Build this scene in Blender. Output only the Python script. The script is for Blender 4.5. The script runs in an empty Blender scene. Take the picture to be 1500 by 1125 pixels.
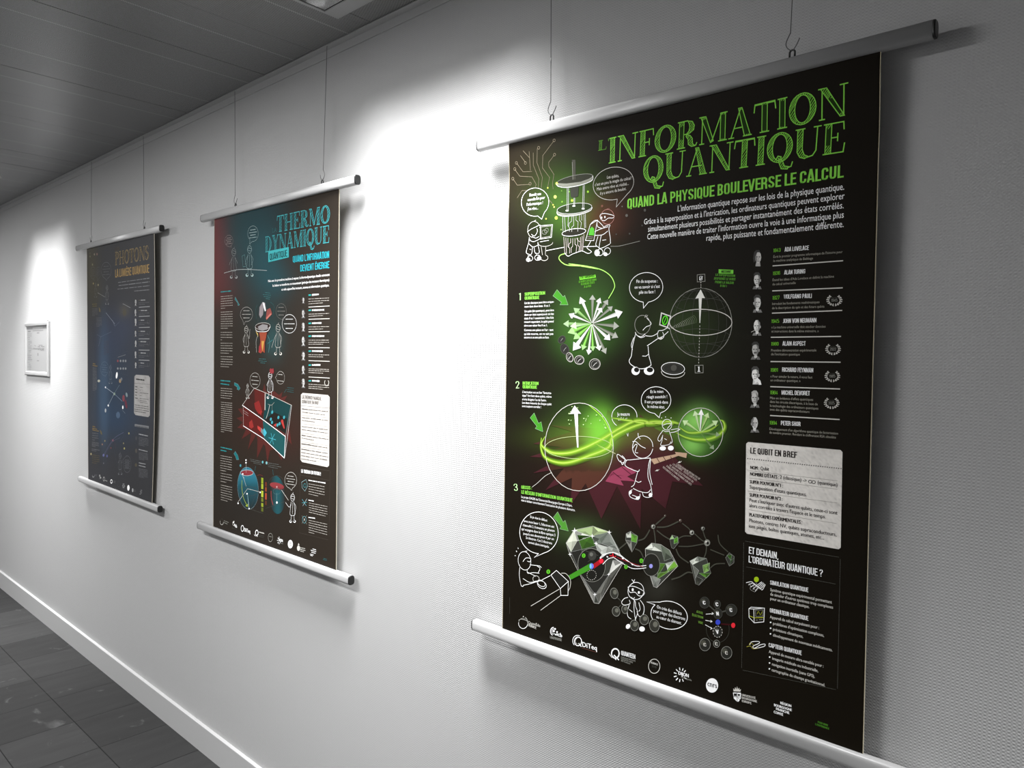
import bpy, bmesh, math, random
from mathutils import Vector, Matrix
from mathutils.geometry import tessellate_polygon

# ------------------------------------------------------------------ camera, world, lamps, exposure
SC = bpy.context.scene
COL = SC.collection
FPX = 1080.0                                  # focal length in pixels of a 1500 px wide frame
ROT = Matrix(((0.7364283727, -0.0314575007, 0.6757837505),
              (0.6763498427, 0.0121288312, -0.7364806730),
              (0.0149713743, 0.9994314970, 0.0302082911)))
CAM = Vector((0.0, -1.2932455, 1.54))
cam = bpy.data.cameras.new('camera')
cam.sensor_fit = 'HORIZONTAL'
cam.sensor_width = 36.0
cam.lens = FPX / 1500.0 * 36.0
cam.clip_start = 0.02
cam_ob = bpy.data.objects.new('camera', cam)
cam_ob.matrix_world = Matrix.Translation(CAM) @ ROT.to_4x4()
COL.objects.link(cam_ob)
SC.camera = cam_ob

world = bpy.data.worlds.new('world')
world.use_nodes = True
world.node_tree.nodes['Background'].inputs[0].default_value = (0.9, 0.93, 1.0, 1)
world.node_tree.nodes['Background'].inputs[1].default_value = 0.5
SC.world = world

CEIL = 2.485
def area_lamp(name, loc, sx, sy, power, spread, rot=(0, 0, 0)):
    l = bpy.data.lights.new(name, 'AREA')
    l.shape = 'RECTANGLE'
    l.size, l.size_y, l.energy, l.spread = sx, sy, power, math.radians(spread)
    o = bpy.data.objects.new(name, l)
    o.location = loc
    o.rotation_euler = rot
    COL.objects.link(o)
    return o
LUM_Y = -0.30
area_lamp('luminaire_light', (-1.46, LUM_Y, CEIL - 0.012), 0.66, 0.28, 33, 88)
area_lamp('downlight_light', (-4.72, LUM_Y, CEIL - 0.012), 0.60, 0.26, 24, 84)
area_lamp('luminaire_light', (1.30, LUM_Y, CEIL - 0.012), 0.56, 0.24, 90, 106)
area_lamp('corridor_fill', (-2.3, -1.6, CEIL - 0.012), 1.2, 0.3, 80, 180)  # unseen fill lamps added to lift the whole wall, no fittings modelled
area_lamp('corridor_fill', (-5.5, -1.6, CEIL - 0.012), 1.2, 0.3, 74, 180)
vs = SC.view_settings
vs.view_transform = 'Standard'
vs.look = 'None'
vs.gamma = 1.0
vs.exposure = 0.0
vs.use_curve_mapping = False

# ------------------------------------------------------------------ helpers
def lin(c):
    return c / 12.92 if c <= 0.04045 else ((c + 0.055) / 1.055) ** 2.4
def hexc(s, k=1.0):
    s = s.lstrip('#')
    return tuple(min(1.0, lin(int(s[i:i + 2], 16) / 255.0) * k) for i in (0, 2, 4))

def ray(px, py):
    return ROT @ Vector(((px - 750.0) / FPX, (562.5 - py) / FPX, -1.0))
def project(p):
    q = ROT.transposed() @ (Vector(p) - CAM)
    return 750.0 + FPX * q.x / -q.z, 562.5 - FPX * q.y / -q.z

def mat(name, color=(0.8, 0.8, 0.8), rough=0.5, metal=0.0, spec=0.5):
    m = bpy.data.materials.new(name)
    m.use_nodes = True
    b = m.node_tree.nodes['Principled BSDF']
    b.inputs['Base Color'].default_value = (*color, 1)
    b.inputs['Roughness'].default_value = rough
    b.inputs['Metallic'].default_value = metal
    b.inputs['Specular IOR Level'].default_value = spec
    return m
def nodes(m):
    t = m.node_tree
    return t.nodes, t.links, t.nodes['Principled BSDF']
def math_node(N, L, op, a, b=None, c=None):
    n = N.new('ShaderNodeMath')
    n.operation = op
    for i, v in enumerate((a, b, c)):
        if v is None:
            continue
        if isinstance(v, (int, float)):
            n.inputs[i].default_value = v
        else:
            L.new(v, n.inputs[i])
    return n.outputs[0]

def link_mesh(name, verts, faces, m, parent=None, smooth=False, mats=None, fmat=None):
    me = bpy.data.meshes.new(name)
    me.from_pydata([tuple(v) for v in verts], [], faces)
    for x in (mats or [m]):
        me.materials.append(x)
    if fmat:
        me.polygons.foreach_set('material_index', fmat)
    if smooth:
        me.polygons.foreach_set('use_smooth', [True] * len(faces))
    me.update()
    o = bpy.data.objects.new(name, me)
    COL.objects.link(o)
    if parent:
        o.parent = parent
    return o
def bm_obj(name, bm, m, parent=None, smooth=False):
    me = bpy.data.meshes.new(name)
    bm.normal_update()
    bm.to_mesh(me)
    bm.free()
    me.materials.append(m)
    if smooth:
        me.polygons.foreach_set('use_smooth', [True] * len(me.polygons))
    o = bpy.data.objects.new(name, me)
    COL.objects.link(o)
    if parent:
        o.parent = parent
    return o
def add_box(bm, x0, x1, y0, y1, z0, z1, bevel=0.0):
    vs_ = [bm.verts.new((x, y, z)) for x in (x0, x1) for y in (y0, y1) for z in (z0, z1)]
    fs = [(0, 1, 3, 2), (4, 6, 7, 5), (0, 4, 5, 1), (2, 3, 7, 6), (0, 2, 6, 4), (1, 5, 7, 3)]
    fl = [bm.faces.new([vs_[i] for i in f]) for f in fs]
    if bevel:
        es = list({e for f in fl for e in f.edges})
        bmesh.ops.bevel(bm, geom=es, offset=bevel, segments=2, profile=0.5, affect='EDGES')
def add_tube(bm, pts, r, n=8, caps=True):
    pts = [Vector(p) for p in pts]
    rings = []
    up = Vector((0.31, 0.92, 0.17))
    for i, p in enumerate(pts):
        d = (pts[min(i + 1, len(pts) - 1)] - pts[max(i - 1, 0)]).normalized()
        a = d.cross(up).normalized()
        b = d.cross(a).normalized()
        rr = r[i] if isinstance(r, (list, tuple)) else r
        rings.append([bm.verts.new(p + a * (rr * math.cos(t * 2 * math.pi / n)) + b * (rr * math.sin(t * 2 * math.pi / n))) for t in range(n)])
    for A, B in zip(rings, rings[1:]):
        for k in range(n):
            bm.faces.new((A[k], A[(k + 1) % n], B[(k + 1) % n], B[k]))
    if caps:
        bm.faces.new(rings[0][::-1])
        bm.faces.new(rings[-1])
def tag(o, label=None, cat=None, group=None, kind=None):
    for k, v in (('label', label), ('category', cat), ('group', group), ('kind', kind)):
        if v:
            o[k] = v
    return o
def thing(name, label, cat, loc=(0, 0, 0), group=None):
    o = bpy.data.objects.new(name, None)
    o.empty_display_size = 0.05
    o.location = loc
    COL.objects.link(o)
    return tag(o, label, cat, group)
def adopt(child, root):
    """parent a child built in world space to an empty that has a location"""
    child.parent = root
    child.matrix_parent_inverse = Matrix.Translation(-Vector(root.location))
    return child

# ------------------------------------------------------------------ the corridor
def wall_material():
    m = mat('woven_wallpaper', (0.42, 0.42, 0.42), 0.55, spec=0.25)
    N, L, B = nodes(m)
    tc = N.new('ShaderNodeTexCoord')
    sp = N.new('ShaderNodeSeparateXYZ')
    L.new(tc.outputs['Object'], sp.inputs[0])
    nz = N.new('ShaderNodeTexNoise')
    nz.inputs['Scale'].default_value = 90
    L.new(tc.outputs['Object'], nz.inputs['Vector'])
    jit = math_node(N, L, 'MULTIPLY', nz.outputs['Fac'], 1.6)
    su = math_node(N, L, 'SINE', math_node(N, L, 'ADD', math_node(N, L, 'MULTIPLY', sp.outputs['X'], 2 * math.pi / 0.0062), jit))
    sv = math_node(N, L, 'SINE', math_node(N, L, 'ADD', math_node(N, L, 'MULTIPLY', sp.outputs['Z'], 2 * math.pi / 0.0052), jit))
    h = math_node(N, L, 'ADD', math_node(N, L, 'MULTIPLY', su, sv), math_node(N, L, 'MULTIPLY', sv, 0.5))
    bp = N.new('ShaderNodeBump')
    bp.inputs['Strength'].default_value = 0.28
    bp.inputs['Distance'].default_value = 0.0008
    L.new(h, bp.inputs['Height'])
    L.new(bp.outputs['Normal'], B.inputs['Normal'])
    return m
M_WALL = wall_material()
M_PLAIN = mat('painted_wall', (0.34, 0.34, 0.34), 0.6)
M_TRIM = mat('trim_paint', (0.42, 0.42, 0.42), 0.45)
M_BASE = mat('baseboard_paint', (0.46, 0.46, 0.46), 0.35)

def floor_material():
    m = mat('slate_tiles', (0.05, 0.05, 0.05), 0.62, spec=0.08)
    N, L, B = nodes(m)
    tc = N.new('ShaderNodeTexCoord')
    mp = N.new('ShaderNodeMapping')
    mp.inputs['Location'].default_value = (3.99, 0.2725, 0)
    L.new(tc.outputs['Object'], mp.inputs[0])
    br = N.new('ShaderNodeTexBrick')
    br.offset = 0.0
    br.inputs['Scale'].default_value = 1.0
    br.inputs['Brick Width'].default_value = 0.294
    br.inputs['Row Height'].default_value = 0.2725
    br.inputs['Mortar Size'].default_value = 0.0022
    br.inputs['Mortar Smooth'].default_value = 0.3
    br.inputs['Color1'].default_value = (0.028, 0.028, 0.028, 1)
    br.inputs['Color2'].default_value = (0.042, 0.042, 0.042, 1)
    br.inputs['Mortar'].default_value = (0.010, 0.010, 0.010, 1)
    L.new(mp.outputs[0], br.inputs[0])
    # drifting mineral streaks, running across the corridor
    st = N.new('ShaderNodeMapping')
    st.inputs['Scale'].default_value = (16.0, 2.4, 1)
    st.inputs['Rotation'].default_value = (0, 0, 0.16)
    L.new(tc.outputs['Object'], st.inputs[0])
    n1 = N.new('ShaderNodeTexNoise')
    n1.inputs['Scale'].default_value = 1.6
    n1.inputs['Detail'].default_value = 5
    L.new(st.outputs[0], n1.inputs['Vector'])
    r1 = N.new('ShaderNodeMapRange')
    r1.inputs[1].default_value, r1.inputs[2].default_value = 0.3, 0.7
    r1.inputs[3].default_value, r1.inputs[4].default_value = 0.90, 1.10
    L.new(n1.outputs['Fac'], r1.inputs[0])
    # pale scuffs
    n2 = N.new('ShaderNodeTexNoise')
    n2.inputs['Scale'].default_value = 9.0
    n2.inputs['Detail'].default_value = 6
    n2.inputs['Distortion'].default_value = 1.4
    L.new(tc.outputs['Object'], n2.inputs['Vector'])
    r2 = N.new('ShaderNodeMapRange')
    r2.inputs[1].default_value, r2.inputs[2].default_value = 0.65, 0.80
    r2.inputs[3].default_value, r2.inputs[4].default_value = 0.0, 0.55
    L.new(n2.outputs['Fac'], r2.inputs[0])
    mul = N.new('ShaderNodeMix')
    mul.data_type = 'RGBA'
    mul.blend_type = 'MULTIPLY'
    mul.inputs[0].default_value = 1.0
    L.new(br.outputs['Color'], mul.inputs[6])
    L.new(r1.outputs[0], mul.inputs[7])
    mx = N.new('ShaderNodeMix')
    mx.data_type = 'RGBA'
    L.new(r2.outputs[0], mx.inputs[0])
    L.new(mul.outputs[2], mx.inputs[6])
    mx.inputs[7].default_value = (0.16, 0.16, 0.16, 1)
    L.new(mx.outputs[2], B.inputs['Base Color'])
    bp = N.new('ShaderNodeBump')
    bp.inputs['Strength'].default_value = 0.25
    bp.inputs['Distance'].default_value = 0.002
    hh = math_node(N, L, 'SUBTRACT', math_node(N, L, 'MULTIPLY', n1.outputs['Fac'], 0.6), br.outputs['Fac'])
    L.new(hh, bp.inputs['Height'])
    L.new(bp.outputs['Normal'], B.inputs['Normal'])
    return m

def ceiling_material():
    m = mat('perforated_metal', (0.2, 0.2, 0.2), 0.36, spec=0.36)
    N, L, B = nodes(m)
    tc = N.new('ShaderNodeTexCoord')
    sp = N.new('ShaderNodeSeparateXYZ')
    L.new(tc.outputs['Object'], sp.inputs[0])
    X, Y = sp.outputs['X'], sp.outputs['Y']
    p = 0.00424 * math.sqrt(2)
    def cell(v):
        f = math_node(N, L, 'FRACT', math_node(N, L, 'DIVIDE', math_node(N, L, 'ADD', v, 20.0), p))
        return math_node(N, L, 'POWER', math_node(N, L, 'SUBTRACT', f, 0.5), 2.0)
    a = math_node(N, L, 'ADD', X, Y)
    b = math_node(N, L, 'SUBTRACT', X, Y)
    d2 = math_node(N, L, 'ADD', cell(a), math_node(N, L, 'MULTIPLY', cell(b), 0.3))
    hole = math_node(N, L, 'LESS_THAN', d2, 0.070)
    fr = math_node(N, L, 'FRACT', math_node(N, L, 'DIVIDE', math_node(N, L, 'ADD', X, 20.0 + 1.72), 0.2925))
    edge = math_node(N, L, 'GREATER_THAN', math_node(N, L, 'MULTIPLY', fr, math_node(N, L, 'SUBTRACT', 1.0, fr)), 0.010)
    k = math_node(N, L, 'MULTIPLY', hole, edge)
    mx = N.new('ShaderNodeMix')
    mx.data_type = 'RGBA'
    L.new(k, mx.inputs[0])
    mx.inputs[6].default_value = (0.32, 0.32, 0.32, 1)
    mx.inputs[7].default_value = (0.02, 0.02, 0.02, 1)
    L.new(mx.outputs[2], B.inputs['Base Color'])
    return m
M_CEIL = ceiling_material()

X0, X1, YB = -9.5, 4.2, -2.35          # corridor ends and the wall behind the camera
def slab(name, m, *b):
    bm = bmesh.new()
    add_box(bm, *b)
    o = bm_obj(name, bm, m)
    o['kind'] = 'structure'
    return o
slab('floor', floor_material(), X0, X1, YB, 0.10, -0.10, 0.0)
slab('wall_right', M_WALL, X0, X1, 0.0, 0.10, 0.0, 2.70)
slab('wall_left', M_PLAIN, X0, X1, YB - 0.10, YB, 0.0, 2.70)
slab('wall_far', M_PLAIN, X0 - 0.10, X0, YB - 0.1, 0.10, 0.0, 2.70)
slab('wall_near', M_PLAIN, X1, X1 + 0.10, YB - 0.1, 0.10, 0.0, 2.70)

# baseboard with a narrow rounded top ledge
bm = bmesh.new()
prof = [(-0.0002, 0.0), (-0.013, 0.0), (-0.013, 0.1035), (-0.0122, 0.1052), (-0.0105, 0.1060), (-0.0002, 0.1060)]
ends = [[bm.verts.new((x, y, z)) for y, z in prof] for x in (X0, X1)]
for k in range(len(prof)):
    j = (k + 1) % len(prof)
    bm.faces.new((ends[0][k], ends[1][k], ends[1][j], ends[0][j]))
bm.faces.new(ends[0]); bm.faces.new(ends[1][::-1])
bb = bm_obj('baseboard_right', bm, M_BASE)
bb['kind'] = 'structure'

# ceiling trim along the wall: vertical flange and narrow lip
bm = bmesh.new()
add_box(bm, X0, X1, -0.004, -0.0002, CEIL - 0.026, CEIL + 0.002, 0.0008)
add_box(bm, X0, X1, -0.026, -0.004, CEIL - 0.003, CEIL - 0.0005)
tr = bm_obj('trim_1', bm, M_TRIM)
tr['kind'] = 'structure'

# ceiling of perforated metal panels, cut round the luminaires
HOLES = [(-1.755, -1.165, -0.450, -0.152)]
bm = bmesh.new()
random.seed(4)
xs = []
x = -1.72
while x > X0: x -= 0.2925
while x < X1:
    xs.append(x)
    x += 0.2925
for xa in xs:
    xb = xa + 0.2925 - 0.0014
    xa_, xb_ = max(xa, X0), min(xb, X1)
    cuts = sorted({xa_, xb_} | {v for h in HOLES for v in h[:2] if xa_ < v < xb_})
    for ca, cb in zip(cuts, cuts[1:]):
        hs = [h for h in HOLES if h[0] <= ca + 1e-6 and cb - 1e-6 <= h[1]]
        zz = CEIL + random.uniform(0, 0.0012)
        yend = -0.0255 - random.choice((0, 0, 0.002, 0.0))
        if hs:
            add_box(bm, ca, cb, YB, hs[0][2], zz, zz + 0.02)
            add_box(bm, ca, cb, hs[0][3], yend, zz, zz + 0.02)
        else:
            add_box(bm, ca, cb, YB, yend, zz, zz + 0.02)
ce = bm_obj('ceiling', bm, M_CEIL)
ce['kind'] = 'structure'
slab('trim_2', mat('plenum_dark', (0.03, 0.03, 0.03), 0.9), X0, X1, YB, 0.0, 2.66, 2.70)

# ------------------------------------------------------------------ luminaires
M_LFRAME = mat('white_steel', (0.36, 0.36, 0.36), 0.4)
M_MIRROR = mat('bright_aluminium', (0.86, 0.86, 0.86), 0.14, 1.0)
M_TUBE = bpy.data.materials.new('fluorescent_tube')
M_TUBE.use_nodes = True
_b = M_TUBE.node_tree.nodes['Principled BSDF']
_b.inputs['Base Color'].default_value = (0.9, 0.9, 0.9, 1)
_b.inputs['Emission Color'].default_value = (1, 1, 0.98, 1)
_b.inputs['Emission Strength'].default_value = 3.0

def luminaire(h, label):
    x0, x1, y0, y1 = h
    root = thing('ceiling_luminaire', label, 'ceiling light', ((x0 + x1) / 2, (y0 + y1) / 2, CEIL))
    bm = bmesh.new()
    zf0, zf1 = CEIL - 0.005, CEIL - 0.0004
    add_box(bm, x0 - 0.010, x1 + 0.010, y1, y1 + 0.048, zf0, zf1, 0.0012)
    add_box(bm, x0 - 0.010, x1 + 0.010, y0 - 0.048, y0, zf0, zf1, 0.0012)
    add_box(bm, x0 - 0.010, x0, y0, y1, zf0, zf1, 0.0012)
    add_box(bm, x1, x1 + 0.010, y0, y1, zf0, zf1, 0.0012)
    adopt(bm_obj('frame', bm, M_LFRAME), root)
    bm = bmesh.new()                      # housing above the louvre
    t = 0.002
    add_box(bm, x0 + .001, x1 - .001, y0 + .001, y1 - .001, CEIL + 0.108, CEIL + 0.11)
    add_box(bm, x0 + .001, x0 + t, y0 + .001, y1 - .001, CEIL - 0.0035, CEIL + 0.108)
    add_box(bm, x1 - t, x1 - .001, y0 + .001, y1 - .001, CEIL - 0.0035, CEIL + 0.108)
    add_box(bm, x0 + t, x1 - t, y0 + .001, y0 + t, CEIL - 0.0035, CEIL + 0.108)
    add_box(bm, x0 + t, x1 - t, y1 - t, y1 - .001, CEIL - 0.0035, CEIL + 0.108)
    adopt(bm_obj('reflector', bm, M_MIRROR), root)
    bm = bmesh.new()                      # parabolic cross blades
    def blade(axis, pos, a, b):
        n = 6
        for s in (-1, 1):
            rows = []
            for i in range(n + 1):
                z = CEIL - 0.003 + 0.055 * i / n
                off = 0.0006 + 0.014 * (i / n) ** 1.7
                if axis == 'x':
                    rows.append((bm.verts.new((pos + s * off, a, z)), bm.verts.new((pos + s * off, b, z))))
                else:
                    rows.append((bm.verts.new((a, pos + s * off, z)), bm.verts.new((b, pos + s * off, z))))
            for r0, r1 in zip(rows, rows[1:]):
                bm.faces.new((r0[0], r0[1], r1[1], r1[0]))
    nx = 6
    for i in range(nx + 1):
        blade('x', x0 + 0.004 + (x1 - x0 - 0.008) * i / nx, y0 + .003, y1 - .003)
    for i in range(4):
        blade('y', y0 + 0.004 + (y1 - y0 - 0.008) * i / 3, x0 + .003, x1 - .003)
    adopt(bm_obj('louvre', bm, M_MIRROR, smooth=True), root)
    for yy in (y0 + (y1 - y0) / 3, y0 + 2 * (y1 - y0) / 3):
        bm = bmesh.new()
        add_tube(bm, [(x0 + 0.02, yy, CEIL + 0.082), (x1 - 0.02, yy, CEIL + 0.082)], 0.008, 12)
        adopt(bm_obj('lamp_tube', bm, M_TUBE, smooth=True), root)
    return root
luminaire(HOLES[0], 'recessed ceiling light with mirror louvre at the top edge, between the red-and-teal and green posters')

# small recessed downlight near the far poster: ring and bowl flush with the panel
def downlight(x, y):
    root = thing('recessed_downlight', 'small round recessed downlight in the ceiling beyond the farthest poster', 'ceiling light', (x, y, CEIL))
    bm = bmesh.new()
    n = 40
    prof = [(0.080, -0.0004), (0.080, -0.003), (0.070, -0.0042), (0.064, -0.003), (0.058, -0.0006)]
    rings = [[bm.verts.new((x + r * math.cos(2 * math.pi * k / n), y + r * math.sin(2 * math.pi * k / n), CEIL + z)) for k in range(n)] for r, z in prof]
    for A, B in zip(rings, rings[1:]):
        for k in range(n):
            bm.faces.new((A[k], A[(k + 1) % n], B[(k + 1) % n], B[k]))
    adopt(bm_obj('trim_ring', bm, M_LFRAME, smooth=True), root)
    bm = bmesh.new()
    vs_ = [bm.verts.new((x + 0.0585 * math.cos(2 * math.pi * k / n), y + 0.0585 * math.sin(2 * math.pi * k / n), CEIL - 0.0008)) for k in range(n)]
    bm.faces.new(vs_[::-1])
    adopt(bm_obj('lens', bm, M_LFRAME), root)
downlight(-4.72, LUM_Y)

# ------------------------------------------------------------------ hanging posters: frame of reference and drawing tools
M_ALU = mat('satin_aluminium', (0.44, 0.44, 0.44), 0.36, 0.0, 0.5)
M_CAP = mat('black_plastic', (0.008, 0.008, 0.008), 0.35)
M_WIRE = mat('steel_wire', (0.10, 0.10, 0.10), 0.45, 0.4)
M_PAPER = mat('paper_edge', (0.74, 0.70, 0.60), 0.7)
def print_material():
    m = mat('printed_film', (0.1, 0.1, 0.1), 0.55, spec=0.06)
    N, L, B = nodes(m)
    a = N.new('ShaderNodeVertexColor')
    a.layer_name = 'ink'
    L.new(a.outputs['Color'], B.inputs['Base Color'])
    return m
M_PRINT = print_material()

class Poster:
    def __init__(s, corners, ytop, ybot, ripple):
        s.corners = corners
        zt, zb = 2.04, 0.91
        s.b = (ytop - ybot) / (zt - zb)
        s.a = ytop - s.b * zt
        s.ripple = ripple
        s.acc = None
        s.root = None
        s.pen = 0.78
        s.asp = 0.9
    def at(s, px, py):                    # photo pixel -> (x, z) on this poster's own plane
        d = ray(px, py)
        t = (s.a + s.b * CAM.z - CAM.y) / (d.y - s.b * d.z)
        p = CAM + d * t
        return (p.x, p.z)
    def p3(s, u, depth):                  # (x, z) and mm in front of the sheet -> world point
        x, z = u
        return (x, s.a + s.b * z - s.ripple(x, z) - depth * 0.001, z)
    # ---- parts of the print
    def begin(s, name, label=None, lv=0.0):
        s.flush()
        s.acc = dict(name=name, label=label, v=[], f=[], c=[], lv=lv)
    def flush(s):
        A = s.acc
        if A and A['f']:
            me = bpy.data.meshes.new(A['name'])
            me.from_pydata(A['v'], [], A['f'])
            me.materials.append(M_PRINT)
            ca = me.color_attributes.new('ink', 'FLOAT_COLOR', 'CORNER')
            buf = []
            for f, c in zip(A['f'], A['c']):
                for k in range(len(f)):
                    cc = c[k] if isinstance(c, list) else c
                    buf += [cc[0], cc[1], cc[2], 1.0]
            ca.data.foreach_set('color', buf)
            me.update()
            o = bpy.data.objects.new(A['name'], me)
            COL.objects.link(o)
            o.parent = s.sheet
            if A['label']:
                o['label'] = A['label']
        s.acc = None
    # ---- primitives in plane coordinates (metres); lv = ink layer
    def _add(s, pts, faces, col, lv):
        A = s.acc
        n = len(A['v'])
        dep = 0.30 + 0.10 * (A['lv'] + lv)
        A['v'] += [s.p3(p, dep) for p in pts]
        for i, f in enumerate(faces):
            A['f'].append(tuple(n + k for k in f))
            if callable(col):
                A['c'].append([col(*pts[k]) for k in f])
            else:
                A['c'].append(col)
    def fill_uv(s, pts, col, lv=0):
        tri = tessellate_polygon([[Vector((p[0], p[1], 0)) for p in pts]])
        fs = []
        for t in tri:
            (ax, ay), (bx, by), (cx, cy) = (pts[k] for k in t)
            cr = (bx - ax) * (cy - ay) - (by - ay) * (cx - ax)
            fs.append(tuple(t) if cr > 0 else tuple(t)[::-1])
        s._add(pts, fs, col, lv)
    def fill_fine(s, pts, shade, lv=0, size=0.009):
        """filled outline (photo pixels) cut small so that shade(px, py) can vary over it"""
        tri = tessellate_polygon([[Vector((p[0], p[1], 0)) for p in [s.at(*q) for q in pts]]])
        uv = [Vector(s.at(*q)) for q in pts]
        todo = [[uv[k] for k in t] for t in tri]
        V, F = [], []
        while todo:
            t = todo.pop()
            e = [(t[i] - t[(i + 1) % 3]).length for i in range(3)]
            m = max(e)
            if m > size:
                i = e.index(m)
                a, b, c = t[i], t[(i + 1) % 3], t[(i + 2) % 3]
                h = (a + b) / 2
                todo += [[a, h, c], [h, b, c]]
            else:
                d = (t[1] - t[0]).cross(t[2] - t[0])
                n = len(V)
                V += [tuple(q) for q in t]
                F.append((n, n + 1, n + 2) if d > 0 else (n, n + 2, n + 1))
        s._add(V, F, lambda x, z: shade(*project((x, s.a + s.b * z, z))), lv)
    def stroke_uv(s, pts, w, col, lv=1, closed=False, taper=False):
        P = [Vector(p) for p in pts]
        Q = [P[0]]
        for p in P[1:]:
            if (p - Q[-1]).length > 1e-5:
                Q.append(p)
        if closed and (Q[0] - Q[-1]).length < 1e-5:
            Q.pop()
        n = len(Q)
        if n < 2:
            return
        out, fs = [], []
        for i in range(n):
            if closed:
                d0, d1 = (Q[i] - Q[i - 1]), (Q[(i + 1) % n] - Q[i])
            else:
                d0 = Q[i] - Q[i - 1] if i else Q[1] - Q[0]
                d1 = Q[i + 1] - Q[i] if i < n - 1 else d0
            d0.normalize(); d1.normalize()
            nrm = Vector((-d0.y - d1.y, d0.x + d1.x))
            if nrm.length < 1e-4:
                nrm = Vector((-d1.y, d1.x))
            nrm.normalize()
            k = max(0.45, nrm.dot(Vector((-d1.y, d1.x))))
            hw = w / 2 / k
            if taper:
                t = i / (n - 1)
                hw *= max(0.12, math.sin(math.pi * min(0.97, max(0.03, t))) ** 0.7)
            out += [tuple(Q[i] + nrm * hw), tuple(Q[i] - nrm * hw)]
        m = n if closed else n - 1
        for i in range(m):
            a, b = 2 * i, 2 * ((i + 1) % n)
            fs.append((a + 1, b + 1, b, a))
        s._add(out, fs, col, lv)
    # ---- primitives in photo pixels
    def fill(s, pts, col, lv=0):
        s.fill_uv([s.at(*p) for p in pts], col, lv)
    def line(s, pts, w, col, lv=1, closed=False, smooth=False, taper=False):
        if smooth:
            pts = spline(pts, closed)
        s.stroke_uv([s.at(*p) for p in pts], w * 0.001 * s.pen, col, lv, closed, taper)
    def text(s, txt, a, b, h, col, lv=2, fit='none', font='body', xs=0.8, bold=0.0):
        """baseline through photo pixels a -> b, h = capital height in photo pixels at a;
        fit: none | right | center | width (stretch the spaces and letters to fill a..b)"""
        A, B = Vector(s.at(*a)), Vector(s.at(*b))
        H = (Vector(s.at(a[0], a[1] - h)) - A).length
        s.text_uv(txt, A, B, H, col, lv, fit, font, xs, bold)
    def text_uv(s, txt, A, B, H, col, lv=2, fit='none', font='body', xs=0.8, bold=0.0):
        d = (B - A)
        W = d.length
        d.normalize()
        up = Vector((-d.y, d.x))
        G = FONTS[font]
        adv = [G(c)[2] for c in txt]
        tot = sum(adv) * H * xs
        x, kx = 0.0, xs
        if fit == 'width' and tot > 0:
            kx = xs * W / tot
        elif fit == 'right':
            x = W - tot
        elif fit == 'center':
            x = (W - tot) / 2
        for c, ad in zip(txt, adv):
            vs_, fs, _ = G(c)
            if fs:
                s._add([tuple(A + d * (x + q[0] * H * kx) + up * (q[1] * H)) for q in vs_], fs, col, lv)
                if bold:
                    s._add([tuple(A + d * (x + q[0] * H * kx + bold * H) + up * (q[1] * H)) for q in vs_], fs, col, lv + 0.2)
            x += ad * H * kx

def spline(pts, closed=False, n=7):
    P = [Vector(p) for p in pts]
    m = len(P)
    if m < 3:
        return pts
    out = []
    for i in range(m if closed else m - 1):
        if closed:
            p0, p1, p2, p3 = P[i - 1], P[i], P[(i + 1) % m], P[(i + 2) % m]
        else:
            p0, p1, p2, p3 = P[max(i - 1, 0)], P[i], P[i + 1], P[min(i + 2, m - 1)]
        for k in range(n):
            t = k / n
            out.append(tuple(0.5 * ((2 * p1) + (p2 - p0) * t + (2 * p0 - 5 * p1 + 4 * p2 - p3) * t * t + (3 * p1 - p0 - 3 * p2 + p3) * t ** 3)))
    if not closed:
        out.append(tuple(P[-1]))
    return out
def ell(cx, cy, rx, ry, rot=0.0, a0=0.0, a1=360.0, n=36):
    r = math.radians(rot)
    full = abs(a1 - a0) >= 360
    m = n if full else n + 1
    out = []
    for k in range(m):
        t = math.radians(a0 + (a1 - a0) * k / n)
        x, y = rx * math.cos(t), ry * math.sin(t)
        out.append((cx + x * math.cos(r) - y * math.sin(r), cy + x * math.sin(r) + y * math.cos(r)))
    return out
def K(x0, y0, sc):
    """coordinates measured in an enlarged detail -> photo pixels"""
    def k(*v):
        return [(x0 + v[i] / sc, y0 + v[i + 1] / sc) for i in range(0, len(v), 2)]
    return k

# ---- lettering: the built-in face for running text, drawn stroke letters for the condensed headings
_fc = bpy.data.curves.new('type', 'FONT')
_fc.resolution_u = 2
_fo = bpy.data.objects.new('type', _fc)
COL.objects.link(_fo)
def _measure(txt):
    _fc.body = txt
    bpy.context.view_layer.update()
    ev = _fo.evaluated_get(bpy.context.evaluated_depsgraph_get())
    me = ev.to_mesh()
    v = [(p.co.x, p.co.y) for p in me.vertices]
    f = [tuple(p.vertices) for p in me.polygons]
    ev.to_mesh_clear()
    return v, f
_cap = 0.682
_body = {}
def body_glyph(c):
    if c not in _body:
        if c == ' ':
            _body[c] = ([], [], 0.36)
        else:
            v, f = _measure(c)
            w1 = max(p[0] for p in v)
            w2 = max(p[0] for p in _measure(c + c)[0])
            g = []
            for q in f:
                (ax, ay), (bx, by), (cx, cy) = (v[i] for i in q[:3])
                g.append(q if (bx - ax) * (cy - ay) - (by - ay) * (cx - ax) > 0 else q[::-1])
            _body[c] = ([(x / _cap, y / _cap) for x, y in v], g, (w2 - w1) / _cap)
    return _body[c]

def arc(cx, cy, rx, ry, a0, a1, n=8):
    return [(cx + rx * math.cos(math.radians(a0 + (a1 - a0) * k / n)), cy + ry * math.sin(math.radians(a0 + (a1 - a0) * k / n))) for k in range(n + 1)]
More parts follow.
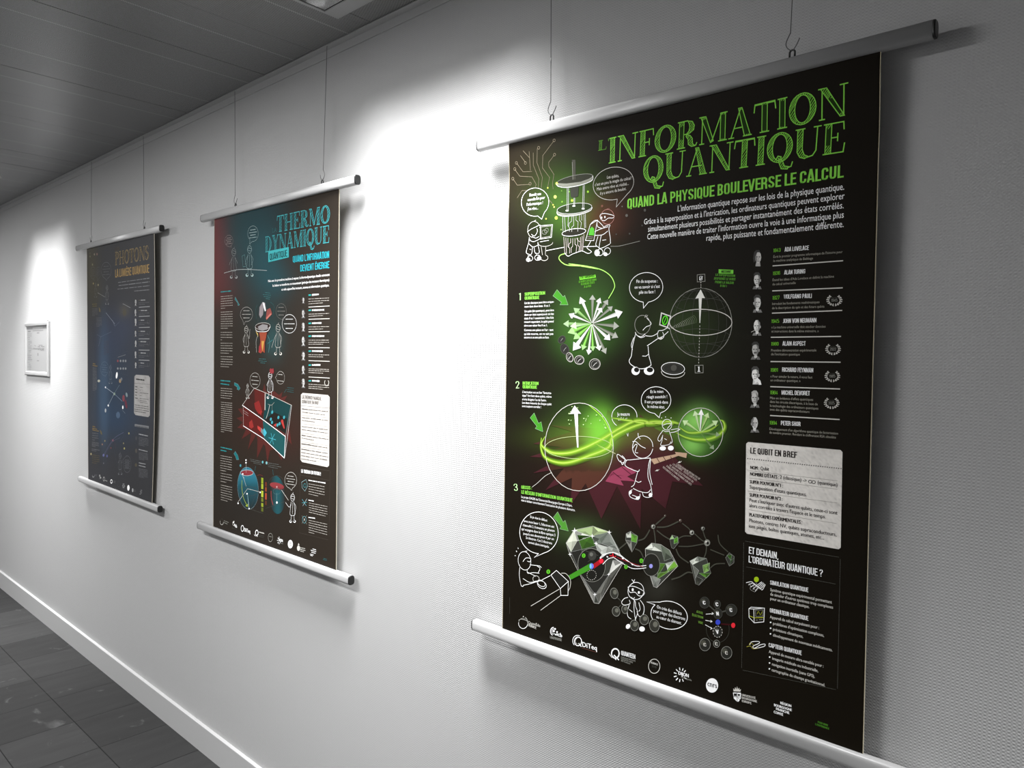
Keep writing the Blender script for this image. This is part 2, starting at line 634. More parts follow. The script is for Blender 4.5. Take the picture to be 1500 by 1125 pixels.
# condensed capitals: (advance, strokes) on a cap height of 1; w = stroke weight
def head_strokes(c, w):
    i, t = w / 2, 1 - w / 2
    W = 0.40
    r = W - w / 2
    q = 0.17
    def pill(a0=None):
        return arc(r - q + 0, t - q, q, q, 0, 90, 5) + arc(i + q, t - q, q, q, 90, 180, 5) + arc(i + q, i + q, q, q, 180, 270, 5) + arc(r - q, i + q, q, q, 270, 360, 5)
    O = pill()
    m = 0.52
    D = {
     'A': [[(0.03, 0), (W / 2 - .02, 1), (W / 2 + .02, 1), (W - .03, 0)], [(0.09, .24), (W - .09, .24)]],
     'B': [[(i, 0), (i, 1)], [(i, t), (r - q, t)] + arc(r - q, t - q * .9, q * .9, q * .9, 90, -20, 5) + [(r - .06, m), (i, m)], [(r - .06, m)] + arc(r - q, i + q, q, q, 40, -90, 5) + [(i, i)]],
     'C': [[(r, .66)] + O[:24] + [(r, .34)]],
     'D': [[(i, i), (i, t), (r - q, t)] + arc(r - q, t - q, q, q, 90, 0, 5) + arc(r - q, i + q, q, q, 0, -90, 5) + [(i, i)]],
     'E': [[(W - .03, t), (i, t), (i, i), (W - .03, i)], [(i, m), (W - .07, m)]],
     'F': [[(W - .03, t), (i, t), (i, 0)], [(i, m), (W - .07, m)]],
     'G': [[(r, .66)] + O[:24] + [(r, .46), (.2, .46)]],
     'H': [[(i, 0), (i, 1)], [(r, 0), (r, 1)], [(i, m), (r, m)]],
     'I': [[(i, 0), (i, 1)]],
     'J': [[(.26 - i, 1), (.26 - i, i + .1), (.14, i), (0, i)]],
     'K': [[(i, 0), (i, 1)], [(r, 1), (i, .42)], [(.14, .56), (r + .01, 0)]],
     'L': [[(i, 1), (i, i), (W - .04, i)]],
     'M': [[(i, 0), (i, 1)], [(i + .02, .98), (.24, .1), (.48 - i - .02, .98)], [(.48 - i, 1), (.48 - i, 0)]],
     'N': [[(i, 0), (i, 1)], [(i, .96), (r, .04)], [(r, 1), (r, 0)]],
     'O': [O + [O[0]]],
     'P': [[(i, 0), (i, t), (r - q, t)] + arc(r - q, t - q, q, q, 90, 0, 5) + arc(r - q, .44 + q, q, q, 0, -90, 5) + [(i, .44)]],
     'Q': [O + [O[0]], [(.2, .2), (r + .04, -.04)]],
     'R': [[(i, 0), (i, t), (r - q, t)] + arc(r - q, t - q, q, q, 90, 0, 5) + arc(r - q, .48 + q, q, q, 0, -90, 5) + [(i, .48)], [(.2, .48), (r - .01, .38), (r + .01, 0)]],
     'S': [[(r, .72)] + O[:11] + [(i, .7), (.1, .58), (r - .04, .4), (r, .3)] + O[23:17:-1] + O[17:11:-1] + [(i, .3)]],
     'T': [[(0, t), (.34, t)], [(.17, t), (.17, 0)]],
     'U': [[(i, 1)] + O[12:] + [(r, 1)]],
     'V': [[(.03, 1), (W / 2 - .01, 0), (W / 2 + .01, 0), (W - .03, 1)]],
     'W': [[(.03, 1), (.13, .02), (.25, .96), (.37, .02), (.47, 1)]],
     'X': [[(.03, 0), (W - .03, 1)], [(.03, 1), (W - .03, 0)]],
     'Y': [[(.03, 1), (W / 2, .45), (W - .03, 1)], [(W / 2, .48), (W / 2, 0)]],
     'Z': [[(.02, t), (W - .05, t), (.05, i), (W - .02, i)]],
     '0': [O + [O[0]]], '1': [[(.04, .84), (.15, .92), (.15, 0)]],
     '2': [[(i, .7)] + O[11:5:-1] + O[5::-1] + [(r, .62), (i + .01, i + .02), (i, i), (W - .02, i)]],
     '3': [[(i, .74)] + O[11:5:-1] + O[5::-1] + [(r, .64), (.2, .54), (r, .42)] + O[23:17:-1] + O[17:11:-1] + [(i, .28)]],
     '4': [[(.26, 0), (.26, .97), (.02, .26), (W, .26)]],
     '5': [[(r - .01, t), (i, t), (i, .56), (.2, .6), (r, .48), (r, .3)] + O[23:17:-1] + O[17:11:-1]],
     '6': [[(r, .74)] + O[:11] + O[12:] + [(r, .4), (r - .06, .56), (.2, .58), (i, .5)]],
     '7': [[(0, t), (W - .04, t), (.12, 0)]],
     '8': [O + [O[0]], [(i + .02, .52), (r - .02, .52)]],
     '9': [[(i, .26)] + O[17:11:-1][:0] + arc(i + q, i + q, q, q, 180, 360, 8) + [(r, t - q)] + O[:11] + [(i, .56), (.12, .44), (.24, .44), (r, .52)]],
     "'": [[(i, 1), (i, .8)]], ',': [[(i + .02, .1), (i - .02, -.12)]], '.': [[(i, 0), (i, w)]], ':': [[(i, .12), (i, .12 + w)], [(i, .56), (i, .56 + w)]],
     '-': [[(.02, .45), (.2, .45)]], '?': [[(i, .72)] + O[11:5:-1] + O[5::-1] + [(r, .66), (.18, .44), (.18, .26)], [(.18, 0), (.18, w)]], '!': [[(i, 1), (i, .3)], [(i, 0), (i, w)]],
     '(': [[(.16, 1.05), (.07, .8), (.07, .2), (.16, -.05)]], ')': [[(.03, 1.05), (.12, .8), (.12, .2), (.03, -.05)]], ' ': [], '°': [arc(.09, .86, .06, .07, 0, 360, 8)], '"': [[(i, 1), (i, .8)], [(i + .12, 1), (i + .12, .8)]],
     '/': [[(.02, 0), (.24, 1)]], '>': [[(.02, .2), (.28, .45), (.02, .7)]],
    }
    adv = {'I': .20, 'M': .57, 'W': .55, ' ': .2, "'": .15, ',': .17, '.': .17, ':': .18, '1': .29, 'J': .33, '-': .28, 'T': .38, 'L': .38, 'E': .39, 'F': .38, '(': .22, ')': .22, '!': .2, '°': .22, '"': .3}
    accent = {'É': ('E', [(.12, 1.08), (.26, 1.2)]), 'È': ('E', [(.26, 1.08), (.12, 1.2)]), 'Ê': ('E', [(.06, 1.07), (.17, 1.18), (.28, 1.07)]), 'À': ('A', [(.26, 1.08), (.12, 1.2)]), 'Î': ('I', [(-.04, 1.07), (.06, 1.18), (.17, 1.07)])}
    if c in accent:
        b, ex = accent[c]
        st, ad = head_strokes(b, w)
        return st + [ex], ad
    return D.get(c, []), adv.get(c, W + .075)
def head_glyph_factory(w):
    cache = {}
    def g(c):
        if c not in cache:
            st, ad = head_strokes(c, w)
            V, F = [], []
            for pts in st:
                P = []
                for p in pts:
                    if not P or (Vector(p) - Vector(P[-1])).length > 1e-4:
                        P.append(p)
                closed = len(P) > 3 and (Vector(P[0]) - Vector(P[-1])).length < 1e-4
                if closed:
                    P = P[:-1]
                n = len(P)
                base = len(V)
                for i in range(n):
                    d0 = Vector(P[i]) - Vector(P[i - 1]) if (i or closed) else Vector(P[1]) - Vector(P[0])
                    d1 = Vector(P[(i + 1) % n]) - Vector(P[i]) if (i < n - 1 or closed) else d0
                    d0.normalize(); d1.normalize()
                    nr = Vector((-d0.y - d1.y, d0.x + d1.x))
                    if nr.length < 1e-4:
                        nr = Vector((-d1.y, d1.x))
                    nr.normalize()
                    k = max(0.5, nr.dot(Vector((-d1.y, d1.x))))
                    V.append(tuple(Vector(P[i]) + nr * (w / 2 / k)))
                    V.append(tuple(Vector(P[i]) - nr * (w / 2 / k)))
                for i in range(n if closed else n - 1):
                    a, b = base + 2 * i, base + 2 * ((i + 1) % n)
                    F.append((a + 1, b + 1, b, a))
            cache[c] = (V, F, ad)
        return cache[c]
    return g
FONTS = {'body': body_glyph, 'head': head_glyph_factory(0.115), 'thin': head_glyph_factory(0.085), 'fat': head_glyph_factory(0.135)}

# ---- chalk-hatched display capitals: fat limbs are outlined and hatched, thin limbs are plain strokes
def serif(c):
    """-> advance, fat rings [[(x,y)..]..], thin polylines [(pts, w)]"""
    th = 0.040
    def stem(x, w=.17, y0=0, y1=1):
        return [(x, y0), (x + w, y0), (x + w, y1), (x, y1)]
    def foot(x, w=.17, y=0, e=.07):
        return ([(x - e, y), (x + w + e, y)], th)
    def bowl(cx, cy, rx, ry, ix, iy):
        n = 22
        return [(cx + rx * math.cos(2 * math.pi * k / n), cy + ry * math.sin(2 * math.pi * k / n)) for k in range(n)], [(cx + ix * math.cos(2 * math.pi * k / n), cy + iy * math.sin(2 * math.pi * k / n)) for k in range(n)]
    if c == 'I': return .36, [stem(.09)], [foot(.09), foot(.09, y=1)]
    if c == 'L': return .6, [stem(.08)], [foot(.08), foot(.08, y=1), ([(.25, 0), (.55, 0), (.58, .25)], th)]
    if c == "'": return .22, [[(.08, 1), (.18, 1), (.12, .78)]], []
    if c == 'N': return .92, [[(.10, 1), (.28, 1), (.80, 0), (.68, 0)]], [([(.15, 0), (.15, .9)], th), ([(.78, 0), (.78, 1)], th), foot(.13, .04), foot(.75, .06, 1, .09), ([(.03, 1), (.2, 1)], th)]
    if c == 'F': return .66, [stem(.1)], [foot(.1), ([(.03, 1), (.6, 1), (.62, .74)], th), ([(.27, .52), (.46, .52)], th), ([(.46, .38), (.46, .66)], th)]
    if c == 'E': return .72, [stem(.1)], [([(.03, 0), (.64, 0), (.67, .3)], th), ([(.03, 1), (.62, 1), (.64, .74)], th), ([(.27, .52), (.46, .52)], th), ([(.46, .38), (.46, .66)], th)]
    if c == 'O':
        o, i_ = bowl(.44, .5, .41, .52, .24, .46)
        return .88, [(o, i_)], []
    if c == 'Q':
        o, i_ = bowl(.44, .5, .41, .52, .24, .46)
        return .9, [(o, i_), [(.42, .12), (.55, .02), (.62, -.18), (.76, -.22), (.72, -.30), (.52, -.26), (.44, -.04)]], [([(.34, .1), (.4, .2), (.5, .16), (.5, .04)], th), ([(.72, -.26), (.84, -.22), (.88, -.06)], th)]
    if c == 'C':
        return .8, [[(.44, 1.02), (.2, .9), (.04, .6), (.04, .4), (.2, .1), (.44, -.02), (.3, .12), (.22, .4), (.22, .6), (.3, .88)]], [([(.4, 1), (.62, .92), (.7, .7)], th), ([(.4, 0), (.62, .06), (.72, .26)], th)]
    if c == 'D':
        return .88, [stem(.1), [(.42, 1), (.62, .9), (.78, .62), (.78, .38), (.62, .1), (.42, 0), (.56, .16), (.6, .4), (.6, .6), (.56, .84)]], [([(.03, 1), (.44, 1)], th), ([(.03, 0), (.44, 0)], th)]
    if c == 'R':
        return .82, [stem(.1), [(.4, 1), (.58, .94), (.66, .78), (.64, .62), (.5, .52), (.36, .5), (.46, .6), (.49, .75), (.46, .9)], [(.38, .5), (.52, .42), (.6, .3), (.62, .1), (.7, 0), (.58, 0), (.46, .1), (.44, .3), (.36, .42)]], [foot(.1), ([(.03, 1), (.42, 1)], th), ([(.27, .5), (.4, .5)], th), ([(.66, .02), (.74, .02), (.78, .12)], th)]
    if c == 'P':
        return .74, [stem(.1), [(.4, 1), (.58, .94), (.68, .76), (.64, .58), (.5, .48), (.36, .46), (.46, .56), (.5, .73), (.46, .9)]], [foot(.1), ([(.03, 1), (.42, 1)], th), ([(.27, .46), (.4, .46)], th)]
    if c == 'M': return 1.08, [[(.08, 1), (.26, 1), (.56, .05), (.46, 0)], stem(.80, .17)], [([(.14, 0), (.14, .92)], th), ([(.50, .03), (.82, .98)], th), foot(.12, .04), foot(.80), ([(.02, 1), (.2, 1)], th), ([(.78, 1), (1.04, 1)], th)]
    if c == 'A': return .84, [[(.34, 1.02), (.46, 1.02), (.76, 0), (.56, 0)]], [([(.1, 0), (.40, .98)], th), ([(.2, .33), (.62, .33)], th), foot(.06, .1, 0, .05), foot(.56, .2, 0, .05)]
    if c == 'T': return .78, [stem(.30)], [foot(.30), ([(.03, .72), (.06, 1), (.71, 1), (.74, .72)], th), ([(.05, .97), (.3, .97)], .03), ([(.47, .97), (.72, .97)], .03)]
    if c == 'H': return .92, [stem(.1), stem(.64)], [foot(.1), foot(.1, y=1), foot(.64), foot(.64, y=1), ([(.27, .5), (.64, .5)], th)]
    if c == 'U': return .88, [[(.1, 1), (.27, 1), (.27, .3), (.34, .1), (.46, .03), (.36, -.03), (.2, .04), (.11, .22)]], [foot(.1, y=1), ([(.42, .0), (.6, .04), (.7, .2), (.72, 1)], th), foot(.69, .06, 1, .09)]
    if c == 'Y': return .84, [[(.08, 1), (.26, 1), (.5, .48), (.5, 0), (.34, 0), (.34, .46)]], [([(.48, .5), (.72, 1)], th), foot(.34, .16), ([(.01, 1), (.32, 1)], th), ([(.62, 1), (.82, 1)], th)]
    if c == 'S': return .66, [[(.12, .94), (.05, .78), (.09, .62), (.4, .42), (.44, .26), (.36, .1), (.5, .1), (.58, .26), (.54, .44), (.22, .66), (.2, .8), (.26, .92)]], [([(.14, .94), (.3, 1.02), (.46, .96), (.54, .76)], th), ([(.06, .28), (.1, .06), (.3, -.02), (.48, .08)], th)]
    return .35, [], []

def hatch(rings, ang, gap):
    """even-odd scan lines across closed rings, returned as segments"""
    ca, sa = math.cos(ang), math.sin(ang)
    R = [[(x * ca + y * sa, -x * sa + y * ca) for x, y in r] for r in rings]
    ys = [p[1] for r in R for p in r]
    y = min(ys) + gap * 0.5
    out = []
    k = 0
    while y < max(ys):
        hit = []
        for r in R:
            for a, b in zip(r, r[1:] + r[:1]):
                if (a[1] - y) * (b[1] - y) < 0:
                    hit.append(a[0] + (b[0] - a[0]) * (y - a[1]) / (b[1] - a[1]))
        hit.sort()
        for a, b in zip(hit[::2], hit[1::2]):
            out.append(((a * ca - y * sa, a * sa + y * ca), (b * ca - y * sa, b * sa + y * ca)))
        k += 1
        y += gap * (0.7 + 0.6 * ((k * 7919) % 13) / 13)
    return out
def display_text(P, txt, a, b, h, bright, dark, lw=1.0, gap=.060, hw=.022, fit=True):
    A, B = Vector(P.at(*a)), Vector(P.at(*b))
    H = (Vector(P.at(a[0], a[1] - h)) - A).length
    d = B - A
    W = d.length
    d.normalize()
    up = Vector((-d.y, d.x))
    tot = sum(serif(c)[0] for c in txt)
    kx = W / (tot * H) if fit else 1.0
    x = 0.0
    def T(q):
        return tuple(A + d * (x + q[0] * H * kx) + up * (q[1] * H))
    for c in txt:
        ad, fat, thin = serif(c)
        for F in fat:
            rings = list(F) if isinstance(F, tuple) else [F]
            if len(rings) == 2:
                n = len(rings[0])
                o, i_ = [T(q) for q in rings[0]], [T(q) for q in rings[1]]
                P._add(o + i_, [(k, (k + 1) % n, n + (k + 1) % n, n + k) for k in range(n)], dark, 0)
            else:
                P.fill_uv([T(q) for q in F], dark, 0)
            for s0, s1 in hatch(rings, 1.0, gap):
                P.stroke_uv([T(s0), T(s1)], H * hw, bright, 1)
            for r in rings:
                P.stroke_uv([T(q) for q in r], H * .030 * lw, bright, 2, closed=True)
        for pts, w in thin:
            P.stroke_uv([T(q) for q in pts], H * w * lw, bright, 2)
        x += ad * H * kx

# ---- hardware shared by the three posters
def rail(P, name, zoff, px_l, px_r, edge):
    """tube along the sheet edge (edge = two photo pixels), from px_l to px_r"""
    A, B = Vector(P.at(*edge[0])), Vector(P.at(*edge[1]))
    d = (B - A).normalized()
    def on(px, py):
        q = Vector(P.at(px, py))
        return A + d * (q - A).dot(d)
    a, b = on(*px_l), on(*px_r)
    up = Vector((-d.y, d.x))
    a, b = a + up * zoff, b + up * zoff
    n = 40
    def ring(bm, c, k=1.0):
        out = []
        y0 = P.a + P.b * c.y
        for i in range(n):
            t = 2 * math.pi * i / n
            ct, st = math.cos(t), math.sin(t)
            e = 2 / 3.2
            yy = 0.0105 * k * math.copysign(abs(ct) ** e, ct)
            zz = 0.0138 * k * math.copysign(abs(st) ** e, st)
            q = c + up * zz
            out.append(bm.verts.new((q.x, y0 + yy, q.y)))
        return out
    def tube(cs, m, nm, par):
        bm = bmesh.new()
        R = [ring(bm, c, k) for c, k in cs]
        for u, v in zip(R, R[1:]):
            for i in range(n):
                bm.faces.new((u[i], v[i], v[(i + 1) % n], u[(i + 1) % n]))
        bm.faces.new(R[0])
        bm.faces.new(R[-1][::-1])
        bmesh.ops.recalc_face_normals(bm, faces=bm.faces[:])
        o = bm_obj(nm, bm, m, smooth=True)
        o.data.polygons[-1].use_smooth = False
        o.data.polygons[-2].use_smooth = False
        if par is P.root:
            adopt(o, par)
        else:
            o.parent = par
        return o
    c0, c1 = a + d * 0.004, b - d * 0.004
    r = tube([(c0, 1), (c1, 1)], M_ALU, name, P.root)
    tube([(a, .90), (a + d * 0.001, .99), (c0, 1.015)], M_CAP, 'end_cap', r)
    tube([(c1, 1.015), (b - d * 0.001, .99), (b, .90)], M_CAP, 'end_cap', r)
    return r, d, up
def eyelet(P, r, px, py, up):
    """black clip loop standing on the top rail under photo pixel px,py"""
    x, z = P.at(px, py)
    y = P.a + P.b * z
    bm = bmesh.new()
    pts = [(x - 0.0045, y, z - 0.006), (x - 0.0045, y, z + 0.002)]
    pts += [(x - 0.0045 * math.cos(t * math.pi / 8), y, z + 0.002 + 0.0045 * math.sin(t * math.pi / 8)) for t in range(1, 9)]
    pts += [(x + 0.0045, y, z - 0.006)]
    add_tube(bm, pts, 0.0017, 8)
    o = bm_obj('eyelet', bm, M_CAP, smooth=True)
    o.parent = r
    return Vector((x, y, z + 0.0065))
def wire(top_px, e, label, flip=1, ferrule=None):
    """wire from the ceiling trim to a bent hook in the eyelet e"""
    d = ray(*top_px)
    t = (-0.022 - CAM.y) / d.y
    x = (CAM + d * t).x
    top = Vector((x, -0.022, CEIL - 0.002))
    k = flip
    bend = e + Vector((-0.004 * k, 0, 0.030))
    root = thing('hanging_wire', label, 'wire', tuple(top), 'steel wires holding up the posters')
    bm = bmesh.new()
    n = 12
    add_tube(bm, [top.lerp(bend, i / n) for i in range(n + 1)], 0.00075, 6)
    adopt(bm_obj('wire', bm, M_WIRE, smooth=True), root)
    bm = bmesh.new()
    hook = spline([tuple(v) for v in (bend, e + Vector((-0.011 * k, 0, 0.016)), e + Vector((-0.009 * k, -0.001, 0.006)), e + Vector((0, -0.001, -0.001)),
            e + Vector((0.007 * k, -0.001, 0.006)), e + Vector((0.012 * k, 0, 0.017)))], n=5)
    add_tube(bm, hook, 0.00085, 6)
    adopt(bm_obj('hook', bm, M_WIRE, smooth=True), root)
    if ferrule:
        bm = bmesh.new()
        q = top.lerp(bend, ferrule)
        add_tube(bm, [q + Vector((0, 0, 0.004)), q - Vector((0, 0, 0.004))], 0.0014, 8)
        adopt(bm_obj('ferrule', bm, M_ALU, smooth=True), root)
def build_sheet(P, name, label, cat, group, ink, nx, nz, lw=0.0, rw=0.0):
    """ink(px,py) -> printed colour; lw/rw = how far the left / right border wanders (m)"""
    c = [P.at(*q) for q in P.corners]           # TL TR BL BR
    P.root = thing(name, label, cat, (0.5 * (c[2][0] + c[3][0]), P.a + P.b * c[2][1], c[2][1]), group)
    V, colr = [], []
    for j in range(nz + 1):
        v = j / nz
        for i in range(nx + 1):
            u = i / nx
            x = (c[0][0] * (1 - u) + c[1][0] * u) * (1 - v) + (c[2][0] * (1 - u) + c[3][0] * u) * v
            z = (c[0][1] * (1 - u) + c[1][1] * u) * (1 - v) + (c[2][1] * (1 - u) + c[3][1] * u) * v
            x += lw * (1 - u) * math.sin(math.pi * v) + rw * u * math.sin(math.pi * v)
            V.append(P.p3((x, z), 0))
            colr.append(ink(*project(V[-1])))
    N = len(V)
    F, fm = [], []
    for j in range(nz):
        for i in range(nx):
            a = j * (nx + 1) + i
            F.append((a, a + nx + 1, a + nx + 2, a + 1)); fm.append(0)
    # cream paper edge and back
    rim = [i for i in range(nx + 1)] + [(j + 1) * (nx + 1) - 1 for j in range(1, nz + 1)]
    rim += [nz * (nx + 1) + i for i in range(nx - 1, -1, -1)] + [j * (nx + 1) for j in range(nz - 1, 0, -1)]
    m = len(rim)
    V += [(q[0], q[1] + 0.0016, q[2]) for q in V[:N]]
    for k in range(m):
        F.append((rim[k], rim[(k + 1) % m], N + rim[(k + 1) % m], N + rim[k])); fm.append(1)
    for f in F[:nx * nz]:
        F.append(tuple(N + k for k in f[::-1])); fm.append(1)
    o = link_mesh('sheet', V, F, None, smooth=True, mats=[M_PRINT, M_PAPER], fmat=fm)
    me = o.data
    ca = me.color_attributes.new('ink', 'FLOAT_COLOR', 'POINT')
    buf = []
    for k in range(N):
        buf += [*colr[k], 1.0]
    buf += [0.7, 0.7, 0.7, 1.0] * N
    ca.data.foreach_set('color', buf)
    adopt(o, P.root)
    P.sheet = o
    P.grid = (nx, nz)
    return o
def glow_ink(base, spots):
    """printed background: flat colour plus soft airbrushed or sheet-gloss patches (px, py, rx, ry, colour, amount, power)"""
    def muted(c):
        m = sum(c) / 3
        return tuple(v * .86 + m * .14 for v in c)
    S = [(x, y, rx, ry, muted(hexc(c)), a * .9, p) for x, y, rx, ry, c, a, p in spots]
    bc = hexc(base)
    def f(px, py):
        r, g, b = bc
        for x, y, rx, ry, c, a, p in S:
            q = ((px - x) / rx) ** 2 + ((py - y) / ry) ** 2
            if q < 6:
                w = a * math.exp(-q ** p)
                r += (c[0] - r) * w; g += (c[1] - g) * w; b += (c[2] - b) * w
        return r, g, b
    return f
GROUP = 'posters hanging along the corridor wall'

def edge_lines(P):
    """unprinted cream margin left by the trimming along both sides"""
    V = P.sheet.data.vertices
    nx, nz = P.grid
    for i in (0, nx):
        P.begin('paper_margin', 'thin cream unprinted margin', -1.5)
        s_ = 0.0005 if i == 0 else -0.0005
        P.stroke_uv([(V[j * (nx + 1) + i].co.x + s_, V[j * (nx + 1) + i].co.z) for j in range(nz + 1)], 0.0011, hexc('b4aa90'), 0)
    P.flush()

# ================================================================== near poster: green on black
P1 = Poster([(746, 210.7), (1291.2, 74.7), (735.8, 921.2), (1264.5, 1105.7)], -0.034, -0.021,
            lambda x, z: 0.0022 * math.sin((x + 0.9) * 9 + (z - 1.9) * 26) * max(0.0, min(1.0, (z - 1.86) / 0.1)) + 0.0003 * math.sin(x * 7 + z * 3))
INK1 = glow_ink('15110a', [
    (775, 262, 45, 60, '3a2c18', 0.47, 1), (800, 240, 45, 40, '30301c', 0.39, 1), (835, 292, 46, 42, '4f8a1e', 0.58, 1), (836, 318, 28, 28, '5c9a20', 0.39, 1), (884, 318, 30, 28, '7a3424', 0.58, 1), (900, 300, 50, 40, '3a2018', 0.39, 1),
    (990, 190, 240, 110, '1c140c', 0.39, 1), (862, 466, 42, 44, '4c8a2a', .62, 1.2), (868, 455, 58, 62, '2a4a16', 0.47, 1.2), (875, 405, 45, 40, '2c4a18', 0.47, 1), (845, 500, 30, 30, '3f7a20', 0.39, 1),
    (1000, 478, 46, 40, '34501e', 0.55, 1), (1010, 500, 60, 55, '262e16', 0.47, 1), (879, 632, 23, 32, '8cf020', .7, 1.2), (868, 632, 40, 42, '457a18', 0.47, 1), (850, 610, 48, 46, '32501a', 0.39, 1), (900, 640, 80, 20, '8abe20', 0.47, 1),
    (960, 625, 70, 20, '6a9a1c', 0.47, 1), (1026, 624, 27, 30, '86c858', 0.66, 1.4), (1028, 632, 42, 36, '33601a', 0.39, 1), (1022, 650, 22, 20, '4aa81c', 0.55, 1.2), (905, 690, 85, 52, '4a1e22', 0.58, 1), (960, 720, 70, 50, '3a1a1a', 0.55, 1), (1000, 740, 60, 50, '241612', 0.47, 1),
    (845, 778, 34, 20, '4a6a30', 0.55, 1), (870, 800, 60, 50, '20281a', 0.39, 1), (940, 880, 60, 26, '26241c', 0.47, 1), (965, 860, 22, 20, '3c3c34', 0.47, 1), (1100, 500, 60, 200, '1a1a14', 0.31, 1), (879, 636, 20, 30, '78d41c', .8, 1.2)])
build_sheet(P1, 'hanging_poster', 'large near poster on black with green hatched title L\'INFORMATION QUANTIQUE', 'poster', GROUP, INK1, 250, 350)
edge_lines(P1)
r, d_, up_ = rail(P1, 'top_rail', 0.0125, (701.5, 213), (1372.5, 42), (P1.corners[0], P1.corners[1]))
e1 = eyelet(P1, r, 808.5, 172.5, up_)
e2 = eyelet(P1, r, 1160.5, 79, up_)
rail(P1, 'bottom_rail', -0.0125, (694.2, 917), (1395, 1165), (P1.corners[2], P1.corners[3]))
wire((806, 0), e1, 'thin steel wire at the left end of the near green poster\'s top rail', 1, 0.75)
wire((1168, 0), e2, 'thin steel wire at the right end of the near green poster\'s top rail', 1)

# ================================================================== middle poster: red and teal
P2 = Poster([(314.1, 321.2), (497.2, 276.2), (312.3, 771.7), (492.3, 836)], -0.034, -0.021, lambda x, z: 0.0003 * math.sin(x * 8 + z * 2))
INK2 = glow_ink('2c2620', [
    (305, 350, 30, 80, '6a2022', .9, 1.5), (318, 410, 30, 40, '5c2222', .7, 1), (356, 350, 30, 62, '103f46', .7, 1), (388, 372, 26, 62, '0d4c55', .8, 1), (402, 412, 24, 26, '0f4c55', .6, 1), (375, 320, 40, 30, '10383e', .6, 1), (395, 300, 30, 20, '14323a', .5, 1),
    (386, 465, 24, 30, '17393b', .5, 1), (400, 500, 14, 26, '1c5c60', .5, 1), (388, 620, 56, 46, '3c2019', .5, 1), (425, 640, 26, 36, '40201a', .4, 1), (360, 740, 60, 50, '2a2826', .5, 1), (345, 548, 50, 25, '302620', .5, 1)])
build_sheet(P2, 'hanging_poster', 'middle poster in red, teal and black with title LA THERMODYNAMIQUE QUANTIQUE', 'poster', GROUP, INK2, 120, 170)
edge_lines(P2)
r, d_, up_ = rail(P2, 'top_rail', 0.0125, (297, 319), (524.4, 263), (P2.corners[0], P2.corners[1]))
e1 = eyelet(P2, r, 345.2, 301, up_)
e2 = eyelet(P2, r, 472.3, 267, up_)
rail(P2, 'bottom_rail', -0.0125, (292.2, 770), (515.2, 850), (P2.corners[2], P2.corners[3]))
wire((344, 138), e1, 'thin steel wire at the left end of the middle poster\'s top rail', 1)
wire((479, 74), e2, 'thin steel wire at the right end of the middle poster\'s top rail', -1)

# ================================================================== far poster: grey-blue
P3 = Poster([(127.3, 364.5), (225.8, 341.5), (129.2, 702), (222.7, 737.1)], -0.034, -0.021, lambda x, z: 0.004 * math.exp(-((x + 3.88) / 0.05) ** 2) * max(0, min(1, (1.95 - z) / .3)) * max(0, min(1, (z - .95) / .3)))
INK3 = glow_ink('3a3a3c', [  # blue artwork mixed with the glossy sheet's bluish reflection and haze
    (134, 390, 10, 50, '504a36', .7, 1), (140, 430, 14, 30, '46422f', .5, 1), (165, 570, 26, 60, '2a4258', .85, 1), (172, 610, 30, 30, '2a4460', .7, 1), (162, 500, 22, 40, '3a4660', .6, 1), (180, 480, 20, 26, '3c445a', .6, 1), (152, 560, 8, 90, '44607c', .6, 1.4),
    (190, 560, 40, 80, '3a414e', .6, 1), (150, 690, 40, 20, '3c3c40', .5, 1), (182, 455, 8, 10, '6a6450', .4, 1)])
build_sheet(P3, 'hanging_poster', 'far curling dark grey-blue poster with gold title LES PHOTONS', 'poster', GROUP, INK3, 90, 130, 0.0, 0.02)
edge_lines(P3)
r, d_, up_ = rail(P3, 'top_rail', 0.0125, (114, 363), (237.3, 334), (P3.corners[0], P3.corners[1]))
e1 = eyelet(P3, r, 133.3, 354.5, up_)
e2 = eyelet(P3, r, 211.5, 334.5, up_)
rail(P3, 'bottom_rail', -0.0125, (117, 703), (234.8, 746), (P3.corners[2], P3.corners[3]))
wire((134, 234), e1, 'thin steel wire at the left end of the far grey-blue poster\'s top rail', -1)
wire((210, 200), e2, 'thin steel wire at the right end of the far grey-blue poster\'s top rail', 1)

# ------------------------------------------------------------------ print of the near poster
WH, GR, GRD = hexc('ffffff'), hexc('8cdc52'), hexc('1f380d')
OFF, GY, GYD, BK = hexc('d6d3cc'), hexc('9c9c94'), hexc('4c4c46'), hexc('1a1916')
kA, kB, kC = K(740, 90, 5), K(1000, 60, 5), K(740, 220, 6.25)
kD, kE, kF = K(900, 240, 4.1667), K(740, 380, 7.5), K(900, 370, 5.625)
kG, kH, kI = K(1080, 340, 8.033), K(1080, 460, 5.921), K(740, 540, 5.625)
kJ, kK, kL = K(880, 550, 5.625), K(730, 700, 5.625), K(880, 720, 5.357)
kM, kN, kO, kQ = K(1070, 630, 5.922), K(1070, 790, 5.113), K(740, 880, 5.769), K(960, 940, 4.8387)
def one(k, x, y):
    return k(x, y)[0]
def kell(k, cx, cy, rx, ry, rot=0, a0=0, a1=360, n=36):
    return [k(*p)[0] for p in ell(cx, cy, rx, ry, rot, a0, a1, n)]
def L(P, k, w, col, *v, **kw):
    P.line(k(*v), w, col, **kw)
def S(P, k, w, col, *v, **kw):
    P.line(k(*v), w, col, smooth=True, **kw)
def E(P, k, w, col, cx, cy, rx, ry, rot=0, a0=0, a1=360, lv=1):
    P.line(kell(k, cx, cy, rx, ry, rot, a0, a1), w, col, lv=lv, closed=abs(a1 - a0) >= 360)
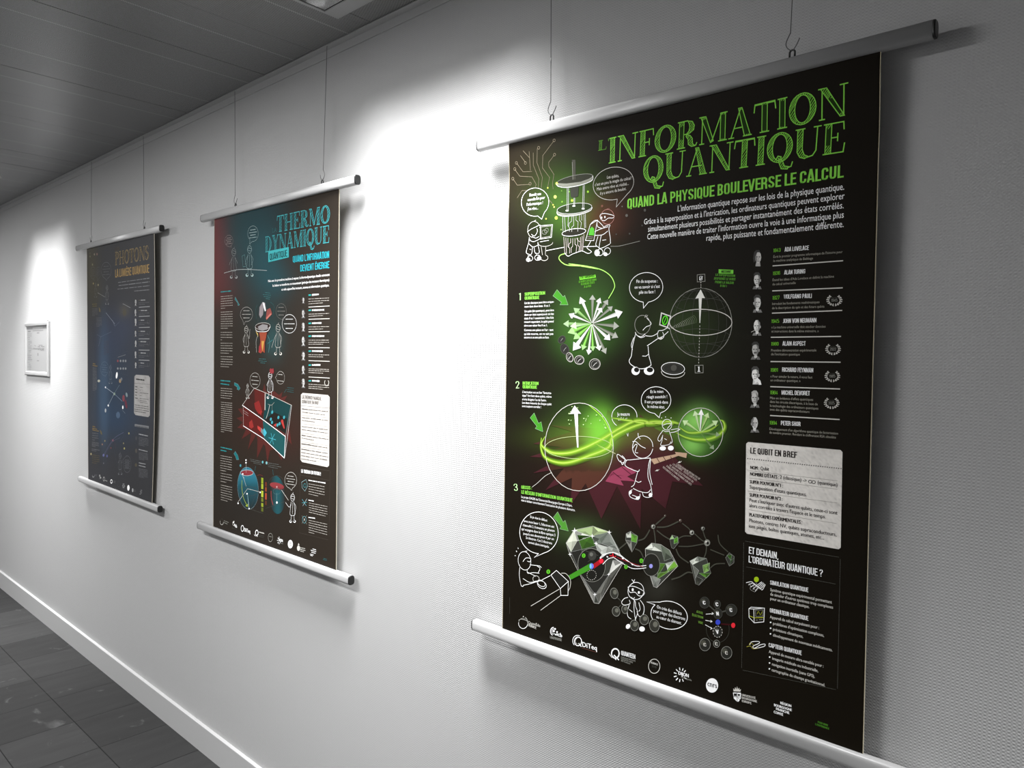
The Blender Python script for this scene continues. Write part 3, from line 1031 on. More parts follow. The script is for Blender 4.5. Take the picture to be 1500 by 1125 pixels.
def FE(P, k, col, cx, cy, rx, ry, rot=0, lv=0, n=28):
    P.fill(kell(k, cx, cy, rx, ry, rot, n=n), col, lv)
def T(P, k, txt, x0, y0, x1, y1, h, col, **kw):
    kw.setdefault('fit', 'width')
    P.text(txt, one(k, x0, y0), one(k, x1, y1), h, col, **kw)
def mixc(a, b, t):
    return tuple(a[i] + (b[i] - a[i]) * t for i in range(3))

P = P1
P.begin('title_lettering', 'green chalk-hatched title L\'INFORMATION QUANTIQUE')
display_text(P, "L'", (877, 221), (894, 217.6), 14, mixc(GR, GRD, .45), GRD)
display_text(P, 'INFORMATION', (892, 239.5), (1243, 167.3), 36, GR, GRD)
display_text(P, 'QUANTIQUE', (942, 268.8), (1239, 221.5), 36.5, GR, GRD)
P.begin('subtitle_lettering', 'green condensed capitals QUAND LA PHYSIQUE BOULEVERSE LE CALCUL')
P.text('QUAND LA PHYSIQUE BOULEVERSE LE CALCUL', (919, 306.2), (1236.5, 259.8), 15, GR, fit='width', font='fat')
P.begin('intro_text', 'white right-aligned introduction')
for txt, x0, y0, x1, y1, h in (
    ("L'information quantique repose sur les lois de la physique quantique.", 385, 292, 1405, 158, 8.6),
    ("Grâce à la superposition et à l'intrication, les ordinateurs quantiques peuvent explorer", 180, 371, 1405, 214, 8.0),
    ("simultanément plusieurs possibilités et partager instantanément des états corrélés.", 205, 415, 1402, 271, 8.1),
    ("Cette nouvelle manière de traiter l'information ouvre la voie à une informatique plus", 200, 462, 1402, 329, 8.1),
    ("rapide, plus puissante et fondamentalement différente.", 560, 471, 1402, 386, 8.8)):
    T(P, kD, txt, x0, y0, x1, y1, h, WH)

# circuit tracks, top left corner
P.begin('circuit_drawing')
cc = hexc('857b68')
for v in ((180, 660, 185, 800), (210, 670, 208, 760, 245, 860, 240, 930), (240, 640, 235, 740, 272, 850, 262, 925), (360, 585, 280, 690, 275, 780, 325, 850, 310, 920),
          (362, 690, 322, 740, 322, 770, 358, 828, 345, 895, 350, 935), (85, 745, 130, 808, 195, 806), (70, 790, 105, 840, 195, 845, 225, 900, 215, 930),
          (55, 860, 85, 905, 175, 900), (115, 690, 150, 740), (135, 655, 180, 705), (85, 1000, 120, 945, 160, 945), (310, 1000, 350, 1048)):
    L(P, kA, 1.1, cc, *v)
for x, y in ((363, 580), (366, 684), (250, 634), (84, 744), (70, 788), (53, 858), (180, 895), (150, 744)):
    E(P, kA, 1.1, cc, x, y, 8, 10)
for x, y in ((310, 925), (358, 1065), (350, 1050)):
    FE(P, kA, hexc('d8e060'), x, y, 5, 6)

def bubble(P, k, cx, cy, rx, ry, rot, tail, lines, h, w=1.5, col=WH, gap=16):
    """speech balloon: tail = (angle of the gap, tip x, tip y)"""
    P.begin('speech_bubble')
    a, tx, ty = tail
    pts = ell(cx, cy, rx, ry, rot, a + gap - 360, a - gap, 44)
    P.line([one(k, *pts[-1]), one(k, tx, ty), one(k, *pts[0])], w, col)
    P.line([one(k, *p) for p in pts], w, col)
    for txt, x0, y0, x1, y1 in lines:
        T(P, k, txt, x0, y0, x1, y1, h, col)
bubble(P, kC, 272, 475, 126, 130, 0, (62, 335, 632), (('Bientôt une', 218, 423, 326, 410), ('nouvelle Ère pour', 202, 467, 362, 444), ("l'informatique !", 193, 511, 345, 492), ("J'en rêve...", 205, 551, 303, 541)), 4.3)
bubble(P, kC, 993, 306, 190, 146, -16, (76, 1018, 520), (('Les qubits,', 933, 262, 1047, 246), ("c'est un peu la magie du calcul !", 822, 330, 1168, 266), ('Mais entre rêve et réalité...', 838, 370, 1135, 318), ('il y a encore du boulot.', 868, 410, 1110, 364)), 4.3, 1.2, OFF)

# suspended quantum machine
P.begin('machine_drawing', 'drawing of a hanging machine of stacked discs')
gl = mixc(WH, GY, .35)
P.fill(kC(617, 90, 648, 90, 646, 268, 620, 270), hexc('4a4a40'), 0)
L(P, kC, 1.2, GY, 619, 110, 621, 270); L(P, kC, 1.0, GYD, 648, 110, 645, 262)
FE(P, kC, hexc('34362c'), 637, 272, 172, 40, -12)
P.fill(kC(468, 300, 480, 325, 560, 340, 680, 322, 790, 280, 805, 235, 790, 255, 690, 290, 560, 305, 490, 302), hexc('8a8c80'), 1)
E(P, kC, 1.0, GY, 637, 268, 170, 36, -12, lv=2)
S(P, kC, 1.6, WH, 468, 305, 485, 330, 560, 341, 680, 322, 770, 292, 803, 268, 805, 235, lv=3)
P.fill(kC(594, 345, 672, 330, 668, 418, 630, 436, 598, 425), hexc('3c3e36'), 1)
for v in ((567, 345, 566, 550), (580, 345, 578, 550), (714, 322, 708, 535), (726, 320, 720, 532), (629, 436, 627, 508), (637, 436, 636, 508)):
    L(P, kC, 1.1, gl, *v, lv=2)
for x, y in ((567, 554), (714, 536), (628, 511)):
    FE(P, kC, WH, x, y, 14, 7, lv=3)
FE(P, kC, hexc('2a3a1c'), 634, 535, 160, 48, -7)
E(P, kC, 1.1, gl, 634, 533, 160, 46, -7, lv=2)
P.fill(kC(473, 565, 485, 590, 560, 604, 680, 588, 770, 555, 797, 525, 770, 548, 680, 578, 560, 592, 490, 580), hexc('b0b0a8'), 2)
S(P, kC, 1.5, WH, 473, 562, 486, 592, 560, 606, 680, 590, 775, 556, 798, 522, lv=3)
for v in ((527, 605, 530, 742), (545, 607, 552, 750), (722, 585, 728, 715), (735, 580, 738, 712), (580, 606, 575, 690, 590, 715, 588, 745), (612, 606, 608, 650, 585, 670, 582, 700), (628, 605, 628, 690, 610, 705, 610, 748),
          (650, 602, 648, 640, 668, 655, 665, 745), (682, 595, 680, 640, 700, 665, 690, 720), (700, 592, 702, 645)):
    L(P, kC, 1.1, gl, *v, lv=2)
FE(P, kC, hexc('2c2a22'), 630, 758, 108, 32, -8)
E(P, kC, 1.6, WH, 630, 752, 110, 32, -8, lv=3)
for v in ((537, 792, 546, 945), (556, 800, 562, 950), (575, 805, 575, 880, 592, 900, 590, 945), (600, 808, 600, 845, 585, 858, 580, 890), (620, 808, 618, 880, 605, 895, 605, 940), (640, 806, 640, 860, 655, 875, 650, 935),
          (665, 802, 665, 870, 680, 885, 675, 930), (690, 795, 688, 925), (722, 770, 710, 925), (706, 785, 700, 925), (655, 805, 670, 830, 690, 840)):
    L(P, kC, 1.2, mixc(WH, hexc('c89a90'), .4), *v, lv=2)
S(P, kC, 1.6, WH, 545, 940, 575, 970, 620, 950, 690, 925, 712, 925, 760, 945, 790, 930, 760, 905, 750, 890, 770, 860, 785, 830, lv=3)
for x, y, r_, c_ in ((456, 427, 14, 'd8f070'), (468, 620, 14, 'd0f060'), (612, 460, 11, 'b8d850'), (757, 380, 9, '98d040'), (471, 305, 12, 'd0e060'), (447, 520, 7, 'e0e080'), (520, 472, 7, '80b040'), (515, 372, 5, '78a848'),
                     (585, 380, 6, '80c040'), (888, 512, 10, '7a5040'), (1113, 598, 12, '6a6660'), (1280, 550, 11, '5a5854'), (1255, 690, 7, '4c4a48'), (1140, 765, 7, '50504c'), (1018, 770, 6, '50504c'), (375, 628, 8, 'b0b858'), (1072, 516, 5, '80807a'), (513, 728, 6, '90b060')):
    FE(P, kC, hexc(c_), x, y, r_, r_ * 1.15, lv=2, n=14)

P.begin('cartoon_figure', 'line drawing of a small figure at a computer')
S(P, kC, 1.4, OFF, 205, 745, 215, 690, 250, 655, 290, 660, 315, 690)
L(P, kC, 1.4, WH, 258, 655, 282, 640)
S(P, kC, 1.5, WH, 205, 748, 235, 725, 275, 705, 318, 686, 318, 710)
S(P, kC, 1.4, WH, 240, 770, 270, 785, 295, 745, 290, 715)
S(P, kC, 1.4, OFF, 205, 748, 225, 785, 250, 800)
S(P, kC, 1.5, WH, 222, 795, 215, 850, 200, 900, 196, 942, 240, 952, 250, 890)
S(P, kC, 1.4, WH, 220, 800, 235, 830, 270, 835, 330, 805)
S(P, kC, 1.4, WH, 245, 790, 280, 805, 310, 790)
S(P, kC, 1.4, WH, 265, 885, 275, 940, 312, 938, 302, 870, 300, 840)
S(P, kC, 1.3, WH, 215, 855, 255, 885, 300, 870)
for x, y in ((212, 1003), (312, 990)):
    FE(P, kC, WH, x, y, 19, 18, lv=2)
E(P, kC, 1.3, WH, 228, 990, 24, 24); E(P, kC, 1.3, WH, 297, 984, 26, 24)
L(P, kC, 1.3, OFF, 222, 905, 240, 912); L(P, kC, 1.3, OFF, 210, 960, 212, 985); L(P, kC, 1.3, OFF, 286, 950, 290, 965)
L(P, kC, 1.4, WH, 322, 692, 434, 682, 424, 798, 322, 814, closed=True)
L(P, kC, 1.0, OFF, 330, 702, 424, 692, 415, 788, 330, 802, closed=True)
E(P, kC, 1.0, GY, 360, 750, 22, 20); E(P, kC, 1.0, GY, 378, 735, 16, 22, 30)
L(P, kC, 1.3, WH, 318, 840, 370, 830, 400, 825)
E(P, kC, 1.3, OFF, 370, 850, 66, 30, -6, 0, 190)
L(P, kC, 1.3, OFF, 330, 885, 342, 960); L(P, kC, 1.3, OFF, 372, 885, 368, 955)
E(P, kC, 1.3, OFF, 358, 985, 34, 26, 0, -70, 200)
L(P, kC, 1.6, WH, 375, 920, 540, 889)
P.begin('cartoon_figure', 'line drawing of a figure in goggles reaching to a tablet')
E(P, kC, 1.2, hexc('c08a80'), 938, 610, 60, 68, 0)
S(P, kC, 1.5, WH, 868, 605, 880, 585, 920, 580, 995, 600, 985, 620, 945, 622, 910, 645, 880, 635, 868, 605)
FE(P, kC, WH, 884, 618, 6, 10, lv=2); FE(P, kC, WH, 914, 612, 6, 11, lv=2)
L(P, kC, 1.2, hexc('c08a80'), 935, 545, 938, 532); L(P, kC, 1.2, hexc('c08a80'), 945, 545, 952, 532)
S(P, kC, 1.5, WH, 900, 705, 930, 690, 960, 685, 950, 720, 962, 800, 965, 855)
S(P, kC, 1.5, WH, 780, 680, 810, 650, 845, 645, 900, 700, 890, 715, 848, 700, 840, 660)
S(P, kC, 1.5, WH, 820, 745, 880, 720, 945, 700)
S(P, kC, 1.5, WH, 820, 780, 890, 775, 940, 740)
S(P, kC, 1.5, WH, 880, 780, 870, 830, 862, 895, 900, 890, 960, 858)
S(P, kC, 1.4, WH, 850, 790, 830, 860, 842, 880, 862, 895)
L(P, kC, 1.3, WH, 890, 825, 925, 820)
FE(P, kC, WH, 842, 940, 24, 30, lv=2); FE(P, kC, WH, 918, 952, 20, 17, 20, lv=2)
E(P, kC, 1.5, WH, 868, 935, 28, 30); E(P, kC, 1.4, WH, 936, 925, 28, 32, 20)
L(P, kC, 1.6, WH, 712, 884, 838, 880); S(P, kC, 1.0, GY, 965, 880, 1040, 878, 1130, 858, 1235, 832)
L(P, kC, 1.4, WH, 780, 680, 845, 640, 812, 828, 735, 826, closed=True)
P.fill(kC(795, 700, 815, 720, 815, 780, 765, 778, 775, 720), hexc('58b83a'), 1)
L(P, kC, 1.0, GY, 750, 790, 805, 795); L(P, kC, 1.0, GY, 745, 805, 800, 810)

P.begin('light_cable', 'glowing green cable')
cab = kC(555, 945, 505, 962, 496, 1000, 560, 1050, 700, 1062, 850, 1088) + kE(700, 50, 900, 75, 1060, 115, 1160, 185, 1203, 280, 1185, 345, 1135, 430)
P.line(cab, 4.5, hexc('2c5a12'), lv=0, smooth=True)
P.line(cab, 1.9, hexc('c4ff80'), lv=1, smooth=True)

def label_box(P, k, box, head, hb, lines, h, col, txtcol=BK):
    P.begin('caption_label')
    P.fill(k(*box), col, 0)
    T(P, k, head, *hb, h, txtcol, font='fat')
    for t_, v in lines:
        T(P, k, t_, *v, h * .95, mixc(col, BK, .45), font='head', lv=1)
label_box(P, kE, (815, 190, 990, 165, 997, 198, 820, 225), 'ÉTAT SUPERPOSÉ', (825, 214, 985, 190),
          (('LE QUBIT EXISTE DANS', (810, 258, 1007, 231)), ('PLUSIEURS ÉTATS', (835, 285, 985, 264)), ('À LA FOIS', (868, 313, 950, 302))), 3.3, hexc('7ee03c'))
label_box(P, kF, (860, 138, 982, 143, 980, 175, 860, 172), 'MESURE', (882, 166, 960, 168),
          (('LA SUPERPOSITION', (834, 192, 996, 202)), ('DISPARAÎT LE QUBIT', (822, 222, 1000, 230)), ('PREND LA VALEUR', (830, 252, 985, 260)), ('0 OU 1', (872, 282, 928, 286))), 3.6, hexc('78d048'))

def chapter(P, k, num, nx, ny, nh, heads, lines, h, hh, c1=GR, c2=WH):
    P.begin('chapter_text')
    T(P, k, num, nx, ny, nx + 34, ny - 2, nh, mixc(c1, WH, .3), font='thin')
    for t_, v in heads:
        T(P, k, t_, *v, hh, c1, font='head')
    for t_, v in lines:
        T(P, k, t_, *v, h, c2)
chapter(P, kE, '1', 150, 448, 10.5, (('SUPERPOSITION', (216, 400, 442, 385)), ('QUANTIQUE', (216, 443, 376, 435))),
  (('Un bit classique peut être unique-', (213, 492, 538, 475)), ('ment dans deux états : 0 ou 1.', (213, 530, 497, 518)), ('Un qubit (bit quantique), peut être', (212, 582, 536, 568)),
   ('dans un état superposé où les', (212, 620, 536, 609)), ('états 0 et 1 coexistent. Une fois', (211, 660, 534, 650)), ('mesuré cependant, le qubit prend', (210, 698, 534, 692)),
   ('alors une valeur fixe 0 ou 1.', (210, 738, 466, 735)), ("Comme une pièce en l'air : tant", (210, 788, 530, 785)), ("qu'elle tourne, on ne sait pas", (209, 830, 530, 828)), ('encore si ce sera pile ou face.', (209, 868, 484, 868))), 3.2, 4.7)
chapter(P, kI, '2', 90, 163, 10.5, (('INTRICATION', (146, 133, 278, 135)), ('QUANTIQUE', (146, 162, 264, 166))),
  (("L'intrication est un lien \"fantoma-", (142, 200, 383, 210)), ('tique" fort liant deux qubits, même', (142, 229, 383, 240)), ("si très éloignés l'un de l'autre.", (142, 260, 342, 270)),
   ('Les états mesurés de chaque qubit', (141, 288, 383, 302)), ('sont toujours corrélés !', (141, 316, 298, 326))), 3.2, 4.7)
chapter(P, kK, '3', 134, 108, 10.5, (('OASSIS :', (192, 90, 280, 98)), ("LE RÉSEAU D'INFORMATION QUANTIQUE", (192, 128, 613, 200))),
  (("Le projet OASSIS de l'Université Bourgogne Europe à Dijon,", (190, 163, 610, 238)), ("vise à réaliser concrètement l'intrication de plusieurs diamants.", (190, 191, 634, 275))), 3.3, 5.0)

def pointer(P, k, c, *v):
    P.begin('pointer_arrow')
    P.fill(k(*v), hexc(c), 0)
    pts = k(*v)
    P.line(pts, .8, mixc(hexc(c), WH, .25), lv=1, closed=True)
pointer(P, kE, '3f8a26', 570, 332, 637, 412, 655, 395, 692, 500, 602, 498, 618, 470, 525, 400)
pointer(P, kI, '3f8a26', 240, 365, 275, 450, 298, 438, 312, 520, 248, 493, 262, 475, 207, 405)
pointer(P, kK, '4a8a30', 490, 280, 535, 365, 552, 350, 578, 438, 508, 420, 520, 400, 455, 325)

# burst of arrows
P.begin('arrow_burst', 'burst of white, grey and green arrows')
def arrow(P, k, cx, cy, tx, ty, w, hl, col, side=None, lv=0):
    dx, dy = tx - cx, ty - cy
    Ln = math.hypot(dx, dy)
    dx, dy = dx / Ln, dy / Ln
    nx, ny = -dy, dx
    bx, by = tx - dx * hl, ty - dy * hl
    P.fill(k(cx + dx * 10 + nx * 2, cy + dy * 10 + ny * 2, cx + dx * 10 - nx * 2, cy + dy * 10 - ny * 2, bx - nx * w * .42, by - ny * w * .42, bx + nx * w * .42, by + ny * w * .42), col, lv)
    P.fill(k(tx, ty, bx + nx * w, by + ny * w, bx - nx * w, by - ny * w), mixc(col, WH, .15), lv + 1)
    P.fill(k(cx + dx * 10, cy + dy * 10, bx - nx * w * .42, by - ny * w * .42, bx - nx * w * .12, by - ny * w * .12), mixc(col, BK, .35), lv + .5)
    if side:
        P.fill(k(tx, ty, bx - nx * w, by - ny * w, bx - nx * w + dx * 16, by - ny * w + dy * 16), mixc(col, BK, .4), lv + 1.3)
gw, gg, gn = hexc('ecece6'), hexc('8c9082'), hexc('86c858')
for i, (tx, ty, w, hl, c_) in enumerate(((960, 388, 36, 55, gg), (1132, 440, 36, 55, gg), (1182, 515, 34, 50, gg), (1252, 735, 46, 60, gg), (1242, 860, 42, 60, gg), (1108, 1038, 36, 58, gg),
    (965, 1008, 30, 52, gn), (848, 998, 34, 55, gn), (752, 878, 46, 70, gn), (688, 808, 50, 75, gn), (638, 708, 40, 60, mixc(gn, gg, .5)), (752, 532, 40, 62, mixc(gn, gg, .4)), (712, 735, 42, 70, mixc(gn, WH, .3)),
    (825, 412, 38, 70, gw), (1046, 422, 30, 55, gw), (1062, 532, 36, 42, gw), (1292, 575, 52, 75, gw), (1156, 888, 42, 60, gw), (1038, 1002, 34, 50, gw), (915, 1048, 30, 52, gw), (745, 1003, 52, 85, gw), (700, 598, 34, 55, gw))):
    arrow(P, kE, 955, 705, tx, ty, w, hl, c_, i > 12, lv=i * .12)
P.begin('coin_drawing', 'row of tumbling coins')
for x, y, rx, ry, rot, c_ in ((622, 880, 34, 46, 40, GYD), (655, 985, 44, 60, -25, GYD), (710, 1075, 36, 52, -20, OFF), (815, 1105, 52, 48, 0, OFF), (985, 1150, 60, 58, -20, OFF)):
    FE(P, kE, hexc('2a2a26'), x, y, rx, ry, rot)
    E(P, kE, 1.3, c_, x, y, rx, ry, rot, lv=1)
    E(P, kE, .8, mixc(c_, BK, .4), x + 6, y + 3, rx * .75, ry * .75, rot, lv=1)
    S(P, kE, 1.2, mixc(c_, WH, .3), x - rx * .3, y + ry * .4, x, y, x + rx * .4, y - ry * .3, lv=2)
E(P, kF, 1.4, WH, 483, 955, 96, 50, 3, lv=2)
FE(P, kF, hexc('2c2c28'), 483, 955, 96, 50, 3)
E(P, kF, 1.4, OFF, 484, 985, 96, 48, 3, -5, 185, lv=2)
E(P, kF, 1.0, GYD, 483, 955, 78, 38, 3, lv=2); FE(P, kF, GYD, 490, 950, 24, 26, 20, lv=1)

# globe with the measured arrow
P.begin('globe_drawing', 'wire globe with white arrow pointing to 0')
E(P, kF, 1.3, GY, 712, 578, 258, 285, 0)
for rx in (70, 150, 215):
    E(P, kF, .7, GYD, 712, 578, rx, 285, 0)
for cy, rx, ry in ((430, 215, 55), (350, 150, 36), (690, 240, 62), (790, 170, 40)):
    E(P, kF, .7, GYD, 712, cy, rx, ry, 0)
E(P, kF, 1.7, OFF, 712, 575, 258, 108, 0, lv=2)
P.fill(kF(712, 303, 748, 376, 722, 374, 708, 580, 702, 580, 696, 376, 668, 380), hexc('e4e4dc'), 2)
for i in range(13):
    y = 600 + i * 25
    L(P, kF, 1.2, OFF, 705 - i * .8, y, 705 - i * .8, y + 13, lv=2)
for y in (242, 262, 280):
    L(P, kF, 1.4, OFF, 714, y, 714, y + 10, lv=2)
L(P, kF, 1.1, GY, 683, 183, 746, 178, 748, 237, 684, 242, closed=True); T(P, kF, '0', 701, 230, 730, 228, 6.4, WH, font='thin'); L(P, kF, 1.1, WH, 703, 228, 728, 195)
L(P, kF, 1.1, GY, 664, 930, 732, 928, 732, 990, 666, 992, closed=True); T(P, kF, '1', 686, 978, 708, 978, 7.0, WH, font='head'); L(P, kF, 1.4, WH, 686, 979, 708, 979)
for i in range(16):
    t_ = i / 15
    x, y, r_ = 470 + 190 * t_, 622 - 72 * t_, 6 + 26 * t_
    E(P, kF, .9, mixc(OFF, hexc('3f5a20'), .3 + .6 * t_), x, y, r_ * .5, r_, -20, -95, 95, lv=1)
P.begin('cartoon_figure', 'line drawing of a figure holding a green 0 screen to the globe')
E(P, kF, 1.2, GY, 232, 595, 64, 78, 0)
S(P, kF, 1.3, WH, 235, 640, 262, 612, 292, 600, 302, 580, 268, 540)
L(P, kF, 1.2, OFF, 250, 535, 262, 512); L(P, kF, 1.2, OFF, 262, 535, 275, 515)
S(P, kF, 1.4, WH, 172, 655, 185, 680, 220, 692, 255, 672)
S(P, kF, 1.4, WH, 172, 670, 215, 700, 252, 690)
S(P, kF, 1.5, WH, 172, 680, 150, 770, 140, 850, 122, 892, 140, 925, 200, 955, 260, 952, 305, 925)
S(P, kF, 1.4, WH, 160, 700, 140, 760, 150, 800)
S(P, kF, 1.5, WH, 255, 685, 310, 688, 355, 665, 365, 645, 400, 640, 440, 620, 455, 630)
S(P, kF, 1.5, WH, 270, 768, 320, 735, 365, 705, 400, 690, 445, 650)
S(P, kF, 1.4, WH, 278, 770, 285, 850, 300, 905, 302, 930)
S(P, kF, 1.3, WH, 230, 852, 262, 852, 282, 835)
S(P, kF, 1.3, WH, 355, 660, 360, 700, 385, 715, 408, 690, 398, 655)
FE(P, kF, OFF, 383, 706, 14, 9, 0, lv=2)
for x, w_ in ((175, 34), (285, 42)):
    FE(P, kF, WH, x, 975, w_, 34, 0)
    FE(P, kF, BK, x + 8, 966, w_ * .62, 20, 0, lv=1)
P.fill(kF(385, 492, 470, 522, 440, 622, 370, 598), hexc('d8d8d2'), 1)
P.fill(kF(392, 504, 458, 528, 434, 610, 378, 590), hexc('14280c'), 2)
E(P, kF, 2.2, hexc('5ee02c'), 418, 558, 20, 36, 12, lv=3); L(P, kF, 1.6, hexc('5ee02c'), 405, 588, 430, 530, lv=3)
bubble(P, kF, 262, 287, 138, 122, -8, (98, 240, 458), (('Fin du suspense :', 180, 250, 358, 246), ("on va savoir si c'est", 166, 298, 376, 290), ('pile ou face !', 202, 340, 338, 334)), 4.6, 1.4, WH, 9)

# timeline of eight names
ROWS = ((kG, '1843', 'ADA LOVELACE', (425, 238, 515, 231), (560, 230, 845, 209), 398, 337, None, (("Écrit le premier programme informatique de l'histoire pour", (425, 305, 1240, 246)), ('la machine analytique de Babbage', (425, 352, 895, 321)))),
 (kG, '1936', 'ALAN TURING', (420, 508, 510, 500), (555, 500, 805, 486), 692, 656, None, (("Étend les idées d'Ada Lovelace et définit la machine", (415, 578, 1140, 535)), ('de calcul universelle', (415, 628, 690, 610)))),
 (kG, '1927', 'WOLFGANG PAULI', (415, 795, 503, 789), (550, 785, 882, 775), 954, 922, '1945', (('Introduit les fondements mathématiques', (410, 858, 970, 836)), ('de la description du spin et des futurs qubits', (410, 908, 1028, 888)))),
 (kH, '1945', 'JOHN VON NEUMANN', (297, 78, 367, 76), (397, 78, 690, 72), 202, 194, None, (('« La machine universelle doit stocker données', (297, 125, 768, 118)), ('et instructions dans la même mémoire. »', (297, 160, 708, 157)))),
 (kH, '1980', 'ALAIN ASPECT', (294, 274, 362, 274), (394, 274, 595, 274), 412, 418, '2022', (('Première démonstration expérimentale', (294, 325, 688, 324)), ("de l'intrication quantique", (294, 358, 545, 360)))),
 (kH, '1981', 'RICHARD FEYNMAN', (290, 500, 357, 500), (390, 500, 663, 507), 630, 650, '1965', (('« Pour simuler la nature, il nous faut', (288, 550, 652, 559)), ('un ordinateur quantique. »', (288, 583, 550, 590)))),
 (kH, '1984', 'MICHEL DEVORET', (286, 695, 355, 698), (386, 699, 632, 706), 880, 915, '2025', (("Mise en évidence d'effets quantiques", (284, 737, 660, 753)), ('dans les circuits électriques, à la base de', (284, 769, 700, 792)), ('la technologie des ordinateurs quantiques', (284, 804, 705, 829)), ('avec des qubits supraconducteurs', (284, 836, 628, 858)))),
 (kH, '1994', 'PETER SHOR', (281, 957, 349, 960), (380, 963, 552, 973), None, None, None, (("Développement d'un algorithme quantique de factorisation", (279, 1005, 877, 1046)), ('de nombre premier. Rendant le chiffrement RSA obsolète', (279, 1036, 858, 1080)))))
LAUR = {2: (1144, 800, 84, 62), 4: (832, 303, 60, 46), 5: (826, 537, 60, 46), 6: (820, 770, 60, 46)}
for i, (k, yr, nm, vy, vn, r0, r1, lau, desc) in enumerate(ROWS):
    P.begin('timeline_entry')
    T(P, k, yr, *vy, 5.3, hexc('7fd43e'), font='thin')
    T(P, k, nm, *vn, 6.3, WH, font='head')
    for t_, v in desc:
        T(P, k, t_, *v, 3.5, hexc('a8a498'))
    if r0:
        a, b = ((418 - 4 * i, 1247 - 5 * i) if k is kG else (292 - 2 * (i - 3), 901 - 4 * (i - 3)))
        L(P, k, 2.3, OFF, a, r0, b, r1)
    if lau:
        P.begin('laurel_emblem')
        cx, cy, rx, ry = LAUR[i]
        for s_ in (-1, 1):
            for j in range(7):
                a = math.radians(78 - j * 21)
                x, y = cx + s_ * rx * .92 * math.cos(a), cy + ry * .95 * math.sin(a)
                t_ = math.degrees(math.atan2(math.cos(a), s_ * math.sin(a)))
                for o_ in (.9, 1.1):
                    FE(P, k, OFF, cx + (x - cx) * o_, cy + (y - cy) * o_, rx * .15, rx * .07, -s_ * (62 - j * 17) + (24 if o_ > 1 else -24) * s_, n=8)
        T(P, k, lau, cx - rx * .46, cy + ry * .3, cx + rx * .46, cy + ry * .3, 4.2, GY, font='thin')
        T(P, k, 'PRIX NOBEL', cx - rx * .42, cy - ry * .35, cx + rx * .42, cy - ry * .35, 1.6, GYD, font='thin')

def portrait(P, k, cx, cy, h, dx=0, hair='short', turn=1, tone='c8c6c0', collar=True, extra=None):
    """small grey photographic head: face, shaded cheek, hair, features, shirt and tie"""
    P.begin('portrait', 'small grey portrait head')
    c = mixc(hexc(tone), WH, .35)
    def q(*v):
        return k(*[(cx + v[i] * h * turn * P.asp) if i % 2 == 0 else (cy + v[i] * h) for i in range(len(v))])
    if collar:
        P.fill(q(-.30, .52, -.2, .34, .0, .44, .2, .34, .28, .52), mixc(c, BK, .72), 0)
        P.fill(q(-.12, .36, .02, .5, .12, .34, .04, .28), mixc(c, WH, .2), 1)
        P.fill(q(0, .42, .05, .42, .07, .54, .0, .54), BK, 2)
    else:
        P.fill(q(-.12, .2, -.16, .5, .16, .5, .1, .2), mixc(c, BK, .25), 0)
    P.fill(q(-.18, -.2, -.21, 0, -.17, .17, -.06, .33, .05, .33, .15, .18, .2, 0, .18, -.2, .08, -.36, -.08, -.36), c, 1)
    P.fill(q(.03, -.34, .10, -.1, .05, .1, .08, .32, .15, .18, .2, 0, .18, -.2, .09, -.35), mixc(c, BK, .62), 2)
    P.fill(q(.2, -.05, .25, -.03, .23, .1, .19, .1), mixc(c, BK, .3), 1)
    for ex in (-.10, .06):
        P.fill(q(ex - .06, -.06, ex + .05, -.07, ex + .05, -.02, ex - .05, -.01), mixc(c, BK, .85), 3)
    P.fill(q(-.03, -.02, -.06, .12, .02, .12), mixc(c, BK, .45), 3)
    P.fill(q(-.10, .19, .05, .18, .05, .21, -.09, .22), mixc(c, BK, .8), 3)
    hc = mixc(c, BK, .93)
    if hair == 'short':
        P.fill(q(-.2, -.18, -.22, -.34, -.1, -.45, .1, -.45, .22, -.32, .21, -.12, .16, -.24, .06, -.3, -.1, -.28), hc, 4)
    elif hair == 'long':
        P.fill(q(-.02, -.36, .1, -.44, .24, -.3, .3, .05, .26, .3, .16, .2, .18, -.05, .1, -.22), hc, 4)
        P.fill(q(-.2, -.2, -.1, -.42, .1, -.44, .06, -.3, -.1, -.3), hc, 4)
    elif hair == 'bald':
        P.fill(q(.1, -.3, .2, -.24, .23, 0, .19, -.04, .16, -.2), mixc(c, BK, .75), 4)
    elif hair == 'white':
        P.fill(q(-.2, -.16, -.2, -.34, -.06, -.43, .1, -.42, .2, -.28, .2, -.14, .1, -.28, -.1, -.28), mixc(c, BK, .28), 4)
    if extra == 'cig':
        P.line(q(-.08, .2, -.36, .32), 1.0, OFF, lv=4)
    if extra == 'tache':
        P.fill(q(-.1, .12, .06, .12, .07, .17, -.12, .17), hc, 4)
    if extra == 'hand':
        P.fill(q(-.02, .26, .12, .14, .3, .3, .36, .52, .2, .52, .14, .36, .04, .42, -.06, .5), mixc(c, WH, .4), 4)
    if extra == 'beard':
        P.fill(q(-.16, .14, -.06, .34, .06, .34, .16, .12, .06, .16, .04, .24, -.08, .24, -.08, .16), mixc(c, WH, .3), 4)
portrait(P, kG, 245, 300, 205, hair='long', turn=-1, tone='a8a49c', collar=False)
portrait(P, kG, 236, 565, 205, tone='c4c2bc')
portrait(P, kG, 238, 835, 215, turn=-1, tone='d0cec8')
portrait(P, kH, 172, 108, 152, hair='bald', tone='dcdad4', extra='cig')
portrait(P, kH, 160, 312, 160, tone='8c8a82', extra='tache')
portrait(P, kH, 158, 528, 165, tone='e8e6e0', collar=False, extra='hand')
portrait(P, kH, 154, 730, 158, hair='white', tone='a4a29a')
portrait(P, kH, 152, 950, 150, hair='bald', tone='a8a69e', turn=-1, extra='beard')

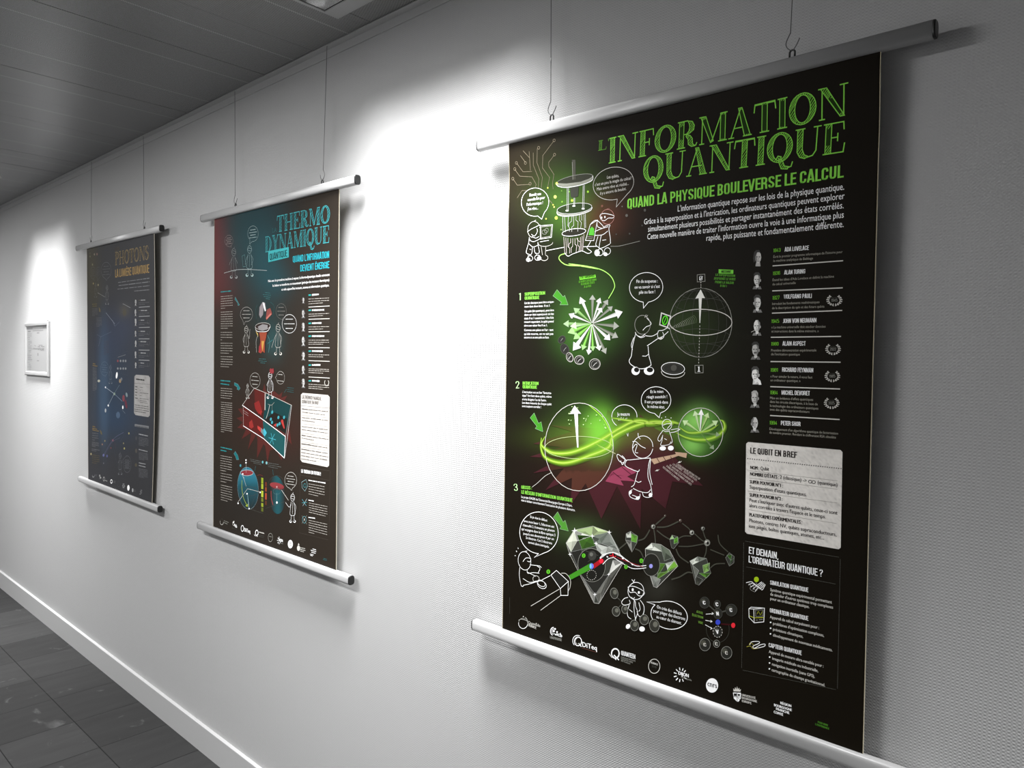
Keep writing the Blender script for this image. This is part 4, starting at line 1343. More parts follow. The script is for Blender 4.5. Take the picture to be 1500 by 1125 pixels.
# star burst, spheres and ribbons of light
P.begin('star_burst', 'dark red star burst')
star = [(806, 623), (838, 632), (781, 650), (822, 655), (776, 669), (822, 672), (781, 693), (826, 686), (799, 718), (838, 700), (836, 740), (858, 708), (881, 760), (904, 712), (938, 775), (940, 716), (975, 745), (985, 705), (1030, 712), (990, 672), (985, 640), (960, 628), (938, 607), (925, 628), (890, 600), (884, 628)]
def star_ink(x, y):
    q = ((x - 848.4) / 50) ** 2 + ((y - 654.7) / 64) ** 2
    a = .30 if q < 1 and y < 690 else .62
    g = math.exp(-(((x - 884) / 28) ** 2 + ((y - 632) / 36) ** 2))
    return mixc(INK1(x, y), hexc('4c2029' if q >= 1 else '5a3428'), a * (1 - g) * (1 if y < 735 or x < 890 else .75))
P.fill_fine(star, star_ink, -.5)
P.fill(kI(830, 930, 890, 845, 920, 838, 1075, 930, 940, 920, 975, 965), hexc('903e56'), 2)
P.fill(kJ(40, 870, 95, 790, 180, 748, 260, 765, 292, 800, 160, 858, 190, 908), hexc('903e56'), 2)
L(P, kJ, 2.0, hexc('4c1a28'), 100, 795, 170, 850, lv=3); L(P, kJ, 2.0, hexc('4c1a28'), 175, 755, 250, 815, lv=3)
P.fill(kJ(412, 690, 620, 648, 612, 630, 712, 640, 705, 680, 640, 662, 440, 732), hexc('b89a80'), 2)
for x in (470, 530, 590):
    L(P, kJ, 2.0, hexc('4c2a24'), x - 15, 668, x + 15, 715, lv=3)
random.seed(11)
for x, y in ((650, 712), (465, 780)):
    P.fill(kJ(x - 18, y + 8, x + 4, y - 8, x + 2, y, x + 22, y - 8, x + 4, y + 8), OFF, 3)
P.begin('caption_label')
for t_, v in (("L'INTRICATION NE DÉPEND PAS DE", (622, 735, 815, 862)), ('LA DISTANCE : TESTÉE SUR PLUS', (592, 735, 790, 872)), ('DE 1000 KM, ELLE POURRAIT EN', (565, 745, 760, 885)), ('PRINCIPE FONCTIONNER SUR DES', (540, 752, 745, 908)), ('DISTANCES ILLIMITÉES', (510, 760, 645, 870))):
    T(P, kJ, t_, *v, 2.9, hexc('c4b8b0'), font='thin')
P.begin('light_ribbon', 'bright green ribbons of light between the spheres', 1)
R1 = kI(330, 560, 300, 620, 330, 660, 400, 695, 520, 695, 650, 655, 800, 580) + kJ(150, 440, 300, 372, 450, 395, 600, 400)
R2 = kI(300, 570, 296, 650, 330, 730, 430, 772, 540, 770, 700, 715, 850, 650) + kJ(100, 510, 250, 430, 400, 385, 520, 380, 640, 400)
R3 = kJ(620, 470, 700, 510, 800, 530, 900, 522, 980, 485, 1022, 430, 1010, 380, 980, 365)
R4 = kJ(640, 420, 720, 470, 820, 468, 900, 450, 970, 405)
R5 = kJ(90, 350, 250, 375, 400, 395, 560, 380, 650, 395)
def ribbon_ink(code, t):
    return lambda x, z: mixc(INK1(*project((x, P1.a + P1.b * z, z))), hexc(code), t)
for i, (R_, w) in enumerate(((R5, 12), (R1, 17), (R2, 17), (R4, 8), (R3, 11))):
    for ww, c_, t_, lv in ((1.0, '6a9424', .14, 0), (.85, '6a9424', .28, .4), (.68, '74a028', .45, .8), (.52, '80b02c', .62, 1.2), (.36, '90c034', .8, 1.6), (.20, 'a4cc44', .95, 2), (.09, 'bcd860', 1, 2.4)):
        P.line(R_, w * ww * 1.5, ribbon_ink(c_, t_), lv=lv, smooth=True, taper=True)
P.begin('sphere_drawing', 'large outlined sphere with a white arrow')
E(P, kI, 1.7, OFF, 610, 645, 282, 362, 0, lv=3)
E(P, kI, 1.2, hexc('c8d89a'), 608, 650, 278, 92, 0, lv=3)
S(P, kI, 2.0, hexc('b0f050'), 690, 300, 800, 400, 870, 530, 888, 640, lv=3)
P.fill(kI(573, 303, 627, 372, 600, 370, 605, 650, 594, 650, 570, 372, 533, 374), hexc('f0f0ea'), 3)
for i in range(26):
    x, y = 500 + random.random() * 330, 310 + random.random() * 180
    if ((x - 610) / 282) ** 2 + ((y - 645) / 362) ** 2 < .95:
        FE(P, kI, hexc('c8e8a0'), x, y, 3 + 4 * random.random(), 3 + 3 * random.random(), n=8, lv=3)
for i in range(15):
    t_ = i / 14
    x, y = 905 - 150 * t_, 700 - 68 * t_
    E(P, kI, .9, mixc(hexc('f0f0c0'), hexc('a0d040'), t_), x, y, 5 + 22 * t_, 2 + 5 * t_, 40, 180, 360, lv=4)
S(P, kI, 1.1, OFF, 385, 855, 330, 885, 270, 940, 225, 975, lv=3)
P.begin('sphere_drawing', 'small outlined sphere with several arrows')
def ball_ink(x, y):
    q = math.exp(-(((x - 1020) / 22) ** 2 + ((y - 617) / 17) ** 2))
    q2 = math.exp(-(((x - 1014) / 18) ** 2 + ((y - 652) / 14) ** 2))
    return mixc(hexc('2c4a1a'), hexc('84c45c'), min(1, q + .8 * q2))
P.fill_fine(kell(kJ, 823, 468, 183, 198, n=40), ball_ink, -2, .006)
E(P, kJ, 1.3, OFF, 823, 468, 185, 200, 0, lv=3)
for tx, ty, w, hl, c_ in ((675, 370, 28, 40, 'b8d890'), (775, 290, 26, 40, 'c0dca0'), (888, 305, 26, 40, 'b0d080'), (968, 372, 28, 42, 'b8d890'), (985, 490, 22, 34, '6c8a50'), (935, 610, 22, 34, '6c8a50'), (830, 275, 24, 50, 'f4f4ee')):
    arrow(P, kJ, 820, 470, tx, ty, w, hl, hexc(c_), lv=3)

def small_figure(P, k, label, strokes, dots=(), w=1.5):
    P.begin('cartoon_figure', label, lv=3)
    for s_ in strokes:
        S(P, k, w, WH, *s_)
    for x, y, rx, ry, r_ in dots:
        FE(P, k, WH, x, y, rx, ry, r_, lv=1)
small_figure(P, kJ, 'line drawing of a figure with its back turned, aiming a tool at the large sphere', (
    tuple(v for p in ell(347, 590, 84, 92, 10, 0, 350, 14) for v in p), (308, 475, 312, 505, 328, 525), (262, 545, 290, 545, 330, 580, 370, 600), (265, 600, 285, 570, 300, 575, 285, 630, 308, 638),
    (410, 680, 340, 685, 250, 695, 215, 700, 205, 745, 300, 790, 320, 775), (410, 680, 395, 740, 390, 830, 412, 905, 425, 985), (412, 690, 405, 800, 425, 900), (305, 795, 290, 850, 275, 900, 252, 918),
    (285, 865, 310, 880, 335, 872), (268, 930, 320, 955, 385, 965, 412, 940), (262, 940, 235, 960, 245, 1000, 300, 1022, 320, 1010, 325, 975), (345, 965, 355, 995, 390, 1005, 425, 995),
    (215, 700, 185, 680, 145, 650, 135, 665, 150, 700, 180, 720, 205, 700), (175, 660, 200, 690, 180, 735, 165, 700), (260, 985, 300, 1000)),
    ((305, 1008, 18, 10, -30), (410, 985, 14, 18, 0), (245, 965, 10, 16, 30)))
small_figure(P, kJ, 'line drawing of a small figure pointing at the small sphere', (
    tuple(v for p in ell(547, 405, 40, 44, 0, 0, 350, 12) for v in p), (510, 412, 545, 398, 582, 398, 560, 425, 548, 440), (510, 450, 540, 462, 570, 455), (512, 455, 480, 500, 472, 530, 490, 540, 510, 500),
    (512, 490, 505, 540, 497, 575, 560, 570, 580, 545), (565, 460, 580, 500, 590, 545, 578, 560), (575, 470, 610, 465, 655, 445), (580, 448, 625, 440, 655, 442), (525, 520, 545, 530)),
    ((512, 600, 26, 18, 0), (578, 598, 24, 20, 0), (503, 350, 3, 4, 0), (535, 342, 3, 4, 0), (580, 350, 4, 3, 0)), 1.2)
bubble(P, kJ, 195, 337, 104, 95, 0, (80, 224, 500), (('Je mesure', 138, 332, 240, 332), ('celui-ci...', 142, 370, 236, 374)), 5.0, 1.4, WH, 10)
bubble(P, kJ, 456, 203, 122, 110, 0, (84, 482, 348), (('Et le mien', 408, 145, 518, 143), ('réagit aussitôt !', 378, 188, 550, 186), ('Il est projeté dans', 362, 228, 556, 232), ('le même état.', 384, 266, 530, 272)), 4.3, 1.4, WH, 12)

# diamonds, laser, network
def gem(P, k, name_label, outline, facets, edge=OFF, w=.9):
    P.begin('diamond_drawing', name_label)
    P.fill(k(*outline), hexc('3a3c36'), 0)
    random.seed(len(facets) * 7 + len(name_label))
    for c_, *v in facets:
        n = len(v) // 2
        mx, my = sum(v[::2]) / n, sum(v[1::2]) / n
        for j in range(n):
            a, b = 2 * j, 2 * ((j + 1) % n)
            P.fill(k(v[a], v[a + 1], v[b], v[b + 1], mx, my), mixc(hexc(c_), BK, random.choice((0, .12, .3, .5, .68))), 1)
    P.line(k(*outline), w, edge, lv=2, closed=True)
    for c_, *v in facets:
        P.line(k(*v), .5, mixc(hexc(c_), WH, .3), lv=2, closed=True)
gem(P, kK, 'large grey and green cut diamond', (560, 535, 625, 430, 780, 398, 915, 445, 1035, 690, 830, 1035, 790, 1030, 590, 630), (
    ('d6dcc8', 560, 535, 625, 430, 650, 520, 600, 610), ('a8c088', 625, 430, 780, 398, 770, 480, 690, 455), ('c4d8a0', 780, 398, 915, 445, 770, 480), ('4a7a28', 650, 470, 770, 480, 800, 560, 690, 590), ('e4e8dc', 690, 455, 770, 480, 650, 520, 625, 430),
    ('6c746a', 915, 445, 850, 540, 800, 540, 770, 480), ('8a9088', 915, 445, 1000, 600, 850, 540), ('c8ccc4', 800, 540, 900, 570, 880, 640, 830, 640), ('a4a8a0', 960, 550, 1010, 640, 880, 640, 900, 570), ('2c2c28', 600, 610, 690, 590, 700, 780, 690, 810),
    ('d8d8d2', 945, 680, 1035, 690, 910, 800), ('565650', 910, 800, 1035, 690, 850, 990), ('3c3c38', 690, 810, 910, 800, 800, 960), ('8c8c86', 690, 810, 800, 960, 790, 1030), ('75756e', 800, 960, 910, 800, 850, 990, 830, 1035)))
for x, y, r_ in ((630, 435, 12), (775, 480, 10), (915, 448, 9), (592, 630, 8), (806, 540, 9), (797, 960, 8), (910, 795, 7)):
    P.fill(kK(x, y - r_ * 2.2, x + r_ * .4, y - r_ * .4, x + r_ * 2.2, y, x + r_ * .4, y + r_ * .4, x, y + r_ * 2.2, x - r_ * .4, y + r_ * .4, x - r_ * 2.2, y, x - r_ * .4, y - r_ * .4), WH, 3)
P.begin('atom_drawing', 'dark atom disc inside the large diamond')
FE(P, kK, hexc('1c1c18'), 770, 718, 112, 138, -8, lv=3)
E(P, kK, .9, GY, 770, 718, 112, 138, -8, lv=4)
FE(P, kK, hexc('3a3a36'), 775, 640, 34, 40, 0, lv=4); FE(P, kK, hexc('6a6a64'), 768, 630, 14, 16, 0, lv=4.5)
L(P, kK, 1.0, GYD, 720, 600, 825, 640, lv=4); L(P, kK, 1.0, GYD, 740, 690, 800, 650, lv=4)
for a in range(0, 360, 24):
    E(P, kK, 1.1, OFF, 770, 800, 38, 40, 0, a, a + 12, lv=4)
P.fill(kK(580, 805, 600, 838, 785, 742, 765, 700), hexc('3f8a24'), 5)
P.fill(kK(780, 712, 790, 748, 850, 705, 838, 672), hexc('a01a22'), 5)
FE(P, kK, hexc('6a78d8'), 770, 727, 18, 24, 0, lv=6); FE(P, kK, hexc('78c8e8'), 763, 727, 8, 18, 0, lv=6.5); FE(P, kK, hexc('e8283c'), 850, 684, 19, 20, 0, lv=6)
P.begin('fibre_drawing', 'white-edged light fibre joining two diamonds', lv=3)
S(P, kK, 1.6, WH, 838, 660, 870, 630, 940, 615, 1000, 630, 1060, 680, 1115, 715, lv=3)
FB = kK(840, 665, 900, 622, 950, 617) + kL(100, 478, 180, 520, 260, 575, 300, 585, 358, 580)
FB2 = kK(862, 712, 905, 668, 950, 655) + kL(100, 515, 160, 555, 240, 600, 300, 605, 358, 598)
P.line([((a[0] + b[0]) / 2, (a[1] + b[1]) / 2) for a, b in zip(FB, FB2)], 9, hexc('201a18'), lv=1, smooth=True)
P.line(FB, 1.6, WH, lv=2, smooth=True); P.line(FB2, 1.6, WH, lv=2, smooth=True)
S(P, kL, 2.2, hexc('d02030'), 70, 500, 90, 505, 96, 485, 104, 512, 122, 505, lv=3)
S(P, kL, 1.2, hexc('b02030'), 130, 515, 200, 545, 330, 590, lv=3)
for k, x, y in ((kK, 900, 650), (kL, 175, 525), (kL, 250, 572)):
    FE(P, k, WH, x, y, 8, 5, 30, lv=3)
for k, x, y, n_ in ((kK, 414, 772, '1'), (kK, 705, 640, '2'), (kK, 1053, 732, '3'), (kL, 320, 543, '4')):
    P.begin('number_badge', lv=4)
    FE(P, k, hexc('5cb82c'), x, y, 15, 18, 0, lv=1)
    T(P, k, n_, x - 5, y + 9, x + 6, y + 10, 3.2, BK, lv=2, font='head')
P.begin('network_drawing', 'grey curved links between the diamonds')
for v in ((145, 450, 170, 430, 205, 400), (295, 385, 345, 365, 385, 300), (270, 450, 310, 470, 335, 520), (415, 290, 425, 350, 430, 410), (440, 280, 520, 275, 610, 235), (440, 305, 490, 345, 540, 375), (430, 260, 470, 225, 505, 195), (610, 370, 650, 350, 710, 350),
          (590, 450, 620, 510, 690, 560), (610, 430, 700, 430, 810, 410), (735, 330, 790, 380, 810, 390), (640, 250, 690, 290, 705, 315), (800, 300, 815, 350, 830, 380), (555, 690, 620, 670, 680, 635, 720, 640), (830, 430, 825, 480, 810, 520), (860, 455, 920, 480, 970, 500), (920, 340, 935, 410, 1000, 475), (850, 610, 900, 570, 975, 565)):
    S(P, kL, 3.2 if v[0] < 600 else 2.6, hexc('45453c'), *v, lv=0)
gem(P, kL, 'second cut diamond, white and green', (400, 405, 470, 415, 540, 460, 605, 585, 440, 755, 415, 745, 355, 560, 350, 450), (
    ('e8ece0', 350, 450, 400, 405, 420, 430, 480, 470, 400, 460), ('b8c0b0', 400, 405, 470, 415, 480, 470, 420, 430), ('6a7464', 480, 470, 470, 415, 540, 460, 560, 520, 500, 545), ('d4dcd0', 510, 565, 575, 545, 530, 630), ('78b03c', 450, 640, 530, 630, 575, 545, 605, 585, 440, 690), ('5a8a30', 430, 560, 510, 565, 450, 660), ('a0a49c', 390, 650, 470, 690, 440, 755, 415, 745), ('f0f2ea', 560, 520, 605, 585, 575, 545)))
P.begin('atom_drawing', 'small dark atom disc inside the second diamond')
FE(P, kL, hexc('24241f'), 398, 575, 66, 88, 0, lv=3); E(P, kL, .8, GY, 398, 575, 66, 88, 0, lv=4)
FE(P, kL, hexc('9a98e0'), 395, 585, 14, 17, 0, lv=5)
for lab_, o_, f_ in (('small green diamond between the first two', (200, 330, 235, 312, 290, 350, 288, 395, 245, 475, 195, 380), (('c8ccc0', 200, 330, 235, 312, 240, 360, 205, 360), ('68a83a', 240, 330, 290, 350, 280, 400, 240, 390), ('8c8c84', 195, 380, 240, 390, 245, 475))),
    ('third cut diamond, white top and green side', (700, 545, 760, 512, 830, 525, 865, 640, 770, 735, 745, 725), (('e0e4d8', 700, 545, 760, 512, 770, 550, 720, 575), ('7c8478', 760, 512, 830, 525, 770, 550), ('8ab860', 800, 580, 855, 560, 850, 620, 810, 640), ('5a9030', 770, 640, 865, 640, 830, 680), ('b0b4a8', 720, 575, 770, 620, 745, 680), ('4a4c44', 745, 725, 740, 660, 800, 690, 770, 735))),
    ('tiny green diamond', (542, 375, 560, 342, 605, 355, 612, 400, 572, 450, 555, 440), (('a8c890', 542, 375, 560, 342, 575, 370), ('5a9a30', 575, 370, 605, 355, 605, 400, 575, 410))),
    ('tiny dark green diamond at the right', (980, 520, 1010, 480, 1048, 510, 1045, 560, 1010, 585), (('3c6a20', 990, 500, 1030, 495, 1020, 540), ('2a4a18', 1020, 540, 1048, 520, 1010, 580)))):
    gem(P, kL, lab_, o_, f_, GY, .6)
P.begin('network_drawing', 'tiny glassy nodes')
for x, y, r_, c_ in ((412, 275, 17, '7c7c74'), (625, 228, 12, '5a4a44'), (715, 322, 18, '8c8c84'), (802, 290, 15, '6a6a64'), (835, 402, 24, '84847c'), (505, 190, 8, '5a5048')):
    FE(P, kL, hexc(c_), x, y, r_, r_ * 1.1, 0, lv=1, n=14); FE(P, kL, OFF, x - r_ * .3, y - r_ * .3, r_ * .35, r_ * .3, 0, lv=2, n=8); FE(P, kL, BK, x + r_ * .2, y + r_ * .1, r_ * .4, r_ * .5, 0, lv=2, n=8)

bubble(P, kK, 336, 452, 158, 172, -10, (94, 298, 655), (('Si je vise le défaut', 263, 328, 405, 360), ("avec mon laser 1, l'électron est", 212, 362, 462, 412), ('chatouillé 2. Il émettra un photon', 202, 396, 466, 446), ('qui voyagera dans la fibre optique 3', 192, 428, 472, 482), ("jusqu'à son absorption 4 par un", 207, 466, 460, 514), ('2e électron. Ces 2 électrons', 227, 500, 444, 548), ('seront alors intriqués.', 248, 538, 422, 578)), 3.5, 1.7, WH, 8)
small_figure(P, kK, 'line drawing of a figure working a lever of the laser', (
    tuple(v for p in ell(218, 683, 52, 76, -8, 0, 350, 12) for v in p), (205, 690, 230, 660, 268, 665, 262, 690, 240, 685), (180, 735, 175, 800, 190, 885, 210, 892), (240, 755, 245, 785, 290, 780, 340, 785), (262, 715, 300, 720, 340, 725, 358, 740), (320, 725, 345, 745, 330, 780),
    (205, 828, 260, 860, 320, 848), (205, 885, 270, 870, 330, 850), (240, 775, 290, 800, 310, 810), (222, 600, 228, 612), (238, 598, 232, 610)), ((152, 605, 3, 6, -20), (165, 580, 2, 6, -20), (142, 640, 5, 2, 0)), 1.4)
P.begin('laser_drawing', 'line drawing of a laser housing')
L(P, kK, 1.6, WH, 435, 800, 480, 762, 578, 852, 512, 912, closed=True)
L(P, kK, 1.5, WH, 512, 912, 516, 968, 575, 968, 578, 852)
S(P, kK, 1.4, OFF, 520, 785, 560, 790, 595, 840, 592, 900, 575, 935)
L(P, kK, 1.5, WH, 360, 840, 430, 805); L(P, kK, 1.4, OFF, 505, 915, 270, 1055); L(P, kK, 1.4, OFF, 520, 965, 350, 1090)
E(P, kK, 1.5, WH, 360, 880, 40, 28, 35); E(P, kK, 1.4, WH, 355, 868, 36, 22, 35); E(P, kK, 1.4, OFF, 312, 832, 26, 26)
P.fill(kK(440, 800, 480, 768, 572, 852, 512, 905), hexc('22221e'), 0)
L(P, kK, .7, GYD, 95, 985, 95, 1120)

small_figure(P, kL, 'line drawing of a figure in goggles carrying atom balls', (
    tuple(v for p in ell(277, 780, 62, 68, 10, 0, 350, 14) for v in p), (215, 750, 240, 742, 285, 752, 340, 785, 335, 812, 300, 818, 270, 790, 230, 790, 215, 750), (245, 690, 262, 712), (268, 690, 258, 712), (240, 828, 255, 840, 268, 830),
    (240, 835, 270, 860, 275, 900, 290, 950, 270, 1010), (215, 830, 185, 840, 165, 870, 185, 890, 230, 880, 225, 850), (225, 890, 210, 940, 215, 980, 240, 1000), (310, 850, 340, 900, 335, 960, 305, 980, 285, 940), (265, 845, 262, 920, 275, 1010), (300, 870, 310, 920, 300, 940), (225, 925, 250, 945)),
    ((252, 770, 8, 12, 0), (300, 792, 8, 11, 0), (215, 1058, 16, 20, 30), (325, 1078, 22, 20, 10)), 1.5)
P.begin('ball_drawing', 'dark glossy balls held by the goggled figure')
for x, y, rx, ry in ((107, 798, 30, 42), (122, 940, 30, 38), (265, 1050, 32, 42), (342, 1005, 34, 40), (422, 1052, 38, 50), (190, 925, 24, 32)):
    FE(P, kL, hexc('34342e'), x, y, rx, ry, -10, lv=4); FE(P, kL, hexc('6a6a60'), x + rx * .2, y - ry * .2, rx * .5, ry * .45, 0, lv=4.5); E(P, kL, 1.0, GY, x, y, rx, ry, -10, lv=5)
L(P, kL, 2.2, GYD, 128, 830, 165, 862, lv=3); L(P, kL, 2.0, GYD, 135, 915, 160, 890, lv=3); L(P, kL, 2.4, GYD, 355, 1030, 400, 1035, lv=3)
bubble(P, kL, 537, 970, 145, 108, 14, (219, 362, 866), (('On crée des défauts', 440, 915, 636, 970), ('pour piéger des électrons', 412, 945, 664, 1012), ('au cœur du diamant.', 437, 992, 636, 1045)), 4.6, 1.7, WH, 10)
P.begin('molecule_drawing', 'ball and stick molecule lettered C, N and V')
MB = ((815, 872, 38, 44, 'C'), (915, 885, 26, 32, 'C'), (1025, 930, 44, 46, 'C'), (920, 958, 34, 40, 'N'), (918, 1100, 36, 44, 'V'))
for v in ((850, 895, 895, 935), (905, 915, 915, 930), (950, 945, 985, 935)):
    L(P, kL, 3.0, GYD, *v, lv=0)
for x, y, rx, ry, t_ in MB:
    FE(P, kL, hexc('2c2c28'), x, y, rx, ry, 0, lv=1)
    FE(P, kL, hexc('48483f'), x - rx * .25, y - ry * .3, rx * .5, ry * .4, 0, lv=1.5)
    if t_ == 'V':
        for a in range(0, 360, 30):
            E(P, kL, 1.3, OFF, x, y, rx, ry, 0, a, a + 16, lv=2)
    else:
        E(P, kL, .9, GYD, x, y, rx, ry, 0, lv=2)
    T(P, kL, t_, x - 11, y + 14, x + 13, y + 16, 5.6, WH, font='fat', lv=3)
kQ2 = kQ
for x, y in ((352, 20), (434, 14), (505, 78)):
    rx, ry = (38, 44) if x != 434 else (22, 26)
    FE(P, kQ, hexc('2a2a26'), x, y, rx, ry, 0, lv=1); FE(P, kQ, hexc('4c4c42'), x - rx * .3, y - ry * .3, rx * .5, ry * .4, 0, lv=1.5)
    E(P, kQ, .9, GY, x, y, rx, ry, 0, lv=2); T(P, kQ, 'C', x - 9, y + 12, x + 13, y + 16, 5.2, OFF, font='fat', lv=3)
FE(P, kL, hexc('3c4cc8'), 920, 1025, 19, 21, 0, lv=3)
L(P, kL, 3.5, hexc('3a1014'), 945, 1040, 1020, 1045, lv=0); FE(P, kL, hexc('e8303c'), 1040, 1050, 16, 20, 0, lv=2)
E(P, kL, .7, GYD, 918, 1080, 90, 105, 0, -20, 200, lv=0)
for t_, v in (('AZOTE', (752, 950, 802, 965)), ('ÉLECTRON', (718, 975, 806, 1000)), ('VIDE', (766, 1032, 803, 1042))):
    T(P, kL, t_, *v, 3.4, hexc('6e9a3c'), font='head')
for x0, y0, x1, y1 in ((825, 962, 885, 958), (822, 1010, 875, 1020), (820, 1045, 875, 1075)):
    L(P, kL, 1.2, WH, x0, y0, x1, y1, lv=3)
    L(P, kL, 1.2, WH, x1 - 12, y1 - 10, x1, y1, x1 - 14, y1 + 6, lv=3)

# pale info card
P.begin('info_card', 'pale mottled card LE QUBIT EN BREF')
def card(P, c, n, m, base, rnd, seed):
    """rounded four-corner card (TL TR BR BL in photo pixels) with mottled paper tone"""
    random.seed(seed)
    pts, col = [], []
    for j in range(m + 1):
        v = j / m
        for i in range(n + 1):
            u = i / n
            x = (c[0][0] * (1 - u) + c[1][0] * u) * (1 - v) + (c[3][0] * (1 - u) + c[2][0] * u) * v
            y = (c[0][1] * (1 - u) + c[1][1] * u) * (1 - v) + (c[3][1] * (1 - u) + c[2][1] * u) * v
            pts.append(P.at(x, y))
            r_ = random.random() * .16 + .10 * math.sin(u * 9 + 3 * math.sin(v * 6)) * math.sin(v * 11 + 2 * u) + (.16 if random.random() < .08 else 0)
            col.append(mixc(hexc(base), hexc('55504c'), max(0, min(.6, r_))))
    cm = {}
    f = []
    for j in range(m):
        for i in range(n):
            if (i in (0, n - 1)) and (j in (0, m - 1)):
                a = j * (n + 1) + i
                q = [a, a + n + 1, a + n + 2, a + 1]
                drop = {(0, 0): 0, (0, m - 1): 1, (n - 1, m - 1): 2, (n - 1, 0): 3}[(i, j)]
                q.pop(drop)
                f.append(tuple(q))
            else:
                a = j * (n + 1) + i
                f.append((a, a + n + 1, a + n + 2, a + 1))
    look = {tuple(p): c_ for p, c_ in zip(pts, col)}
    P._add(pts, f, lambda x, z: look[(x, z)], 0)
card(P, kM(137, 102, 973, 174, 957, 1036, 127, 896), 48, 52, 'e6e2dc', 12, 5)
dk = hexc('241e1c')
T(P, kM, 'LE QUBIT EN BREF', 172, 202, 580, 243, 8.8, dk, font='fat')
for i in range(42):
    t_ = (i + .5) / 42
    FE(P, kM, dk, 142 + 828 * t_, 246 + 89 * t_, 5, 5, n=8, lv=1)
for v in ((165, 352, 930, 440), (165, 416, 930, 513), (150, 528, 925, 632), (160, 690, 922, 810)):
    L(P, kM, .6, hexc('6c665e'), *v)
for t_, v in (('NOM :', (170, 338, 248, 345)), ("NOMBRE D'ÉTATS :", (168, 393, 420, 423)), ('SUPER POUVOIR N°1 :', (166, 461, 456, 497)), ('SUPER POUVOIR N°2 :', (165, 575, 452, 613)), ('PLATEFORMES EXPÉRIMENTALES :', (162, 747, 623, 815))):
    T(P, kM, t_, *v, 5.0, dk, bold=.10)
for t_, v in (('Qubit', (260, 346, 335, 352)), ('2 (classique) ->', (428, 420, 662, 453)), ('(quantique)', (754, 466, 930, 490)), ("Superposition d'états quantiques.", (165, 506, 662, 574)), ("Peut s'intriquer avec d'autres qubits, ceux-ci sont", (163, 620, 928, 733)), ("alors corrélés à travers l'espace et le temps.", (163, 666, 828, 767)),
              ('Photons, centres NV, qubits supraconducteurs,', (160, 796, 922, 922)), ('ions piégés, boîtes quantiques, atomes, etc...', (160, 844, 815, 950))):
    T(P, kM, t_, *v, 5.2, dk, bold=.035)
E(P, kM, 1.4, dk, 693, 447, 15, 12, 8); E(P, kM, 1.4, dk, 723, 451, 15, 12, 8)

P.begin('outlook_panel', 'dotted panel ET DEMAIN, L\'ORDINATEUR QUANTIQUE ?')
T(P, kN, 'ET DEMAIN,', 138, 105, 362, 150, 9.8, WH, font='head')
T(P, kN, "L'ORDINATEUR QUANTIQUE ?", 137, 172, 697, 282, 10.0, WH, font='head')
def dotted(P, k, x0, y0, x1, y1, n, col):
    for i in range(n):
        a, b = i / n, (i + .5) / n
        L(P, k, .55, col, x0 + (x1 - x0) * a, y0 + (y1 - y0) * a, x0 + (x1 - x0) * b, y0 + (y1 - y0) * b)
for v in ((112, 14, 815, 134, 110), (100, 26, 84, 965, 130), (824, 150, 802, 1120, 130), (95, 980, 790, 1125, 110), (120, 207, 790, 335, 100)):
    dotted(P, kN, *v, mixc(GY, BK, .35))
for t_, v in (('SIMULATION QUANTIQUE', (298, 338, 585, 396)), ('ORDINATEUR QUANTIQUE', (296, 546, 585, 609)), ('CAPTEUR QUANTIQUE', (288, 806, 535, 868))):
    T(P, kN, t_, *v, 6.2, WH, font='head')
for t_, v in (('Système quantique expérimental permettant', (298, 386, 760, 481)), ("de simuler d'autres systèmes trop complexes", (298, 419, 770, 520)), ('pour un ordinateur classique.', (298, 452, 592, 516)), ('Appareil de calcul surpuissant pour :', (296, 590, 665, 672)), ("problèmes d'optimisation complexes,", (318, 638, 702, 730)),
              ('prévisions climatiques,', (318, 682, 545, 738)), ('développement de nouveaux médicaments.', (318, 726, 765, 840)), ('Appareil de mesure ultra-sensible pour :', (288, 850, 698, 960)), ('imagerie médicale ou industrielle,', (312, 900, 658, 995)), ('navigation inertielle (sans GPS),', (310, 943, 632, 1037)), ('cartographie du champs gravitationnel.', (308, 986, 710, 1103))):
    T(P, kN, t_, *v, 4.2, OFF, bold=.03)
for x, y in ((301, 622), (301, 666), (300, 708), (294, 882), (293, 926), (292, 970)):
    FE(P, kN, WH, x, y, 6, 6, n=10)
P.begin('icon_drawing', 'grid sheet dented by a yellow-green ball')
for i in range(5):
    a = i * 17
    S(P, kN, 1.2, WH, 118 + a, 325 + a * .95, 160 + a * .8, 318 + a * .6, 190 + a * .7, 345 + a * .5, 235 + a * .4, 318 + a * .3)
    S(P, kN, .9, GY, 135 + 28 * i, 322, 150 + 26 * i, 345, 150 + 24 * i, 375 - i * 4, 185 + 18 * i, 395 - i * 14)
FE(P, kN, hexc('a8c81e'), 195, 300, 18, 20, 0, lv=2)
P.begin('icon_drawing', 'old computer monitor icon')
L(P, kN, 1.4, WH, 138, 520, 155, 508, 255, 515, 252, 585, 250, 618, 178, 625, 140, 585, closed=True)
L(P, kN, 1.2, WH, 138, 520, 175, 522, 255, 515); L(P, kN, 1.2, WH, 175, 522, 178, 625); L(P, kN, 1.4, hexc('b8c030'), 140, 572, 178, 588, 252, 585)
L(P, kN, .9, GY, 188, 530, 245, 528, 244, 575, 190, 578, closed=True); S(P, kN, 1.0, hexc('9aa030'), 200, 560, 210, 540, 225, 565, 238, 540)
L(P, kN, 1.2, GY, 190, 605, 205, 604); L(P, kN, 1.2, GY, 215, 602, 242, 600)
P.begin('icon_drawing', 'pen-like sensor icon')
S(P, kN, 1.4, WH, 145, 790, 160, 768, 210, 765, 215, 778, 170, 800, 180, 815, 225, 790, 258, 785, 255, 800, 215, 812, 180, 818)
